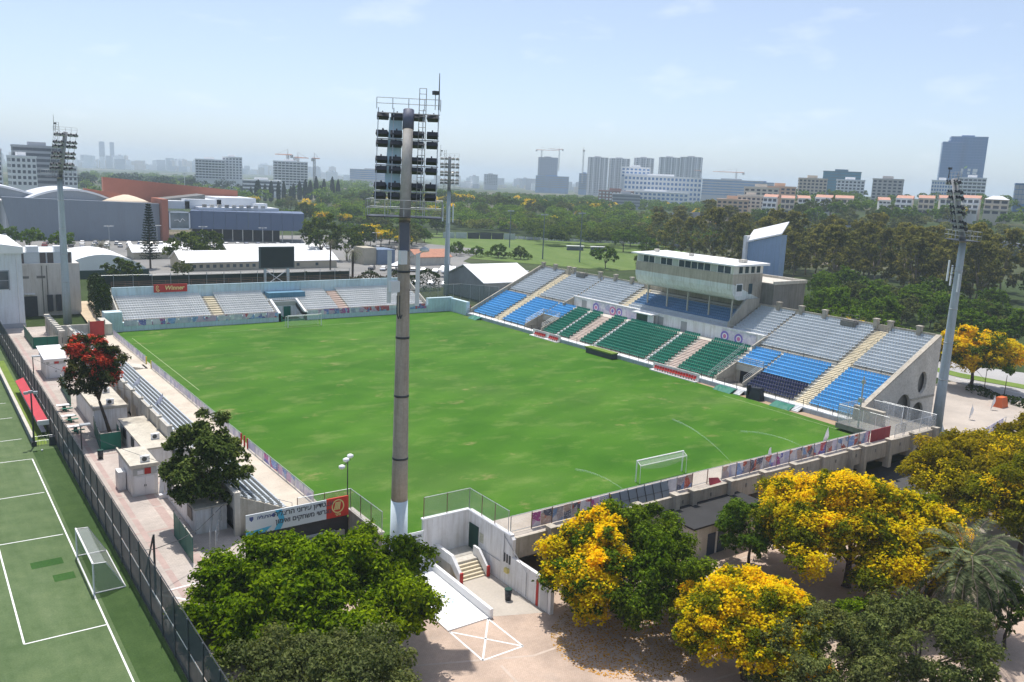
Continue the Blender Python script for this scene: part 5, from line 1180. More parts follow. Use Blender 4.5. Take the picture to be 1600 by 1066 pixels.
def sublobes(g, lb, c, k=5, f=.46):
    """leafy clumps sitting on the outer side of each lobe, so that dark gaps stay between them"""
    out = []
    for x, y, z, r in lb:
        o = np.array([x - c[0], y - c[1], (z - c[2]) * 1.3 + .6 * r]); o /= np.linalg.norm(o) + 1e-6
        for _ in range(k):
            d = o * .9 + g.normal(size=3) * .75; d /= np.linalg.norm(d); q = r * g.uniform(.65, 1.25); out.append((x + d[0] * q, y + d[1] * q, z + d[2] * q * .85, r * f * g.uniform(.6, 1.25)))
    return np.array(out)
def crown_pts(g, lb, n, flat=.75, jitter=.16, clump=9, inner=.15):
    w = lb[:, 3] ** 2; ncl = max(1, n // clump); k = g.choice(len(lb), ncl, p=w / w.sum())
    d = g.normal(size=(ncl, 3)); d[:, 2] = np.abs(d[:, 2]) * np.where(g.random(ncl) < .22, -1, 1) + .12; d /= np.linalg.norm(d, axis=1, keepdims=True)
    rad = np.where(g.random(ncl) < inner, g.uniform(.2, .8, ncl), g.uniform(.82, 1.06, ncl))
    cc = lb[k, :3] + d * (lb[k, 3] * rad)[:, None] * np.array([1, 1, flat])
    P = np.repeat(cc, clump, 0); D = np.repeat(d, clump, 0); R = np.repeat(lb[k, 3], clump)
    P = P + g.normal(size=P.shape) * (R * jitter)[:, None]
    N = D * .62 + np.array([0, 0, .5]) + g.normal(size=P.shape) * .42
    return P, N
def limbs(mb, base, fork, lb, r0, g, nl=9, mi=0):
    b, f = Vector(base), Vector(fork); mid = b.lerp(f, .5) + Vector((g.uniform(-.2, .2), g.uniform(-.2, .2), 0))
    mb.tube(b, b + (mid - b) * .12, r0 * 1.45, r0 * 1.1, 9); mb.tube(b + (mid - b) * .12, mid, r0 * 1.1, r0 * .92, 9); mb.tube(mid, f, r0 * .92, r0 * .75, 9)
    for i in g.choice(len(lb), min(nl, len(lb)), replace=False):
        e = Vector(lb[i][:3]); m1 = f.lerp(e, .45) + Vector((0, 0, .08 * (e - f).length)); rr = r0 * .42
        mb.tube(f, m1, rr, rr * .65, 6); mb.tube(m1, e, rr * .65, rr * .25, 5)
        e2 = e + Vector(g.normal(size=3)) * lb[i][3] * .6; mb.tube(m1.lerp(e, .5), e2, rr * .4, rr * .15, 5)
L_big = leaf_mat('leaf_bright_green', (.022, .062, .003), (.24, .34, .016), .42, .5)
L_dark = leaf_mat('leaf_dark_green', (.020, .046, .008), (.165, .215, .042), .44, .6)
L_olive = leaf_mat('leaf_grey_olive', (.045, .066, .022), (.25, .27, .11), .40, .7)
L_mid = leaf_mat('leaf_mid_green', (.032, .082, .010), (.19, .29, .038), .48, .4)
L_euc = leaf_mat('leaf_eucalyptus', (.075, .088, .028), (.33, .30, .11), .50, .25)
L_ol2 = leaf_mat('leaf_olive_gold', (.11, .11, .005), (.46, .35, .016), .44, .5)
L_cyp = leaf_mat('leaf_cypress', (.010, .024, .012), (.024, .045, .020), .1, .8)
F_yel = leaf_mat('blossom_yellow', (.74, .455, .004), (.93, .68, .016), .42, 1.5, .04)
F_red = leaf_mat('blossom_red', (.46, .04, .035), (.68, .13, .09), .35, .8, .05)
PALM = leaf_mat('palm_leaf', (.070, .10, .055), (.29, .32, .19), .4, 1.2)
DRY = leaf_mat('palm_dry_leaf', (.16, .09, .035), (.30, .18, .07), .2, 1.2)
def hero(name, label, base, zc, r, leafm, n, ls, nlobe, lr, fork_h, tr=.3, seed=1, zmin=-.35, flowers=None, lean=(0, 0), barkm=None, cat='tree', flat=.75, lw=.5, group=None, cc=None):
    g = np.random.default_rng(seed); t = thing(name, label, cat, base, group)
    c = (base[0] + lean[0], base[1] + lean[1], zc) if cc is None else cc; lb = lobes(g, c, r, nlobe, lr, zmin)
    q = MB(); limbs(q, base, (base[0] + lean[0] * .6, base[1] + lean[1] * .6, base[2] + fork_h), lb, tr, g, 12); part('trunk', q, barkm or bark, t, True)
    sl2 = sublobes(g, lb, c, 5, .42); n1 = int(n * 1.3); P, N = crown_pts(g, sl2, n1, .72, .20, 9, .05); l9 = lb.copy(); l9[:, 3] *= .8; P2, N2 = crown_pts(g, l9, int(n * .16), flat); P = np.concatenate([P, P2]); N = np.concatenate([N, N2]); ls *= .80; off = np.array(base)
    L = ls * g.uniform(.7, 1.3, len(P)); me = leaf_mesh('crown', P - off, N, L, L * lw, leafm, seed); linkobj('crown', me, t)
    if flowers:
        fm, fn, fs_, sel = flowers; l2 = lb[[sel(*v) for v in lb]] if sel else lb
        l3 = sublobes(g, l2, c, 5, .46); l3[:, 3] *= 1.08; P, N = crown_pts(g, l3, int(fn * 1.1), .85, .16, 4, 0.02); Pb, Nb = crown_pts(g, l2, int(fn * .7), flat, .10, 3, 0.02); P = np.concatenate([P, Pb]); N = np.concatenate([N, Nb]); fs_ *= .70; keep = N[:, 2] > -.25; P, N = P[keep], N[keep]
        N = N * .35 + np.array([.05, .15, .75]) + g.normal(size=N.shape) * .42; L = fs_ * g.uniform(.7, 1.3, len(P)); linkobj('blossom', leaf_mesh('blossom', P - off, N, L, L * .8, fm, seed + 50), t)
    return t
hero('shade_tree', 'big bright green shade tree in front of the Hebrew sign', (-45.0, -9.6, -1.4), .9, (8.9, 7.6, 4.2), L_big, 62000, .46, 70, 1.9, 2.6, .38, 11, -.12)
hero('grey_shrub', 'grey olive leaved shrub tree cut off at the bottom left', (-49.6, -21.5, -.1), 1.4, (6.6, 6.0, 3.2), L_olive, 26000, .30, 40, 1.5, 1.6, .2, 12, -.2)
hero('terrace_tree', 'dark round leaved tree standing against the left terrace', (-45.9, 11.0, 0), 5.6, (3.2, 3.2, 4.2), leaf_mat('leaf_terrace', (.016, .040, .010), (.21, .26, .085), .36, .6), 19000, .36, 34, 1.15, 3.0, .22, 13, -.75, lean=(-1.0, .5), lw=.7)
hero('red_flower_tree', 'red flowering tree leaning over the white hut', (-49.0, 43.2, 0), 8.2, (3.3, 3.8, 4.2), leaf_mat('leaf_purple_green', (.022, .028, .012), (.095, .10, .035), .25, .7), 10500, .40, 26, 1.1, 4.2, .20, 14, -.7, flowers=(F_red, 5200, .36, lambda x, y, z, r: (math.sin(x * 1.7 + y * 2.3 + z) > .30)), lean=(-1.6, 1.0))
hero('court_tree', 'round dark green tree with a yellow flowering left side on court', (-20.6, -16.4, -3.6), .5, (6.7, 6.4, 4.6), leaf_mat('leaf_court', (.018, .048, .005), (.19, .27, .024), .38, .5), 44000, .38, 62, 1.6, 2.4, .32, 15, -.45, flowers=(F_yel, 22000, .36, lambda x, y, z, r: (x + 20.6) * -.82 + (y + 16.4) * .35 + (z - .5) * .5 > 2.3))
hero('small_tree', 'small green tree by the dark blue doors under walkway', (-3.2, -15.6, -3.6), .0, (2.7, 2.7, 3.0), L_mid, 9500, .38, 20, 1.1, 2.0, .16, 16, -.5)
hero('flowering_tree', 'low yellow flowering tree at the bottom, right of the court tree', (-19.0, -28.0, -3.6), .4, (5.8, 5.4, 2.9), leaf_mat('leaf_yellowgreen', (.065, .090, .006), (.24, .25, .016), .38, .5), 22000, .34, 44, 1.4, 1.9, .24, 17, -.1, flowers=(F_yel, 30000, .34, None))
hero('flowering_tree', 'largest yellow flowering tree in front of the raised walkway', (1.4, -23.2, -3.6), 1.2, (9.3, 8.6, 4.8), MATS['leaf_yellowgreen'], 46000, .40, 72, 1.85, 2.3, .34, 18, -.1, flowers=(F_yel, 62000, .38, None))
hero('olive_tree', 'wide flat olive gold tree just right of the raised walkway', (31.5, -22.6, -3.6), 1.2, (11.5, 9.4, 3.8), L_ol2, 66000, .46, 95, 1.9, 2.6, .34, 19, -.15, flowers=(F_yel, 5200, .34, lambda x, y, z, r: math.sin(x * 1.3 + y * .7) > .45))
hero('olive_tree', 'olive gold tree at the right edge beyond the corner platform', (51.5, -22.5, -3.6), 1.4, (9.4, 8.2, 3.6), L_ol2, 36000, .48, 66, 1.8, 2.4, .3, 20, -.1, flowers=(F_yel, 9000, .36, lambda x, y, z, r: z > 3.0))
hero('edge_tree', 'green tree at the right edge above the date palm', (22.4, -29.2, -3.6), 1.6, (6.4, 6.0, 4.6), leaf_mat('leaf_edge', (.075, .10, .006), (.34, .31, .018), .42, .5), 26000, .42, 50, 1.6, 2.5, .3, 21, -.25, flowers=(F_yel, 3500, .34, lambda x, y, z, r: math.sin(x * 1.7 + y * 1.1) > .4))
hero('grey_shrub', 'grey green shrub tree at the bottom right of the yellow tree', (-17.2, -32.6, -3.6), -.2, (5.2, 4.8, 3.4), L_olive, 24000, .30, 40, 1.3, 1.6, .2, 22, -.3)
hero('grey_shrub', 'grey green shrub tree left of the date palm trunk', (-10.2, -36.2, -3.6), .0, (5.6, 5.2, 3.6), leaf_mat('leaf_grey_green', (.036, .056, .020), (.21, .24, .095), .40, .7), 25000, .30, 42, 1.35, 1.6, .2, 23, -.3)
hero('green_shrub', 'bright green shrub between the big yellow tree and grey shrubs', (-6.6, -30.6, -3.6), -1.8, (3.4, 3.2, 1.9), L_big, 9000, .30, 24, .9, .9, .12, 24, -.2)
hero('street_tree', 'small dark street tree below the palm at the right edge', (3.0, -36.6, -3.6), -.2, (2.4, 2.4, 1.9), L_dark, 6500, .32, 18, .9, 1.9, .13, 25, -.3)
hero('flowering_tree', 'yellow flowering tree beside the road behind the right tower', (98.2, 13.0, -3.6), 3.0, (7.3, 7.0, 4.6), L_dark, 15000, .5, 44, 1.7, 3.2, .34, 26, -.3, flowers=(F_yel, 22000, .55, lambda x, y, z, r: z > 2.2 or x > 99))
# fallen petals below the court tree
g = np.random.default_rng(3); n = 5200; a = g.uniform(0, 2 * PI, n); rr = 8.0 * np.sqrt(g.random(n)); P = np.stack([-20.9 + rr * np.cos(a), -19.0 + rr * np.sin(a) * .8, np.full(n, ZC + .02)], 1)
pm_ = leaf_mesh('fallen_petals', P, np.tile([0, 0, 1.0], (n, 1)) + g.normal(size=(n, 3)) * .08, g.uniform(.08, .22, n), g.uniform(.06, .16, n), leaf_mat('petal_litter', (.28, .13, .01), (.55, .30, .02), .1, .8, 0), 3, 0)
tag(linkobj('fallen_petals', pm_), 'yellow petals fallen on the court below the round tree', 'petals', kind='stuff')

def frond_palm(name, label, base, h, rf, nf, trunk_r, seed, dry=True, mat=None, group=None, elev=(-.5, 1.35), nleaf=26, cat='palm'):
    g = np.random.default_rng(seed); t = thing(name, label, cat, base, group); b = Vector(base); top = b + Vector((.2, .1, h))
    q = MB(); N = 14
    for k in range(N):
        p, r = b.lerp(top, k / N), b.lerp(top, (k + 1) / N); q.tube(p, r, trunk_r * (1.12 if k % 2 else 1.0), trunk_r * .96, 9)
    part('trunk', q, bark, t, False)
    Ps, Ns, Ls, Ws = [], [], [], []; rq = MB(); dP = []
    for k in range(nf):
        a = k * 2.39996; el = elev[1] + (elev[0] - elev[1]) * (k / nf) ** .9; d = Vector((math.cos(a), math.sin(a), 0)); L = rf * g.uniform(.85, 1.1); pts = []
        p = Vector(top); e = el
        for s in range(8):
            pts.append(Vector(p)); p = p + (d * math.cos(e) + Vector((0, 0, math.sin(e)))) * (L / 7); e -= .18 + .10 * s * .55
        rq.path(pts, .045, .015, 4); sd = d.cross(Vector((0, 0, 1)))
        for j in range(nleaf):
            u = .12 + .88 * j / nleaf; i = min(6, int(u * 7)); c = pts[i].lerp(pts[i + 1], u * 7 - i); tan = (pts[i + 1] - pts[i]).normalized()
            for sgn in (-1, 1):
                ll = .155 * rf * math.sin(PI * (.12 + .8 * u)) * g.uniform(.85, 1.1); dirv = (sd * sgn * .85 + tan * .55 + Vector((0, 0, -.18))).normalized(); Ps.append((c, dirv, ll, k > nf * .86 and dry))
    part('frond_rib', rq, bark_l, t)
    for isdry, m_, nm in ((False, mat or PALM, 'fronds'), (True, DRY, 'dry_fronds')):
        lst = [x for x in Ps if x[3] == isdry]
        if not lst: continue
        vs, fs2 = [], []
        for c, dv, ll, _ in lst:
            w = dv.cross(Vector((0, 0, 1))).normalized() * .021 * (rf / 4) * 1.5; k = len(vs); vs += [tuple(c - b), tuple(c + dv * ll * .5 + w - b), tuple(c + dv * ll - b), tuple(c + dv * ll * .5 - w - b)]; fs2.append((k, k + 1, k + 2, k + 3))
        me = bpy.data.meshes.new(nm); me.from_pydata(vs, [], fs2); me.materials.append(m_); me.update(); linkobj(nm, me, t)
    return t
frond_palm('date_palm', 'tall date palm with arching grey green fronds at bottom right', (2.2, -33.0, -3.6), 5.2, 6.6, 74, .42, 31, nleaf=40, elev=(-.55, 1.5))
frond_palm('date_palm', 'date palm with orange stalks behind the roadside yellow tree', (128, 28.5, -3.6), 3.6, 6.0, 40, .45, 32, nleaf=30)
frond_palm('date_palm', 'short bushy palm in front of the long grey mall wall', (-11, 262, 0), 3.4, 4.2, 36, .5, 33, nleaf=22)
frond_palm('date_palm', 'palm beside the conifer in front of the mall wall', (2.8, 254, 0), 4.2, 3.6, 34, .45, 34, nleaf=22)
frond_palm('fan_palm', 'tall thin fan palm right of the scoreboard', (48, 200, 0), 9.2, 2.6, 34, .26, 35, elev=(-1.4, 1.2), nleaf=16)
frond_palm('fan_palm', 'bushy fan palm right behind the far stand back wall', (33.5, 152, 0), 10.6, 3.4, 44, .32, 36, elev=(-1.4, 1.2), nleaf=18)
# template trees, copied through the middle distance
def template(kind, seed):
    g = np.random.default_rng(seed); t = linkobj('tree_template', None); q = MB()
    def fin(lb, fork, tr, n, ls, m, flat=.8, lw=.55, fl=None, bk=None):
        limbs(q, (0, 0, -.3), (g.uniform(-.3, .3), g.uniform(-.3, .3), fork), lb, tr, g, 8); part('trunk', q, bk or bark, t, True)
        sl2 = sublobes(g, lb, (0, 0, lb[:, 2].mean()), 4, .46); P, N = crown_pts(g, sl2, n, .7, .20, 7, .05); l9 = lb.copy(); l9[:, 3] *= .75; P2, N2 = crown_pts(g, l9, n // 7, flat, .17, 7); P = np.concatenate([P, P2]); N = np.concatenate([N, N2]); L = ls * g.uniform(.7, 1.3, len(P)); linkobj('crown', leaf_mesh('crown', P, N, L, L * lw, m, seed), t)
        if fl:
            l2 = lb[lb[:, 2] > np.quantile(lb[:, 2], .3)]; P, N = crown_pts(g, l2, fl, flat, .12, 6, .02); L = ls * .85 * g.uniform(.7, 1.3, len(P)); linkobj('blossom', leaf_mesh('blossom', P, N, L, L * .8, F_yel, seed + 9), t)
    if kind == 'euc':
        lb = np.concatenate([lobes(g, (0, 0, 11.5), (5.8, 5.8, 8.0), 24, 1.75, -.85, .9), lobes(g, (g.uniform(-2, 2), g.uniform(-2, 2), 18.5), (3, 3, 3), 8, 1.6, -.3)]); fin(lb, 5, .35, 7600, .72, L_euc, .9, .5, None, bark_l)
    elif kind == 'round': fin(lobes(g, (0, 0, 5.2), (4.6, 4.6, 3.3), 24, 1.3, -.4, .82), 2.2, .22, 4200, .62, L_mid)
    elif kind == 'dark': fin(lobes(g, (0, 0, 5.6), (4.4, 4.4, 3.9), 24, 1.4, -.5, .82), 2.2, .24, 4200, .62, L_dark)
    elif kind == 'olive': fin(lobes(g, (0, 0, 4.6), (4.4, 4.4, 3.2), 22, 1.3, -.4, .82), 1.9, .2, 3800, .58, L_olive)
    elif kind == 'yellow': fin(lobes(g, (0, 0, 5.0), (4.8, 4.8, 2.8), 28, 1.5, -.3), 2.2, .22, 2600, .62, L_mid, fl=2600)
    elif kind == 'bush': fin(lobes(g, (0, 0, 1.4), (2.3, 2.3, 1.5), 16, .9, -.2), .5, .1, 2000, .42, L_big)
    elif kind == 'cypress':
        z = g.uniform(.06, 1, 1600); a = g.uniform(0, 2 * PI, 1600); r = 1.5 * np.sin(PI * np.clip(z * .86 + .14, 0, 1)) ** .7 * g.uniform(.75, 1.08, 1600)
        P = np.stack([r * np.cos(a), r * np.sin(a), .6 + z * 13], 1); N = np.stack([np.cos(a), np.sin(a), .3 + 0 * a], 1) + g.normal(size=P.shape) * .4
        linkobj('crown', leaf_mesh('crown', P, N, np.full(1600, .95), np.full(1600, .4), L_cyp, seed), t); q.tube((0, 0, -.3), (0, 0, 9), .2, .05, 6); part('trunk', q, bark, t)
    elif kind == 'conifer':
        PP, NN = [], []
        for lev in range(22):
            zl = 3.2 + lev * .78; rl = 3.0 * (1 - lev / 23) ** .8 + .25
            for b_ in range(7):
                a = b_ * 2 * PI / 7 + lev * .45; m_ = 22; u = g.uniform(.1, 1, m_); w = g.normal(size=m_) * .16
                PP.append(np.stack([rl * u * np.cos(a) - w * np.sin(a), rl * u * np.sin(a) + w * np.cos(a), zl + .25 * u + g.normal(size=m_) * .12], 1)); NN.append(np.tile([0, 0, 1.0], (m_, 1)) + g.normal(size=(m_, 3)) * .5)
                q.tube((0, 0, zl), (rl * .9 * math.cos(a), rl * .9 * math.sin(a), zl + .2), .05, .02, 4)
        P = np.concatenate(PP); N = np.concatenate(NN); q.tube((0, 0, -.3), (0, 0, 20.5), .34, .05, 8); part('trunk', q, bark, t); linkobj('crown', leaf_mesh('crown', P, N, np.full(len(P), .55), np.full(len(P), .3), L_cyp, seed), t)
    return t
TPL = {}
for kd, ns in (('euc', 3), ('round', 3), ('dark', 2), ('olive', 2), ('yellow', 2), ('bush', 2), ('cypress', 1), ('conifer', 1)): TPL[kd] = [template(kd, 100 + 7 * i + len(kd)) for i in range(ns)]
used_t = set(); rt = random.Random(21)
def plant(kind, x, y, s, label, group, name=None, dz=0):
    nm = name or {'euc': 'eucalyptus', 'round': 'park_tree', 'dark': 'park_tree', 'olive': 'olive_tree', 'yellow': 'flowering_tree', 'bush': 'bush', 'cypress': 'cypress', 'conifer': 'conifer'}[kind]
    src = rt.choice(TPL[kind]); z = float(gz(x, y)) - .1 + dz
    r = copy_tree(src, (x, y, z), rt.uniform(0, 6.28), None, None, (s, s, s * rt.uniform(.9, 1.12)))
    r.name = nm; tag(r, label, 'bush' if kind == 'bush' else 'tree', group); return r
def zone(poly, n, kinds, smin, smax, label, group, mind=4.5):
    pts = []; xs_ = [p[0] for p in poly]; ys_ = [p[1] for p in poly]; tries = 0
    def inside(x, y):
        c = False; j = len(poly) - 1
        for i in range(len(poly)):
            if (poly[i][1] > y) != (poly[j][1] > y) and x < (poly[j][0] - poly[i][0]) * (y - poly[i][1]) / (poly[j][1] - poly[i][1] + 1e-9) + poly[i][0]: c = not c
            j = i
        return c
    while len(pts) < n and tries < 6000:
        tries += 1; x, y = rt.uniform(min(xs_), max(xs_)), rt.uniform(min(ys_), max(ys_))
        if inside(x, y) and all((x - a) ** 2 + (y - b) ** 2 > mind ** 2 for a, b in pts): pts.append((x, y))
    for x, y in pts:
        k = rt.choice(kinds); plant(k, x, y, rt.uniform(smin, smax), {'yellow': 'yellow flowering ' + label, 'olive': 'grey olive ' + label, 'euc': 'olive brown ' + label, 'cypress': 'dark narrow ' + label}.get(k, 'green ' + label), group + (' in flower' if k == 'yellow' else ''))
zone([(196, 62), (192, 150), (204, 205), (250, 190), (262, 60)], 40, ['euc'], .85, 1.15, 'eucalyptus of the tall grove behind the main stand', 'eucalyptus grove behind the main stand', 6.0)
zone([(186, 224), (232, 205), (330, 250), (350, 330), (300, 312)], 26, ['round', 'dark', 'euc', 'round'], .75, 1.2, 'tree on the far side of the training field', 'trees beyond the training field', 7)
zone([(96, 345), (150, 330), (250, 470), (300, 600), (150, 640), (90, 450)], 44, ['round', 'round', 'dark', 'olive', 'yellow'], .8, 1.35, 'tree of the park to the right of the mall', 'park trees right of the mall', 8)
zone([(270, 440), (400, 430), (470, 560), (330, 640)], 34, ['round', 'dark', 'round', 'olive', 'yellow'], .9, 1.5, 'tree of the park beyond the training field', 'park trees beyond the training field', 9)
zone([(104, 28), (118, 70), (185, 105), (215, 60), (150, 26), (135, 36)], 58, ['round', 'bush', 'olive', 'round', 'round'], .6, 1.05, 'shrub or low tree just behind the main stand', 'low trees behind the main stand', 4.2)
zone([(140, -20), (150, 26), (235, 62), (290, 40), (240, -20)], 22, ['round', 'olive', 'round', 'dark'], .7, 1.15, 'tree across the road at the right edge', 'trees across the road on the right', 7)
zone([(320, 140), (300, 240), (420, 330), (520, 190), (480, 110), (370, 85)], 52, ['round', 'olive', 'dark', 'round', 'olive', 'yellow'], .8, 1.4, 'tree on the slope below the terraced houses', 'trees on the slope below the houses', 9)
zone([(92, 262), (104, 318), (150, 326), (132, 268)], 18, ['round', 'round', 'olive', 'yellow', 'dark'], .7, 1.15, 'tree between the car park and the training field', 'trees between car park and training field', 6)
ORD = 'first second third fourth fifth sixth seventh eighth ninth tenth eleventh twelfth thirteenth fourteenth fifteenth sixteenth seventeenth eighteenth nineteenth twentieth'.split()
for k in range(20):
    t_ = k / 19; plant('cypress', 196 + 108 * t_ + rt.uniform(-3, 3), 716 + 46 * t_ + rt.uniform(-9, 9), rt.uniform(1.15, 1.75), 'dark narrow cypress of the row behind the mall, %s from the left' % ORD[k], 'cypress row behind the mall')
for k, (x, y, s, kd, lab) in enumerate(((152, 179, .95, 'round', 'leafy green tree standing right behind the stand, left of press box'), (163, 168, .85, 'dark', 'dark tree touching the left end of the press box roof'),
        (120, 236, .6, 'round', 'small tree by the training field, leftmost of four'), (126, 230, .55, 'round', 'small tree by the training field, second of four'), (133, 224, .7, 'round', 'small tree by the training field, third of four'), (139, 217, .6, 'dark', 'small tree by the training field, nearest the stand of four'),
        (58, 232, 1.5, 'dark', 'tall dark tree directly behind the central floodlight tower'), (66, 226, 1.25, 'dark', 'dark tree right of the central floodlight tower'), (8, 222, 1.25, 'dark', 'large dark round tree left of the scoreboard'), (15, 226, 1.05, 'dark', 'dark tree merging with the round tree left of scoreboard'), (-22, 172, .9, 'dark', 'dark bushy tree behind the annex right corner'), (-3, 186, .6, 'olive', 'small scrubby tree in front of the white dome'),
        (-31, 276, .95, 'round', 'leafy tree behind the white hall, left of tower'), (-22, 270, .8, 'round', 'leafy tree behind the annex roof, beside the tower'), (-38, 282, .85, 'round', 'leafy tree at the far left behind the white hall'), (178, 350, 1.0, 'dark', 'round dark tree on the lawn left of training field'))):
    plant(kd, x, y, s, lab, None)
plant('conifer', -5, 216, 1.0, 'tall dark tiered conifer in front of the mall wall', None)
for k in range(9): plant('bush', 122 + k * 2.6, 244 - k * 3.4, .8, 'rounded bush of the hedge beside the training field, %s from the left' % ORD[k], 'hedge bushes by the training field')
for k, (x, y, s) in enumerate(((72, 30, .9), (73, 26, 1.0), (72, 21.5, .9), (73, 33, .8))): plant('yellow', x, y, s * .85, 'yellow topped tree directly behind the main stand parapet', 'yellow trees behind the stand parapet', dz=7)
for r in [r for l in TPL.values() for r in l]:
    for ch in list(r.children): bpy.data.objects.remove(ch)
    bpy.data.objects.remove(r)
# distant woodland that reads as one mass
def woodland(name, label, n, fn, leafm, seed, hs=(7, 12), leaves=260, ls=1.5):
    g = np.random.default_rng(seed); PP, NN = [], []
    for k in range(n):
        x, y = fn(g); h = g.uniform(*hs); r = h * g.uniform(.42, .62); z = float(gz(x, y)); nc = 12; m = max(6, leaves // nc)
        for c in range(nc):
            u = 1 - 1.25 * (c + .5) / nc; a = c * 2.39996 + g.uniform(-.5, .5); s_ = math.sqrt(max(0, 1 - u * u)) * g.uniform(.7, 1.05); cr_ = r * g.uniform(.28, .48)
            ctr = np.array([x + r * s_ * math.cos(a), y + r * s_ * math.sin(a), z + h * (.55 + .42 * u)]); d = g.normal(size=(m, 3)); d[:, 2] = np.abs(d[:, 2]) - .12; d /= np.linalg.norm(d, axis=1, keepdims=True)
            PP.append(ctr + d * np.array([cr_, cr_, cr_ * .7]) * g.uniform(.75, 1.1, (m, 1))); NN.append(d * .6 + np.array([0, 0, .5]) + g.normal(size=d.shape) * .4)
    P = np.concatenate(PP); N = np.concatenate(NN); L = ls * g.uniform(.7, 1.3, len(P)); return tag(linkobj(name, leaf_mesh(name, P, N, L, L * .7, leafm, seed)), label, 'woodland', kind='stuff')
def polar(a0, a1, r0, r1):
    def f(g):
        a = g.uniform(a0, a1); r = math.sqrt(g.uniform(r0 * r0, r1 * r1)); return -67.7 + r * math.sin(a), -63.5 + r * math.cos(a)
    return f
woodland('far_woodland', 'hazy green woodland behind the mall reaching the skyline', 420, polar(.10, .46, 760, 1900), L_mid, 41, (8, 14), 200, 2.0)
woodland('far_woodland', 'dark tree belt far behind the left office block', 120, polar(.10, .33, 1000, 1500), L_cyp, 44, (10, 17), 200, 2.0)
woodland('park_woodland', 'continuous green tree canopy of the park below the white towers', 260, polar(.40, .80, 500, 680), L_mid, 46, (5, 9), 420, 1.0)
woodland('park_woodland', 'lighter green crowns scattered through the park canopy', 90, polar(.42, .80, 500, 700), L_big, 49, (5, 9), 420, 1.0)
woodland('park_woodland', 'grey olive crowns scattered through the park canopy', 80, polar(.42, .84, 480, 700), L_olive, 50, (5, 9), 420, 1.0)
woodland('grove_woodland', 'dark tree canopy between training field and campus', 110, polar(.64, .84, 430, 560), L_dark, 47, (6, 9.5), 420, 1.0)
woodland('slope_canopy', 'olive tree canopy on the slope below the terraced houses', 150, polar(.86, 1.16, 430, 590), L_olive, 48, (4, 7), 420, 1.0)
woodland('mid_woodland', 'green belt of trees below the white apartment towers', 420, polar(.40, .88, 700, 1150), L_mid, 42, (6, 9), 240, 1.5)
woodland('hill_woodland', 'trees between the houses and apartment blocks on the hill', 200, polar(.88, 1.20, 610, 900), L_mid, 43, (5, 9), 240, 1.4)
woodland('yellow_belt', 'scattered yellow flowering crowns in the distant tree belt', 46, polar(.36, .92, 560, 980), F_yel, 45, (4, 8), 150, 1.3)

# ------------------------------------------------------------------ mall
mg_wall = M('mall_cladding', (.205, .235, .275), .5, .05, .05, 2, streak=.04, rand=.05, bump=0)
mg_band = M('mall_band', (.090, .125, .20), .5, .05, .05, 2, bump=0, rand=.04)
brick = M('terracotta_cladding', (.36, .135, .085), .8, .08, .2, 3)
mall = thing('shopping_mall', 'long blue grey shopping mall with curved roofs and terracotta fins', 'building', (20, 330, 0))
N = 16
for k in range(N):
    t0, t1 = k / N, (k + 1) / N
    def pt(t, z):   # top leans outwards at the left end
        x = -31 + 54 * t - (3.2 * (1 - t) ** 3) * z / 16.5; y = 329.5 - 8.5 * t - 2.2 * math.sin(PI * t); return (x, y, z)
    w = MB(); ta, tb = 16.8 - 1.2 * t0, 16.8 - 1.2 * t1
    P = [pt(t0, 0), pt(t1, 0), (pt(t1, 0)[0], pt(t1, 0)[1] + 3, 0), (pt(t0, 0)[0], pt(t0, 0)[1] + 3, 0), pt(t0, ta), pt(t1, tb), (pt(t1, tb)[0], pt(t1, tb)[1] + 3, tb), (pt(t0, ta)[0], pt(t0, ta)[1] + 3, ta)]
    w.hexa(P); part('cladding_panel', w, mg_wall, mall)
w = MB(); w.box(-33, 331, 0, 24, 385, 14.6); part('rear_block', w, M('mall_pale', (.50, .51, .52), .8, .06, .1, 2), mall)
w = MB(); w.box(-34, 331, 14.6, 24, 385, 15.2); part('roof', w, M('mall_roof', (.56, .55, .52), .85, .1, .1, 2, stain=(.4, .38, .35), stain_amt=.6), mall)
def arch(x0, x1, y0, y1, z0, h, mt, rim):
    w = MB(); n = 18; P = [(x0 + (x1 - x0) * i / n, y0, z0 + h * math.sin(PI * i / n) ** .8) for i in range(n + 1)] ; w.prism(P, (0, y1 - y0, 0)); o = part('arched_hall', w, mt, mall)
    w = MB()
    for i in range(n):
        a, b = Vector(P[i]), Vector(P[i + 1]); w.hexa([a + Vector((0, -.8, .05)), b + Vector((0, -.8, .05)), b + Vector((0, y1 - y0, .05)), a + Vector((0, y1 - y0, .05)), a + Vector((0, -.8, .9)), b + Vector((0, -.8, .9)), b + Vector((0, y1 - y0, .9)), a + Vector((0, y1 - y0, .9))])
    part('white_roof_edge', w, rim, o)
arch(-27, 12, 343, 380, 13, 6.4, mg_wall, M('roof_edge', (.55, .57, .60), .7, .05)); arch(-80, -12, 352, 400, 13, 8.0, mg_wall, MATS['roof_edge'])
w = MB(); w.lathe([(10.5, 15.2), (7.5, 16.5), (4, 17.8), (1, 18.6)], 12.5, 334, 20); part('tan_canopy', w, M('tan_canvas', (.58, .48, .36), .8, .06), mall, True)
w = MB(); w.box(23.2, 317.5, 0, 25.8, 336, 17.6); part('terracotta_fin', w, brick, mall)
w = MB(); w.prism([(8, 358, 14), (66, 350, 14), (66, 350, 21.2), (8, 358, 25.4)], (0, 3, 0)); w.prism([(-2, 345, 14), (16, 342, 14), (16, 342, 18.0), (-2, 345, 20.6)], (0, 2, 0)); part('terracotta_wall', w, brick, mall)
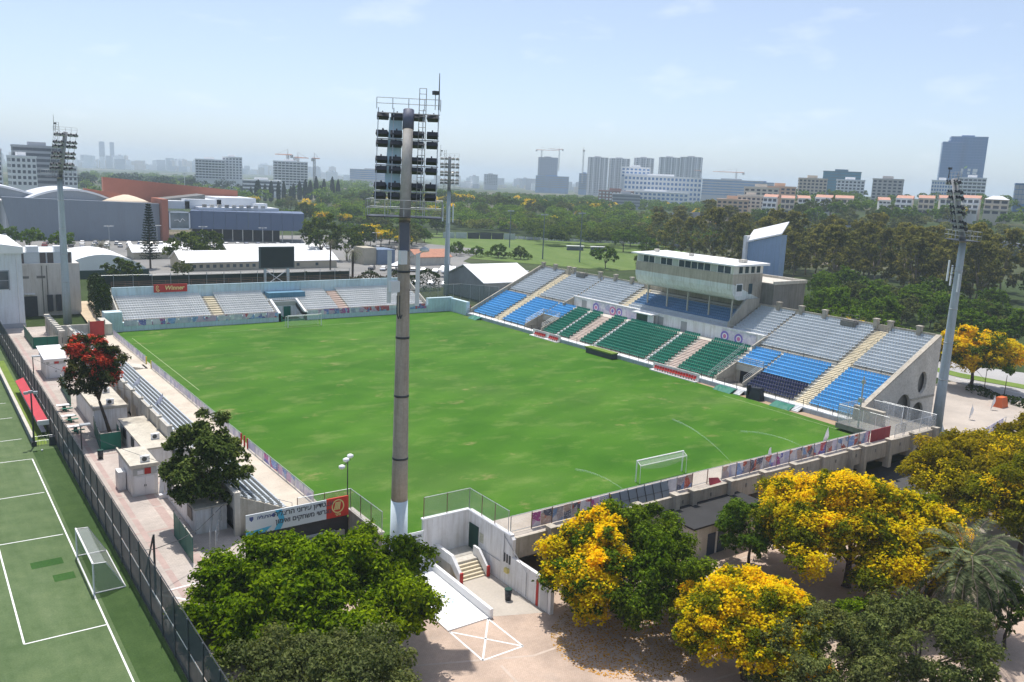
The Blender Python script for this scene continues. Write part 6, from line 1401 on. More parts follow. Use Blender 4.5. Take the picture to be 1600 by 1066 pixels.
w = MB(); w.box(25.9, 317.2, 4.9, 34.6, 330, 12.4); part('glass_box', w, glass_mat('mall_glass', (.10, .15, .18), .12, .25, .4), mall)
w = MB()
for a in ((25.9, 12.0, 34.6, 12.5), (25.9, 4.8, 34.6, 5.4), (25.9, 4.8, 26.4, 12.5), (34.1, 4.8, 34.6, 12.5)): w.box(a[0], 317.0, a[1], a[2], 317.18, a[3])
part('white_frame', w, M('mall_frame', (.62, .66, .70), .6, .05), mall)
w = MB(); w.path([(28, 316.9, 8.8), (29.6, 316.9, 9.0), (30.3, 316.9, 8.1), (31.3, 316.9, 9.6), (32.4, 316.9, 8.6)], .14, n=5); part('script_sign', w, white_c, mall)
d0 = Vector((34.8, 317.9, 0)); d1 = Vector((80.5, 302.6, 0)); dv = (d1 - d0); nn = Vector((-dv.y, dv.x, 0)).normalized()
for k in range(10):
    a, b = d0 + dv * (k / 10 + .001), d0 + dv * ((k + 1) / 10 - .001); w = MB(); w.hexa([a + Vector((0, 0, 5.2)), b + Vector((0, 0, 5.2)), b + nn * 20 + Vector((0, 0, 5.2)), a + nn * 20 + Vector((0, 0, 5.2)), a + Vector((0, 0, 13.0)), b + Vector((0, 0, 13.0)), b + nn * 20 + Vector((0, 0, 13)), a + nn * 20 + Vector((0, 0, 13))]); part('band_panel', w, mg_band, mall)
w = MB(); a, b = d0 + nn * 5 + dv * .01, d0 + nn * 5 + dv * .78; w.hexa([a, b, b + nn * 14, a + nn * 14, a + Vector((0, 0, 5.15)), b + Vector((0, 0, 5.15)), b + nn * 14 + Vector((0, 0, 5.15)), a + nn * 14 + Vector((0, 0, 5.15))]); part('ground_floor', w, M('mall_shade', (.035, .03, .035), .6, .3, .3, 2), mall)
for k in range(12):
    c = d0 + dv * (.01 + k * .088) + nn * .5; w = MB(); w.tube(c, c + Vector((0, 0, 5.2)), .22, n=8); part('column', w, conc_l, mall)
for x0, y0, x1, y1, z0, z1 in ((40, 322, 76, 348, 13.1, 14.3), (36, 330, 52, 350, 13.1, 17.4), (50, 330, 68, 352, 14.3, 18.4), (66, 326, 72, 332, 14.3, 16.2), (28, 330, 38, 345, 13.1, 16.5)):
    w = MB(); w.box(x0, y0, z0, x1, y1, z1); part('roof_volume', w, M('mall_white', (.58, .60, .62), .8, .06, .2, 3), mall)
for k in range(9):
    w = MB(); w.box(42 + k * 3.1, 323.5 - k * .6, 14.35, 43.6 + k * 3.1, 325 - k * .6, 15.5); part('roof_unit', w, conc_l if k % 3 else conc_d, mall)
w = MB(); w.hexa([(28, 338, 16.6), (46, 334, 16.6), (46, 348, 16.6), (28, 352, 16.6), (28, 338, 16.8), (46, 334, 19.4), (46, 348, 19.4), (28, 352, 16.8)]); part('solar_roof', w, M('solar_grey', (.16, .16, .15), .5, .15, .5, 3), mall)

# ------------------------------------------------------------------ sheds, tents and walls behind the stands
def gable(name, label, cat, x0, y0, x1, y1, ze, zr, wm, rm, yaw=0, windows=0):
    s = thing(name, label, cat, ((x0 + x1) / 2, (y0 + y1) / 2, 0)); ym = (y0 + y1) / 2
    w = MB(); w.prism([(x0, y0, 0), (x0, y1, 0), (x0, y1, ze), (x0, ym, zr - .15), (x0, y0, ze)], (x1 - x0, 0, 0)); part('wall', w, wm, s)
    for ya, yb2 in ((y0 - .5, ym), (y1 + .5, ym)):
        za = ze - .12; w = MB(); w.hexa([(x0 - .6, ya, za), (x1 + .6, ya, za), (x1 + .6, yb2, zr), (x0 - .6, yb2, zr), (x0 - .6, ya, za + .18), (x1 + .6, ya, za + .18), (x1 + .6, yb2, zr + .18), (x0 - .6, yb2, zr + .18)]); part('roof_slope', w, rm, s)
    for k in range(windows):
        xx = x0 + 1 + (x1 - x0 - 2) * k / max(1, windows); w = MB(); w.box(xx, y0 - .06, ze * .35, xx + 1.0, y0 - .003, ze * .72); part('window', w, glass, s)
    return s
wr = M('sheet_roof_white', (.72, .72, .70), .6, .06, .2, 2)
tanw = M('tan_wall', (.40, .36, .28), .85, .1, .3, 3)
gable('long_shed', 'long white roofed shed with small windows left of the scoreboard', 'shed', 2, 206, 29, 220, 2.7, 5.6, tanw, wr, 0, 12)
gable('long_shed', 'white roofed shed half hidden right of the scoreboard', 'shed', 31, 206, 53, 218, 2.6, 5.2, tanw, wr, 0, 3)
gable('long_shed', 'white roofed shed farther back left, beside the round tree', 'shed', -4, 244, 22, 254, 2.4, 4.4, tanw, wr)
gable('long_shed', 'white roofed shed farther back behind the scoreboard', 'shed', 26, 236, 62, 247, 2.8, 5.0, tanw, wr, 0, 4)
gable('grey_hall', 'grey walled hall with bright white roof beyond the far right corner', 'hall', 57, 121, 74, 141, 5.0, 8.8, M('ribbed_grey', (.24, .25, .25), .7, .1, .5, 3, streak=.2), white_c)
gable('low_kiosk', 'low white roofed kiosk beside the slim floodlight tower', 'kiosk', 58, 112, 68, 117, 2.5, 3.2, conc_d, wr)
gable('pavilion', 'flat white roofed pavilion in the park beyond training field', 'pavilion', 296, 408, 330, 420, 3.6, 5.2, tanw, wr)
gable('red_roof_house', 'low house with red tiled roof right of the central tower', 'house', 84, 205, 98, 215, 3.0, 5.4, conc_l, M('red_tile', (.42, .20, .13), .85, .15, 1, 6))
dm = thing('tent_hall', 'white domed tent hall behind the dark fence at left', 'tent', (-22, 205, 0))
w = MB(); n = 14; P = [(-35 + 26 * i / n, 196, 6.6 * math.sin(PI * (i / n)) ** .6) for i in range(n + 1)]; w.prism(P, (0, 26, 0)); part('canopy', w, white_c, dm)
w = MB(); w.box(-34, 195.8, 0, -10, 195.97, 2.2); part('side_sheet', w, M('dark_green_sheet', (.03, .06, .045), .7, .1), dm)
for x, y, lab in ((66, 186, 'small white parasol tent beside the car park, left one'), (77, 172, 'small white parasol tent beside the car park, right one')):
    t_ = thing('parasol_tent', lab, 'tent', (x, y, 0)); w = MB(); w.lathe([(3.6, 2.3), (3.5, 2.45), (1.5, 3.3), (.1, 4.0)], x, y, 8); part('canopy', w, white_c, t_)
    for sx, sy in ((-2.3, -2.3), (2.3, -2.3), (2.3, 2.3), (-2.3, 2.3)):
        w = MB(); w.tube((x + sx, y + sy, 0), (x + sx, y + sy, 2.4), .06, n=5); part('leg', w, steel, t_)
bx_ = thing('site_cabin', 'blue and tan cabin building behind the central tower', 'cabin', (72, 216, 0)); w = MB(); w.box(66, 212, 0, 71, 220, 6); part('tan_wing', w, tanw, bx_); w = MB(); w.box(71, 211, 0, 78, 220, 5.4); part('blue_wing', w, M('cabin_blue', (.14, .19, .27), .6, .1), bx_)
bf = thing('backstop_fence', 'dark green windbreak fence behind the far stand', 'fence', (-4, 140, 0))
xs = frange(-34, 27, 4.0)
for k, x in enumerate(xs):
    w = MB(); w.tube((x, 140, 0), (x, 140, 7.7), .07, n=6); part('post', w, steel, bf)
    if k < len(xs) - 1:
        w = MB(); w.box(x + .03, 139.97, .2, xs[k + 1] - .03, 140.03, 7.2 - .02 * k); part('fabric', w, M('windbreak_green', (.022, .036, .030), .9, .25, .25, 3), bf)
w = MB(); w.tube((-34, 140, 7.5), (27, 140, 7.2), .04, n=5); part('cable', w, steel, bf)
hb = leaf_mat('hedge_leaf', (.012, .028, .008), (.04, .065, .014), .2, .6)
def hedge(name, label, pts, wdt, z0, h, seed, m_=hb, dens=60):
    g = np.random.default_rng(seed); PP = []; NN = []
    for i in range(len(pts) - 1):
        a, b = np.array(pts[i]), np.array(pts[i + 1]); L = np.hypot(*(b - a)); n = int(L * dens * (h + wdt) / 4); u = g.random(n); nrm = np.array([-(b - a)[1], (b - a)[0]]) / L
        s = g.uniform(-1, 1, n); z = g.random(n) ** .8; top = g.random(n) < .4; z[top] = g.uniform(.9, 1.06, top.sum()); s[~top] = np.sign(s[~top]) * g.uniform(.8, 1.1, (~top).sum())
        hh = h * (1 + .18 * np.sin(u * L * .7 + seed)); XY = a + (b - a) * u[:, None] + nrm * (s * wdt / 2)[:, None]; PP.append(np.stack([XY[:, 0], XY[:, 1], z0 + z * hh], 1)); NN.append(np.stack([nrm[0] * s, nrm[1] * s, .5 + 0 * s], 1) + g.normal(size=(n, 3)) * .4)
    P = np.concatenate(PP); N = np.concatenate(NN); L = .55 * g.uniform(.7, 1.3, len(P)); c = P.mean(0); c[2] = z0
    return tag(linkobj(name, leaf_mesh(name, P - c, N, L, L * .6, m_, seed), None, tuple(c)), label, 'hedge')
hedge('clipped_hedge', 'dark clipped hedge behind the scoreboard legs', [(4, 146), (58, 146)], 1.6, 0, 5.0, 61)
hedge('clipped_hedge', 'overgrown hedge on the dirt slope beside the annex', [(-35.6, 118), (-33.2, 146)], 2.2, .2, 6.4, 62)
hedge('clipped_hedge', 'roadside hedge behind the right floodlight tower', [(95.5, 12.2), (92.8, 2), (89.5, -9)], 1.6, -3.6, 1.2, 63)
# field furniture
for k, (x, y, z, h, lab) in enumerate(((158, 201.5, 0, 20.5, 'tall dark field mast right behind the stand, near one of pair'), (150, 216, 0, 19, 'tall dark field mast right behind the stand, far one of pair'), (170, 268, 0, 18, 'tall dark field mast at the left of training field'), (118, 640, 0, 26, 'thin white mast rising beyond the mall roof'))):
    m_ = thing('field_mast', lab, 'mast', (x, y, z)); w = MB(); w.tube((x, y, z), (x, y, z + h), .28, .16, 8); part('pole', w, M('mast_blue', (.10, .13, .16), .6, .1) if k < 3 else white, m_)
    w = MB()
    for s in (-1.4, -.5, .5, 1.4): w.box(x + s - .3, y - .3, z + h - .8, x + s + .3, y + .3, z + h - .3)
    w.tube((x - 1.8, y, z + h - .5), (x + 1.8, y, z + h - .5), .06, n=5); part('lamp_head', w, steel, m_)
for x, y, lab in ((196, 250, 'white roofed team shelter on training field, left one'), (206, 244, 'white roofed team shelter on training field, right one')):
    t_ = thing('team_shelter', lab, 'shelter', (x, y, 0)); w = MB(); w.obox(x, y, 0, 8, 1.4, 1.4, -.4); part('bench_body', w, M('shelter_shade', (.10, .12, .14), .6, .1), t_); w = MB(); w.obox(x, y, 2.0, 8.6, 2.6, .2, -.4); w.obox(x, y, 1.4, 8, .2, .6, -.4, 0, .8); part('roof', w, white_c, t_)
fb = thing('field_banner_fence', 'low fence with pale banners along the far side of training field', 'fence', (230, 285, 0))
a, b = Vector((206, 318, 0)), Vector((282, 262, 0))
for k in range(22):
    p, r = a.lerp(b, k / 22 + .002), a.lerp(b, (k + 1) / 22 - .002); w = MB(); nn2 = (r - p).normalized().cross(Vector((0, 0, 1))) * .05; u = Vector((0, 0, 1.5)); w.hexa([p - nn2, r - nn2, r + nn2, p + nn2, p - nn2 + u, r - nn2 + u, r + nn2 + u, p + nn2 + u]); part('banner', w, poster_l, fb)
fw_ = thing('field_screen_wall', 'grey and black screen wall at the far left of training field', 'wall', (185, 322, 0))
for k in range(6):
    w = MB(); w.obox(170 + 6.4 * k, 324 - 2.2 * k, 0, 6.3, .4, 3.2, -.33); part('panel', w, [M('screen_pale', (.40, .43, .44), .7, .1), M('screen_black', (.03, .035, .04), .7, .1)][k in (2, 3, 4)], fw_)
# far stand side clutter: pale fence and glass panels near the far right corner
cf = thing('corner_mesh_fence', 'green grey mesh fence behind the far right corner', 'fence', (46, 118, 0)); chain_fence(cf, [(36, 121.5), (50, 121.5), (56, 113)], 0, 5.0, mesh_mat('green_grey_mesh', (.18, .24, .22), .45), 2.4, steel)

# ------------------------------------------------------------------ cars
tyre = M('tyre', (.02, .02, .02), .9, .1); carglass = glass_mat('car_glass', (.02, .025, .03), .1)
def car_proto(col, nm):
    t = linkobj('car_template', None); m_ = M('car_paint_' + nm, col, .3, .03, bump=0, spec=.6)
    w = MB(); P = [(-2.15, .42), (-2.1, .78), (-1.3, .92), (1.55, .95), (2.1, .85), (2.15, .42)]; w.prism([(x, -.88, z) for x, z in P], (0, 1.76, 0)); part('body', w, m_, t)
    w = MB(); w.hexa([(-1.35, -.80, .92), (1.75, -.80, .94), (1.75, .80, .94), (-1.35, .80, .92), (-.55, -.66, 1.40), (1.25, -.66, 1.42), (1.25, .66, 1.42), (-.55, .66, 1.40)]); part('cabin_glass', w, carglass, t)
    w = MB(); w.hexa([(-.6, -.68, 1.40), (1.3, -.68, 1.42), (1.3, .68, 1.42), (-.6, .68, 1.40), (-.5, -.6, 1.47), (1.2, -.6, 1.48), (1.2, .6, 1.48), (-.5, .6, 1.47)]); part('roof', w, m_, t)
    for x in (-1.35, 1.35):
        for s in (-1, 1):
            w = MB(); w.tube((x, s * .70, .33), (x, s * .92, .33), .33, n=12); part('wheel', w, tyre, t)
    return t
cars = [(car_proto(c, n), n) for c, n in (((.70, .71, .72), 'white'), ((.35, .36, .38), 'silver'), ((.03, .03, .035), 'black'), ((.06, .10, .22), 'blue'), ((.30, .04, .04), 'red'))]
def park(x, y, rz, k, where):
    src, n = cars[k % len(cars)]; c = copy_tree(src, (x, y, float(gz(x, y)) + .02), rz); c.name = 'parked_car'; tag(c, n + ' car parked ' + where, 'car', n + ' cars parked ' + where)
rc = random.Random(4)
for k in range(26): park(-24 + k * 4.1 + rc.uniform(-.5, .5), 296 - k * .9 + rc.uniform(-1, 1), 1.57 - .2 + rc.choice([0, PI]), rc.choice([0, 0, 0, 1, 1, 2, 3, 4]), 'in front of the mall')
for k in range(24): park(-22 + k * 4.0 + rc.uniform(-.5, .5), 306 - k * .9, 1.37 + rc.choice([0, PI]), rc.choice([0, 0, 0, 1, 1, 2, 3]), 'in the second row before the mall')
for k in range(9): park(86 + k * 2.7, 190 - k * 2.5, .9, rc.choice([0, 0, 1, 2]), 'in the lot right of the slim tower')
for k in range(12): park(74 + k * 2.9, 283 - k * 1.6, 1.3, rc.choice([0, 0, 1, 2, 3]), 'in the open lot right of the mall')
for k in range(10): park(62 + k * 2.8, 197 - k * 2.2 + rc.uniform(-.6, .6), .9, rc.choice([0, 0, 1, 1, 2, 4]), 'beside the red roofed house')
for k in range(6): park(18 + k * 7, 152.5, 0, [3, 0, 1, 0, 2, 1][k], 'directly behind the far stand')
for k in range(7): park(52 + k * 3, 166 - k * 3.4, .9, rc.choice([0, 1, 0, 2]), 'near the parasol tents')
for src, n in cars:
    for ch in list(src.children): bpy.data.objects.remove(ch)
    bpy.data.objects.remove(src)
for k in range(7):
    x, y = (-4, 14, 30, 52, 70, 64, 90)[k], (284, 288, 282, 276, 268, 240, 250)[k]
    l = thing('car_park_lamp', 'twin headed car park lamp, number %s from the left in front of mall' % ('first second third fourth fifth sixth seventh'.split()[k]), 'lamp', (x, y, 0), 'car park lamps')
    w = MB(); w.tube((x, y, 0), (x, y, 8.6), .11, .07, 6); w.tube((x - 1.3, y, 8.5), (x + 1.3, y, 8.5), .05, n=5); part('pole', w, steel, l)
    for s in (-1.3, 1.3):
        w = MB(); w.box(x + s - .4, y - .2, 8.45, x + s + .4, y + .2, 8.62); part('lantern', w, white_c, l)

# ------------------------------------------------------------------ right side details
tk = thing('orange_barrier', 'orange plastic barrier box beyond the right tower', 'barrier', (88.5, 3, -3.6)); w = MB(); w.hexa([(87.4, 2.2, -3.6), (89.8, 2.2, -3.6), (89.8, 3.8, -3.6), (87.4, 3.8, -3.6), (87.6, 2.5, -1.8), (89.6, 2.5, -1.8), (89.6, 3.5, -1.8), (87.6, 3.5, -1.8)]); part('shell', w, M('orange_plastic', (.60, .13, .04), .5, .08), tk)
feather(84.2, 2.6, -3.6, 'white and blue feather flag near the orange barrier', .9)
feather(73.8, 1.2, -3.6, 'white feather flag with red tip right of the tower', .5)
cs = thing('white_marquee', 'white cloth covered stand just right of the big grey tower', 'stand', (61, 1, -3.6)); w = MB(); w.hexa([(59.4, -.4, -3.6), (63.0, -.4, -3.6), (63.0, 2.4, -3.6), (59.4, 2.4, -3.6), (59.9, .1, -1.4), (62.3, .1, -1.6), (62.3, 2.0, -1.6), (59.9, 2.0, -1.4)]); part('cover', w, white_c, cs)
rf_ = thing('railing', 'pale grey street railing with banners below the olive trees', 'railing', (64, -5, -3.6))
w = MB(); rail(w, (48, -8.2, -3.6), (76, -3.5, -3.6), 1.5, 1.6, .05, 3); part('bars', w, steel, rf_)
for k in range(4):
    w = MB(); w.obox(66 + 2.4 * k, -5.2 + .4 * k, -3.3, 2.2, .05, 1.3, .165); part('banner', w, poster_l, rf_)
for k, (x, y) in enumerate(((97.0, 6.2), (98.6, 10.6), (95.2, -1.5))):
    t_ = thing('sapling', 'thin staked sapling on the road verge, number %s from the tower' % ['one', 'two', 'three'][k], 'sapling', (x, y, -3.6)); w = MB(); w.tube((x, y, -3.6), (x, y, .6), .09, .05, 6); part('trunk', w, bark, t_)
    g = np.random.default_rng(70 + k); P, N_ = crown_pts(g, lobes(g, (0, 0, 4.9), (1.2, 1.2, 1.1), 8, .6), 900, .8); linkobj('crown', leaf_mesh('crown', P, N_, np.full(len(P), .35), np.full(len(P), .2), L_mid, 70 + k), t_)

# ------------------------------------------------------------------ distant buildings
WIN = {}
def tower_block(name, label, x, y, zt, w, h, yaw, d, wallm, winm, floors, cols, style='grid', z0=None, cat='building', extra=None):
    """zt: top height; body reaches down to the terrain"""
    zb = float(gz(x, y)) - 2 if z0 is None else z0
    t = linkobj(name, None, None, (x, y, zb)); t.rotation_euler = (0, 0, yaw); tag(t, label, cat); H = zt - zb
    def lp(nm, mb, mt): o = bpy.data.objects.new(nm, mb.mesh(nm, mt)); C.objects.link(o); o.parent = t; return o
    q = MB(); q.box(-w / 2, -d / 2, 0, w / 2, d / 2, H); bd = lp('wall', q, wallm)
    q = MB(); q.box(-w / 2 - .3, -d / 2 - .3, H, w / 2 + .3, d / 2 + .3, H + 1.2); q.box(-w * .2, -d * .2, H + 1.2, w * .15, d * .2, H + 3.6); lp('roof', q, wallm)
    fh = h / floors; q = MB()
    cw_ = w / cols
    for c in range(cols):
        xa = -w / 2 + c * cw_
        if style == 'grid': q.box(xa + cw_ * .2, -d / 2 - .06, fh * .28, xa + cw_ * .8, -d / 2 + .3, fh * .82)
        elif style == 'band': q.box(xa + .02, -d / 2 - .06, fh * .3, xa + cw_ - .02, -d / 2 + .3, fh * .85)
        elif style == 'glass': q.box(xa + .12, -d / 2 - .06, fh * .06, xa + cw_ - .12, -d / 2 + .3, fh * .94)
        elif style == 'balcony':
            q.box(xa + cw_ * .1, -d / 2 - .06, fh * .2, xa + cw_ * .9, -d / 2 + .3, fh * .86)
    nd = max(1, int(d / cw_ + .5)); dw_ = d / nd
    for s in (-1, 1):
        for c in range(nd):
            ya = -d / 2 + c * dw_; xw = s * w / 2
            q.box(min(xw + s * .06, xw - s * .3), ya + dw_ * .2, fh * .28, max(xw + s * .06, xw - s * .3), ya + dw_ * .8, fh * .82)
    me = q.mesh('window_band', winm); sl_ = MB(); sl_.box(-w / 2 - .1, -d / 2 - 1.1, 0, w / 2 + .1, -d / 2, .28); sl_.box(-w / 2 - .1, -d / 2 - 1.1, .28, w / 2 + .1, -d / 2 - .98, 1.1); ms_ = sl_.mesh('balcony', wallm) if style == 'balcony' else None
    for f in range(floors):
        o = bpy.data.objects.new('window_band', me); C.objects.link(o); o.parent = t; o['kind'] = 'stuff'; o.location = (0, 0, H - h + f * fh)
        if ms_ and f % 1 == 0:
            o = bpy.data.objects.new('balcony', ms_); C.objects.link(o); o.parent = t; o.location = (0, 0, H - h + f * fh)
    return t
fb_w = M('far_white', (.74, .74, .73), .8, .05, .05, .5); fb_g = M('far_grey', (.36, .37, .39), .8, .06, .05, .5); fb_b = M('far_beige', (.52, .46, .38), .8, .06, .05, .5); fb_d = M('far_dark', (.16, .17, .20), .7, .08, .05, .5)
gl_b = glass_mat('far_blue_glass', (.07, .19, .40), .3, .2, .05); gl_t = glass_mat('far_teal_glass', (.04, .17, .24), .3, .25, .05); gl_d = M('far_window', (.07, .08, .10), .4, .3, .2, 1, bump=0)
TB = tower_block
TB('office_block', 'grey office block with horizontal windows behind the left tower', 16, 632, 40, 32, 26, -.05, 22, fb_g, gl_d, 7, 8, 'band')
TB('office_block', 'white office wing left of the grey office block', 2, 600, 32.5, 15, 19, .05, 16, fb_w, gl_d, 5, 5, 'grid')
TB('office_block', 'white block with square dotted windows right of left tower', 34, 619, 27, 8.5, 13, -.15, 12, fb_w, gl_d, 4, 3, 'grid')
TB('office_block', 'pale office block cut by the left picture edge', -18, 560, 36, 10, 22, -.08, 14, fb_w, gl_d, 7, 3, 'grid')
TB('apartment_block', 'white balconied apartment block left of the scoreboard, lower wing', 241, 992, 39, 33, 22, -.28, 18, fb_w, gl_d, 7, 9, 'balcony')
TB('apartment_block', 'white apartment block with dark strips, taller right wing', 269, 996, 43.2, 23, 26, -.31, 18, fb_w, fb_d, 8, 6, 'grid')
TB('apartment_block', 'dark and white apartment block under small cranes left of central tower', 348, 1009, 41.5, 42, 30, -.3, 20, fb_w, gl_d, 9, 9, 'balcony')
TB('low_block', 'low pale building in front of the dark and white apartments', 265, 880, 18.5, 41, 12, -.34, 16, fb_w, gl_d, 3, 9, 'band')
TB('low_block', 'long flat grey blue building right behind the central tower lights', 914, 1905, 40, 119, 24, -.46, 30, fb_g, gl_b, 5, 18, 'band')
TB('low_block', 'single grey block standing alone right of the central tower', 1281, 1921, 42.5, 36, 28, -.5, 26, fb_g, gl_d, 7, 7, 'grid')
TB('unfinished_tower', 'unfinished concrete tower with two cranes on top', 1347, 1750, 92, 50, 70, -.60, 40, fb_d, M('open_floor', (.30, .31, .33), .8, .2), 16, 9, 'grid')
TB('tower_podium', 'low blue podium block below the unfinished tower', 1325, 1700, 44, 86, 30, -.66, 30, gl_b, fb_d, 6, 12, 'band')
TB('low_block', 'small blue block left of the first white tower', 1359, 1611, 54, 28, 40, -.70, 22, gl_b, gl_d, 9, 5, 'band')
for nm, x, y, zt, w, yw, lab in (('T1', 1251, 1440, 89, 42, -.58, 'white striped apartment tower, leftmost of three slim towers'), ('T2', 1301, 1422, 89, 43, -.60, 'white striped apartment tower, middle of three slim towers'), ('T3', 1356, 1398, 93, 41, -.62, 'white striped apartment tower, rightmost of three slim towers'), ('T4', 1340, 1300, 94, 44, -.70, 'left half of the wide twin apartment tower'), ('T5', 1376, 1268, 96.5, 46, -.92, 'right half of the wide twin apartment tower with frame top')):
    t = TB('apartment_tower', lab, x, y, zt, w, 80, yw, 34, M('tower_stripe', (.40, .40, .41), .8, .06, .05, .5), gl_d, 20, 7, 'grid')
    H = zt - t.location.z; me = MB()
    for c in (-.5, -.28, .06, .3, .5): me.box(c * w - .9, -17.5, 0, c * w + .9, -17.06, H)
    mm = me.mesh('pilasters', fb_w); o = bpy.data.objects.new('pilaster', mm); C.objects.link(o); o.parent = t
TB('campus_building', 'big white stacked campus building with framed glass boxes', 717, 707, 43, 95, 34, -.75, 36, fb_w, gl_b, 6, 20, 'grid')
TB('campus_building', 'white upper boxes of the campus building stepping back left', 700, 738, 53, 36, 12, -.75, 24, fb_w, gl_b, 3, 7, 'grid')
TB('campus_wing', 'lower white front wing of the campus building', 678, 676, 24, 74, 14, -.78, 20, fb_w, gl_b, 3, 14, 'grid')
TB('office_block', 'long blue glass office block under a crane, right of campus', 1235, 1029, 48, 112, 30, -.87, 40, fb_g, gl_b, 6, 20, 'band')
TB('office_block', 'brighter blue glass end of the long office block', 1270, 985, 46, 40, 28, -.9, 30, gl_b, fb_g, 6, 8, 'band')
TB('brick_block', 'dark red and white block in front of the slim towers', 609, 673, 23.5, 40, 14, -.74, 20, M('far_brick', (.30, .17, .14), .85, .1, .05, .5), fb_w, 4, 10, 'grid')
TB('parking_building', 'grey stepped concrete building in the tree belt', 549, 592, 21.5, 28, 13, -.7, 20, fb_g, fb_d, 4, 4, 'band')
TB('apartment_block', 'beige apartment block on the hill left of the teal tower', 603, 408, 43.8, 24, 20, -.9, 16, fb_b, gl_d, 7, 7, 'grid')
TB('glass_tower', 'curved teal glass office tower on the hill', 850, 542, 57.2, 42, 30, -1.0, 24, gl_t, M('teal_pane', (.05, .22, .32), .2, .2, .1, 1, bump=0), 9, 12, 'band')
TB('apartment_block', 'white apartment block in front of the teal glass tower', 688, 425, 45, 25, 18, -.95, 16, fb_w, gl_d, 6, 7, 'grid')
TB('apartment_block', 'grey apartment block standing alone on the hill ridge', 663, 371, 46.2, 25, 20, -1.1, 16, M('far_greige', (.44, .42, .40), .8, .06), gl_d, 7, 6, 'grid')
sk = TB('glass_skyscraper', 'tall blue glass skyscraper on the right skyline', 1272, 611, 124.5, 50, 96, -1.02, 36, gl_b, M('sky_pane', (.05, .15, .33), .25, .15, .05, 1, bump=0), 24, 12, 'glass')
TB('skyscraper_wing', 'lower left wing of the blue glass skyscraper', 1253, 626, 116, 26, 88, -1.02, 30, gl_b, MATS['sky_pane'], 22, 6, 'glass')
H = 124.5 - sk.location.z; q = MB()
for k, (x, w) in enumerate(((-15, 7), (-6, 4), (3, 5), (10, 8))): q.box(x, -18.5, H - 50 - (k % 2), x + w * .8, -18.15, H - 46.5); q.box(x, -18.5, H - 54.5, x + w * .7, -18.15, H - 51.5)
o = bpy.data.objects.new('roof_sign', q.mesh('roof_sign', white_c)); C.objects.link(o); o.parent = sk
q = MB(); q.prism([(-3, -18.5, H - 46), (1, -18.5, H - 46), (2, -18.5, H - 42.5), (0, -18.5, H - 43)], (0, .3, 0)); o = bpy.data.objects.new('sign_leaf', q.mesh('sign_leaf', M('sign_lime', (.35, .55, .12), .6, .05))); C.objects.link(o); o.parent = sk
TB('apartment_block', 'white balconied apartment block below the blue skyscraper', 740, 334, 51, 22, 19, -1.1, 14, fb_w, gl_d, 6, 6, 'balcony')
TB('apartment_block', 'white block with blue square windows left of right tower', 729, 356, 47.6, 18, 16, -1.1, 12, fb_w, gl_b, 5, 8, 'grid')
TB('glass_hall', 'low blue glass office at the right picture edge', 668, 250, 45.5, 26, 15, -1.1, 16, gl_b, fb_g, 4, 10, 'glass')
TB('twin_tower', 'hazy distant tower, left one of the skyline pair', 819, 4857, 131, 27, 100, -.18, 30, fb_g, gl_d, 20, 4, 'band'); TB('twin_tower', 'hazy distant tower, right one of the skyline pair', 866, 4849, 130, 21, 100, -.19, 26, fb_g, gl_d, 20, 3, 'band')
rs_ = random.Random(9)
cols3 = [fb_w, fb_g, fb_b]
def skyline(name, label, a0, a1, r0, r1, n, hmin, hmax, seed):
    q = MB(); r_ = random.Random(seed)
    for k in range(n):
        a = r_.uniform(a0, a1); r = r_.uniform(r0, r1); x, y = -67.7 + r * math.sin(a), -63.5 + r * math.cos(a); hh = hmin + (hmax - hmin) * r_.random() ** 2.6; w = r_.uniform(14, 40); q.obox(x, y, -5, w, r_.uniform(18, 40), hh, -a + r_.uniform(-.4, .4), mi=r_.choice([0, 0, 1, 2]))
        if r_.random() < .5: q.obox(x, y, hh - 5, w * .4, 12, 4, -a, mi=1)
    return tag(linkobj(name, q.mesh(name, cols3)), label, 'skyline', kind='stuff')
skyline('city_skyline', 'pale hazy city skyline on the left horizon', .05, .42, 4300, 5300, 240, 26, 70, 1)
skyline('city_skyline', 'low hazy city skyline along the middle horizon', .40, .85, 2600, 4200, 120, 14, 46, 2)
def crane(label, x, y, z0, h, jib, yaw, group='tower cranes on the skyline'):
    t = thing('tower_crane', label, 'crane', (x, y, z0), group); q = MB(); s = 1.1
    for a, b in ((-s, -s), (s, -s), (s, s), (-s, s)): q.tube((x + a, y + b, z0), (x + a, y + b, z0 + h), .35, n=4)
    for k in range(int(h / 4)): q.tube((x - s, y - s, z0 + 4 * k), (x + s, y - s, z0 + 4 * k + 4), .2, n=4); q.tube((x + s, y - s, z0 + 4 * k), (x - s, y + s, z0 + 4 * k + 4), .2, n=4)
    part('mast', q, M('crane_grey', (.34, .34, .33), .6, .1), t); c, s2 = math.cos(yaw), math.sin(yaw); T = (x, y, z0 + h)
    q = MB(); q.tube(T, (x + c * jib, y + s2 * jib, z0 + h), .8, .5, 4); q.tube(T, (x - c * jib * .32, y - s2 * jib * .32, z0 + h), .9, n=4); part('jib', q, M('crane_red', (.42, .22, .16), .6, .1), t)
    q = MB(); q.tube(T, (x, y, z0 + h + 7), .5, .2, 4); q.tube((x, y, z0 + h + 7), (x + c * jib * .8, y + s2 * jib * .8, z0 + h + .5), .15, n=4); q.box(x - c * jib * .3 - 1.5, y - s2 * jib * .3 - 1.5, z0 + h - 4, x - c * jib * .3 + 1.5, y - s2 * jib * .3 + 1.5, z0 + h); part('apex', q, MATS['crane_grey'], t)
crane('left crane on top of the unfinished tower', 1326, 1752, 60, 52, 46, -.72); crane('right crane on top of the unfinished tower', 1368, 1730, 60, 56, 30, 2.4)
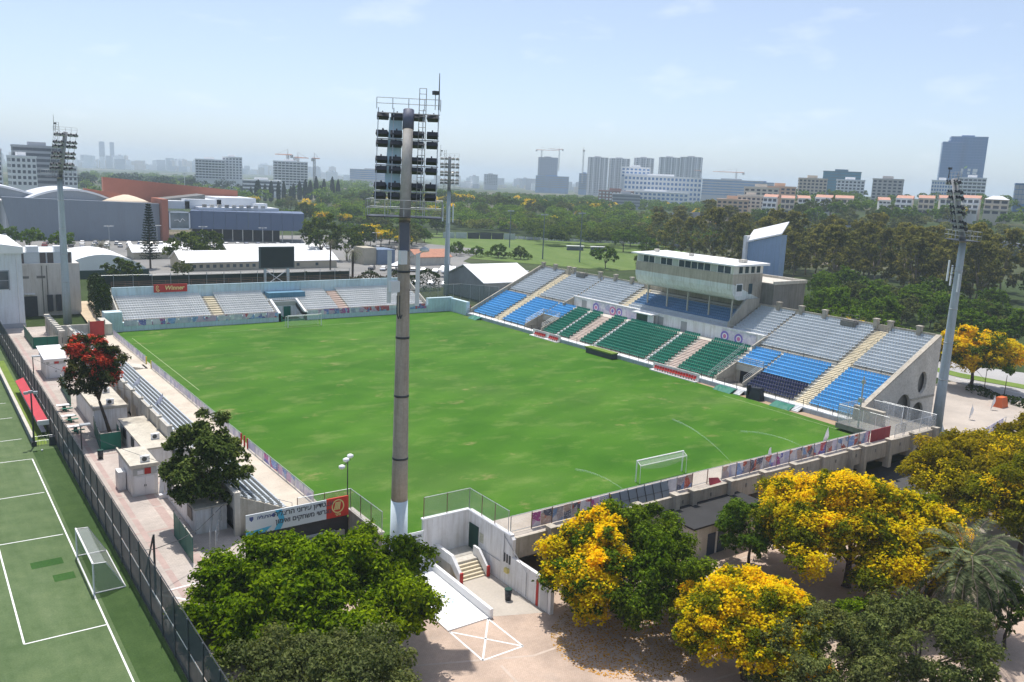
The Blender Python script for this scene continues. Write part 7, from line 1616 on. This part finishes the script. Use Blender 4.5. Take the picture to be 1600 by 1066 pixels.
crane('crane behind the leftmost slim white tower', 1232, 1470, 30, 76, 8, 1.2); crane('crane above the long blue glass office block', 1240, 1026, 40, 24, 44, 2.25); crane('slim crane left of the blue office crane', 1176, 1062, 20, 44, 10, 2.3)
crane('small crane above the dark and white apartments, left', 345, 1010, 30, 21, 16, 2.8); crane('small crane above the dark and white apartments, middle', 357, 1006, 30, 18, 16, .2); crane('small crane right of the dark and white apartments', 376, 998, 16, 32, 9, .3)
# terraced houses on the slope
rtile = M('roof_tile', (.46, .25, .18), .85, .12, .3, 3); houses = [(440, 327, 16.6, 11.3, 10.8, -.915), (447, 317, 15.8, 10.8, 11.3, -.934), (454, 308, 17.8, 9.9, 9.8, -.952), (461, 298, 18.5, 13.1, 10.2, -.971), (468, 286, 17.9, 14.2, 11.0, -.993), (482, 264, 20.9, 8.8, 8.0, -1.035), (488, 254, 20.5, 12.3, 10.2, -1.052), (495, 242, 20.8, 11.6, 10.6, -1.074), (501, 230, 20.7, 12.5, 11.3, -1.094), (507, 219, 22.3, 12.7, 10.4, -1.114), (513, 205, 22.8, 16.6, 10.2, -1.138)]
for k, (x, y, zb, w, h, yw) in enumerate(houses):
    w *= .84
    num = 'first second third fourth fifth sixth seventh eighth ninth tenth eleventh'.split()[k]
    t = linkobj('terraced_house', None, None, (x, y, zb)); t.rotation_euler = (0, 0, yw + .12 * ((k * 7) % 3 - 1)); tag(t, 'stepped white house with terracotta roof on the slope, %s from the left' % num, 'house', 'terraced houses on the slope')
    def lp(nm, mb, mt, par=t): o = bpy.data.objects.new(nm, mb.mesh(nm, mt)); C.objects.link(o); o.parent = par; return o
    wm = [fb_w, M('house_cream', (.58, .52, .44), .8, .06, .3, 2), M('house_pale', (.60, .60, .58), .8, .06, .3, 2)][k % 3]
    for f in range(3):
        q = MB(); q.box(-w / 2, -4 + 2.4 * f, h * f / 3 - (14 if f == 0 else .2), w / 2, 9, h * (f + 1) / 3 - .25); lp('storey', q, wm)
        q = MB(); q.box(-w / 2 - .1, -5 + 2.4 * f, h * (f + 1) / 3 - .25, w / 2 + .1, -3.2 + 2.4 * f, h * (f + 1) / 3 + .55); lp('terrace_wall', q, wm)
        for c in range(3):
            q = MB(); xa = -w / 2 + w * (c + .12) / 3; q.box(xa, -4.12 + 2.4 * f, h * f / 3 + .9, xa + w * .24, -4.003 + 2.4 * f, h * (f + 1) / 3 - .7); lp('window', q, gl_d)
    if k != 10:
        q = MB(); q.hexa([(-w / 2 - .2, .4, h - .2), (w / 2 + .2, .4, h - .2), (w / 2 + .2, 9.2, h - .2), (-w / 2 - .2, 9.2, h - .2), (-w / 2 - .2, .4, h), (w / 2 + .2, .4, h), (w / 2 + .2, 9.2, h + 2.4), (-w / 2 - .2, 9.2, h + 2.4)]); lp('roof', q, rtile)
    else:
        q = MB(); q.prism([(-w / 2 - .3, -1.5, h), (w / 2 + .3, -1.5, h), (w * .2, 1.5, h + 2.4), (-w * .2, 1.5, h + 2.4)], (0, 8, 0)); lp('roof', q, fb_w)
for k, (a, r, w, zt, lab) in enumerate(((.905, 700, 26, 33.5, 'cluster house with pale roof at the left end of slope'), (.925, 720, 24, 35, 'cluster house with peach wall behind the second terraced house'), (.895, 660, 20, 27, 'low cluster house with terracotta roof left of the terraces'), (.875, 640, 22, 24, 'low red roofed house at the foot of slope beside campus'))):
    x, y = -67.7 + r * math.sin(a), -63.5 + r * math.cos(a); t = TB('cluster_house', lab, x, y, zt, w, 8, -a, 12, [MATS['house_cream'], M('house_peach', (.60, .42, .30), .8, .06)][k % 2], gl_d, 3, 6, 'grid', cat='house')
# long retaining walls and road banks
def long_wall(label, pts, h, mt, th=2.0, name='retaining_wall'):
    t = thing(name, label, 'wall', (pts[0][0], pts[0][1], pts[0][2]))
    for i in range(len(pts) - 1):
        a, b = Vector(pts[i]), Vector(pts[i + 1]); n = max(1, round((b - a).length / 14)); nn_ = (b - a).normalized().cross(Vector((0, 0, 1))) * -th
        for k in range(n):
            p, r = a.lerp(b, k / n + .002), a.lerp(b, (k + 1) / n - .002); u = Vector((0, 0, h)); dn = Vector((0, 0, -9)); w = MB(); w.hexa([p + dn, r + dn, r + nn_ + dn, p + nn_ + dn, p + u, r + u, r + nn_ + u, p + nn_ + u]); part('panel', w, mt, t)
gw = M('grey_barrier_wall', (.27, .28, .31), .8, .06, .05, .6, rand=.08)
long_wall('long grey retaining wall right of the wedge tower', [(364, 248, 8.2), (392, 217, 9.0)], 5.4, gw)
long_wall('long grey road wall behind the right tower and grove', [(392, 160, 6.5), (378, 118, 4.0), (366, 84, 2.6)], 7.0, gw)
long_wall('curved grey overpass wall in the tree belt below campus', [(428, 431, 6), (452, 405, 8.5), (464, 392, 8.5), (490, 362, 6)], 4.2, gw)
long_wall('pale concrete bank in the tree belt left of the slim towers', [(330, 545, 5), (400, 520, 6), (470, 500, 6)], 3.0, conc_l)
long_wall('low sandy bank in the park right of the slim floodlight tower', [(250, 555, 3), (330, 520, 4)], 2.6, M('sand_bank', (.42, .36, .30), .9, .1))
# ------------------------------------------------------------------ haze
hm = bpy.data.materials.new('haze_air'); hm.use_nodes = True; ht = hm.node_tree; ht.nodes.clear()
ho = ht.nodes.new('ShaderNodeOutputMaterial'); pv = ht.nodes.new('ShaderNodeVolumePrincipled'); pv.inputs['Color'].default_value = (.74, .87, 1.0, 1); pv.inputs['Density'].default_value = 2.0e-4; pv.inputs['Anisotropy'].default_value = .2
ht.links.new(pv.outputs[0], ho.inputs['Volume'])
w = MB(); w.box(-5900, -1900, -40, 8900, 9400, 150); o = linkobj('haze', w.mesh('haze', hm)); tag(o, 'thin pale haze over the whole place', 'haze', kind='stuff')
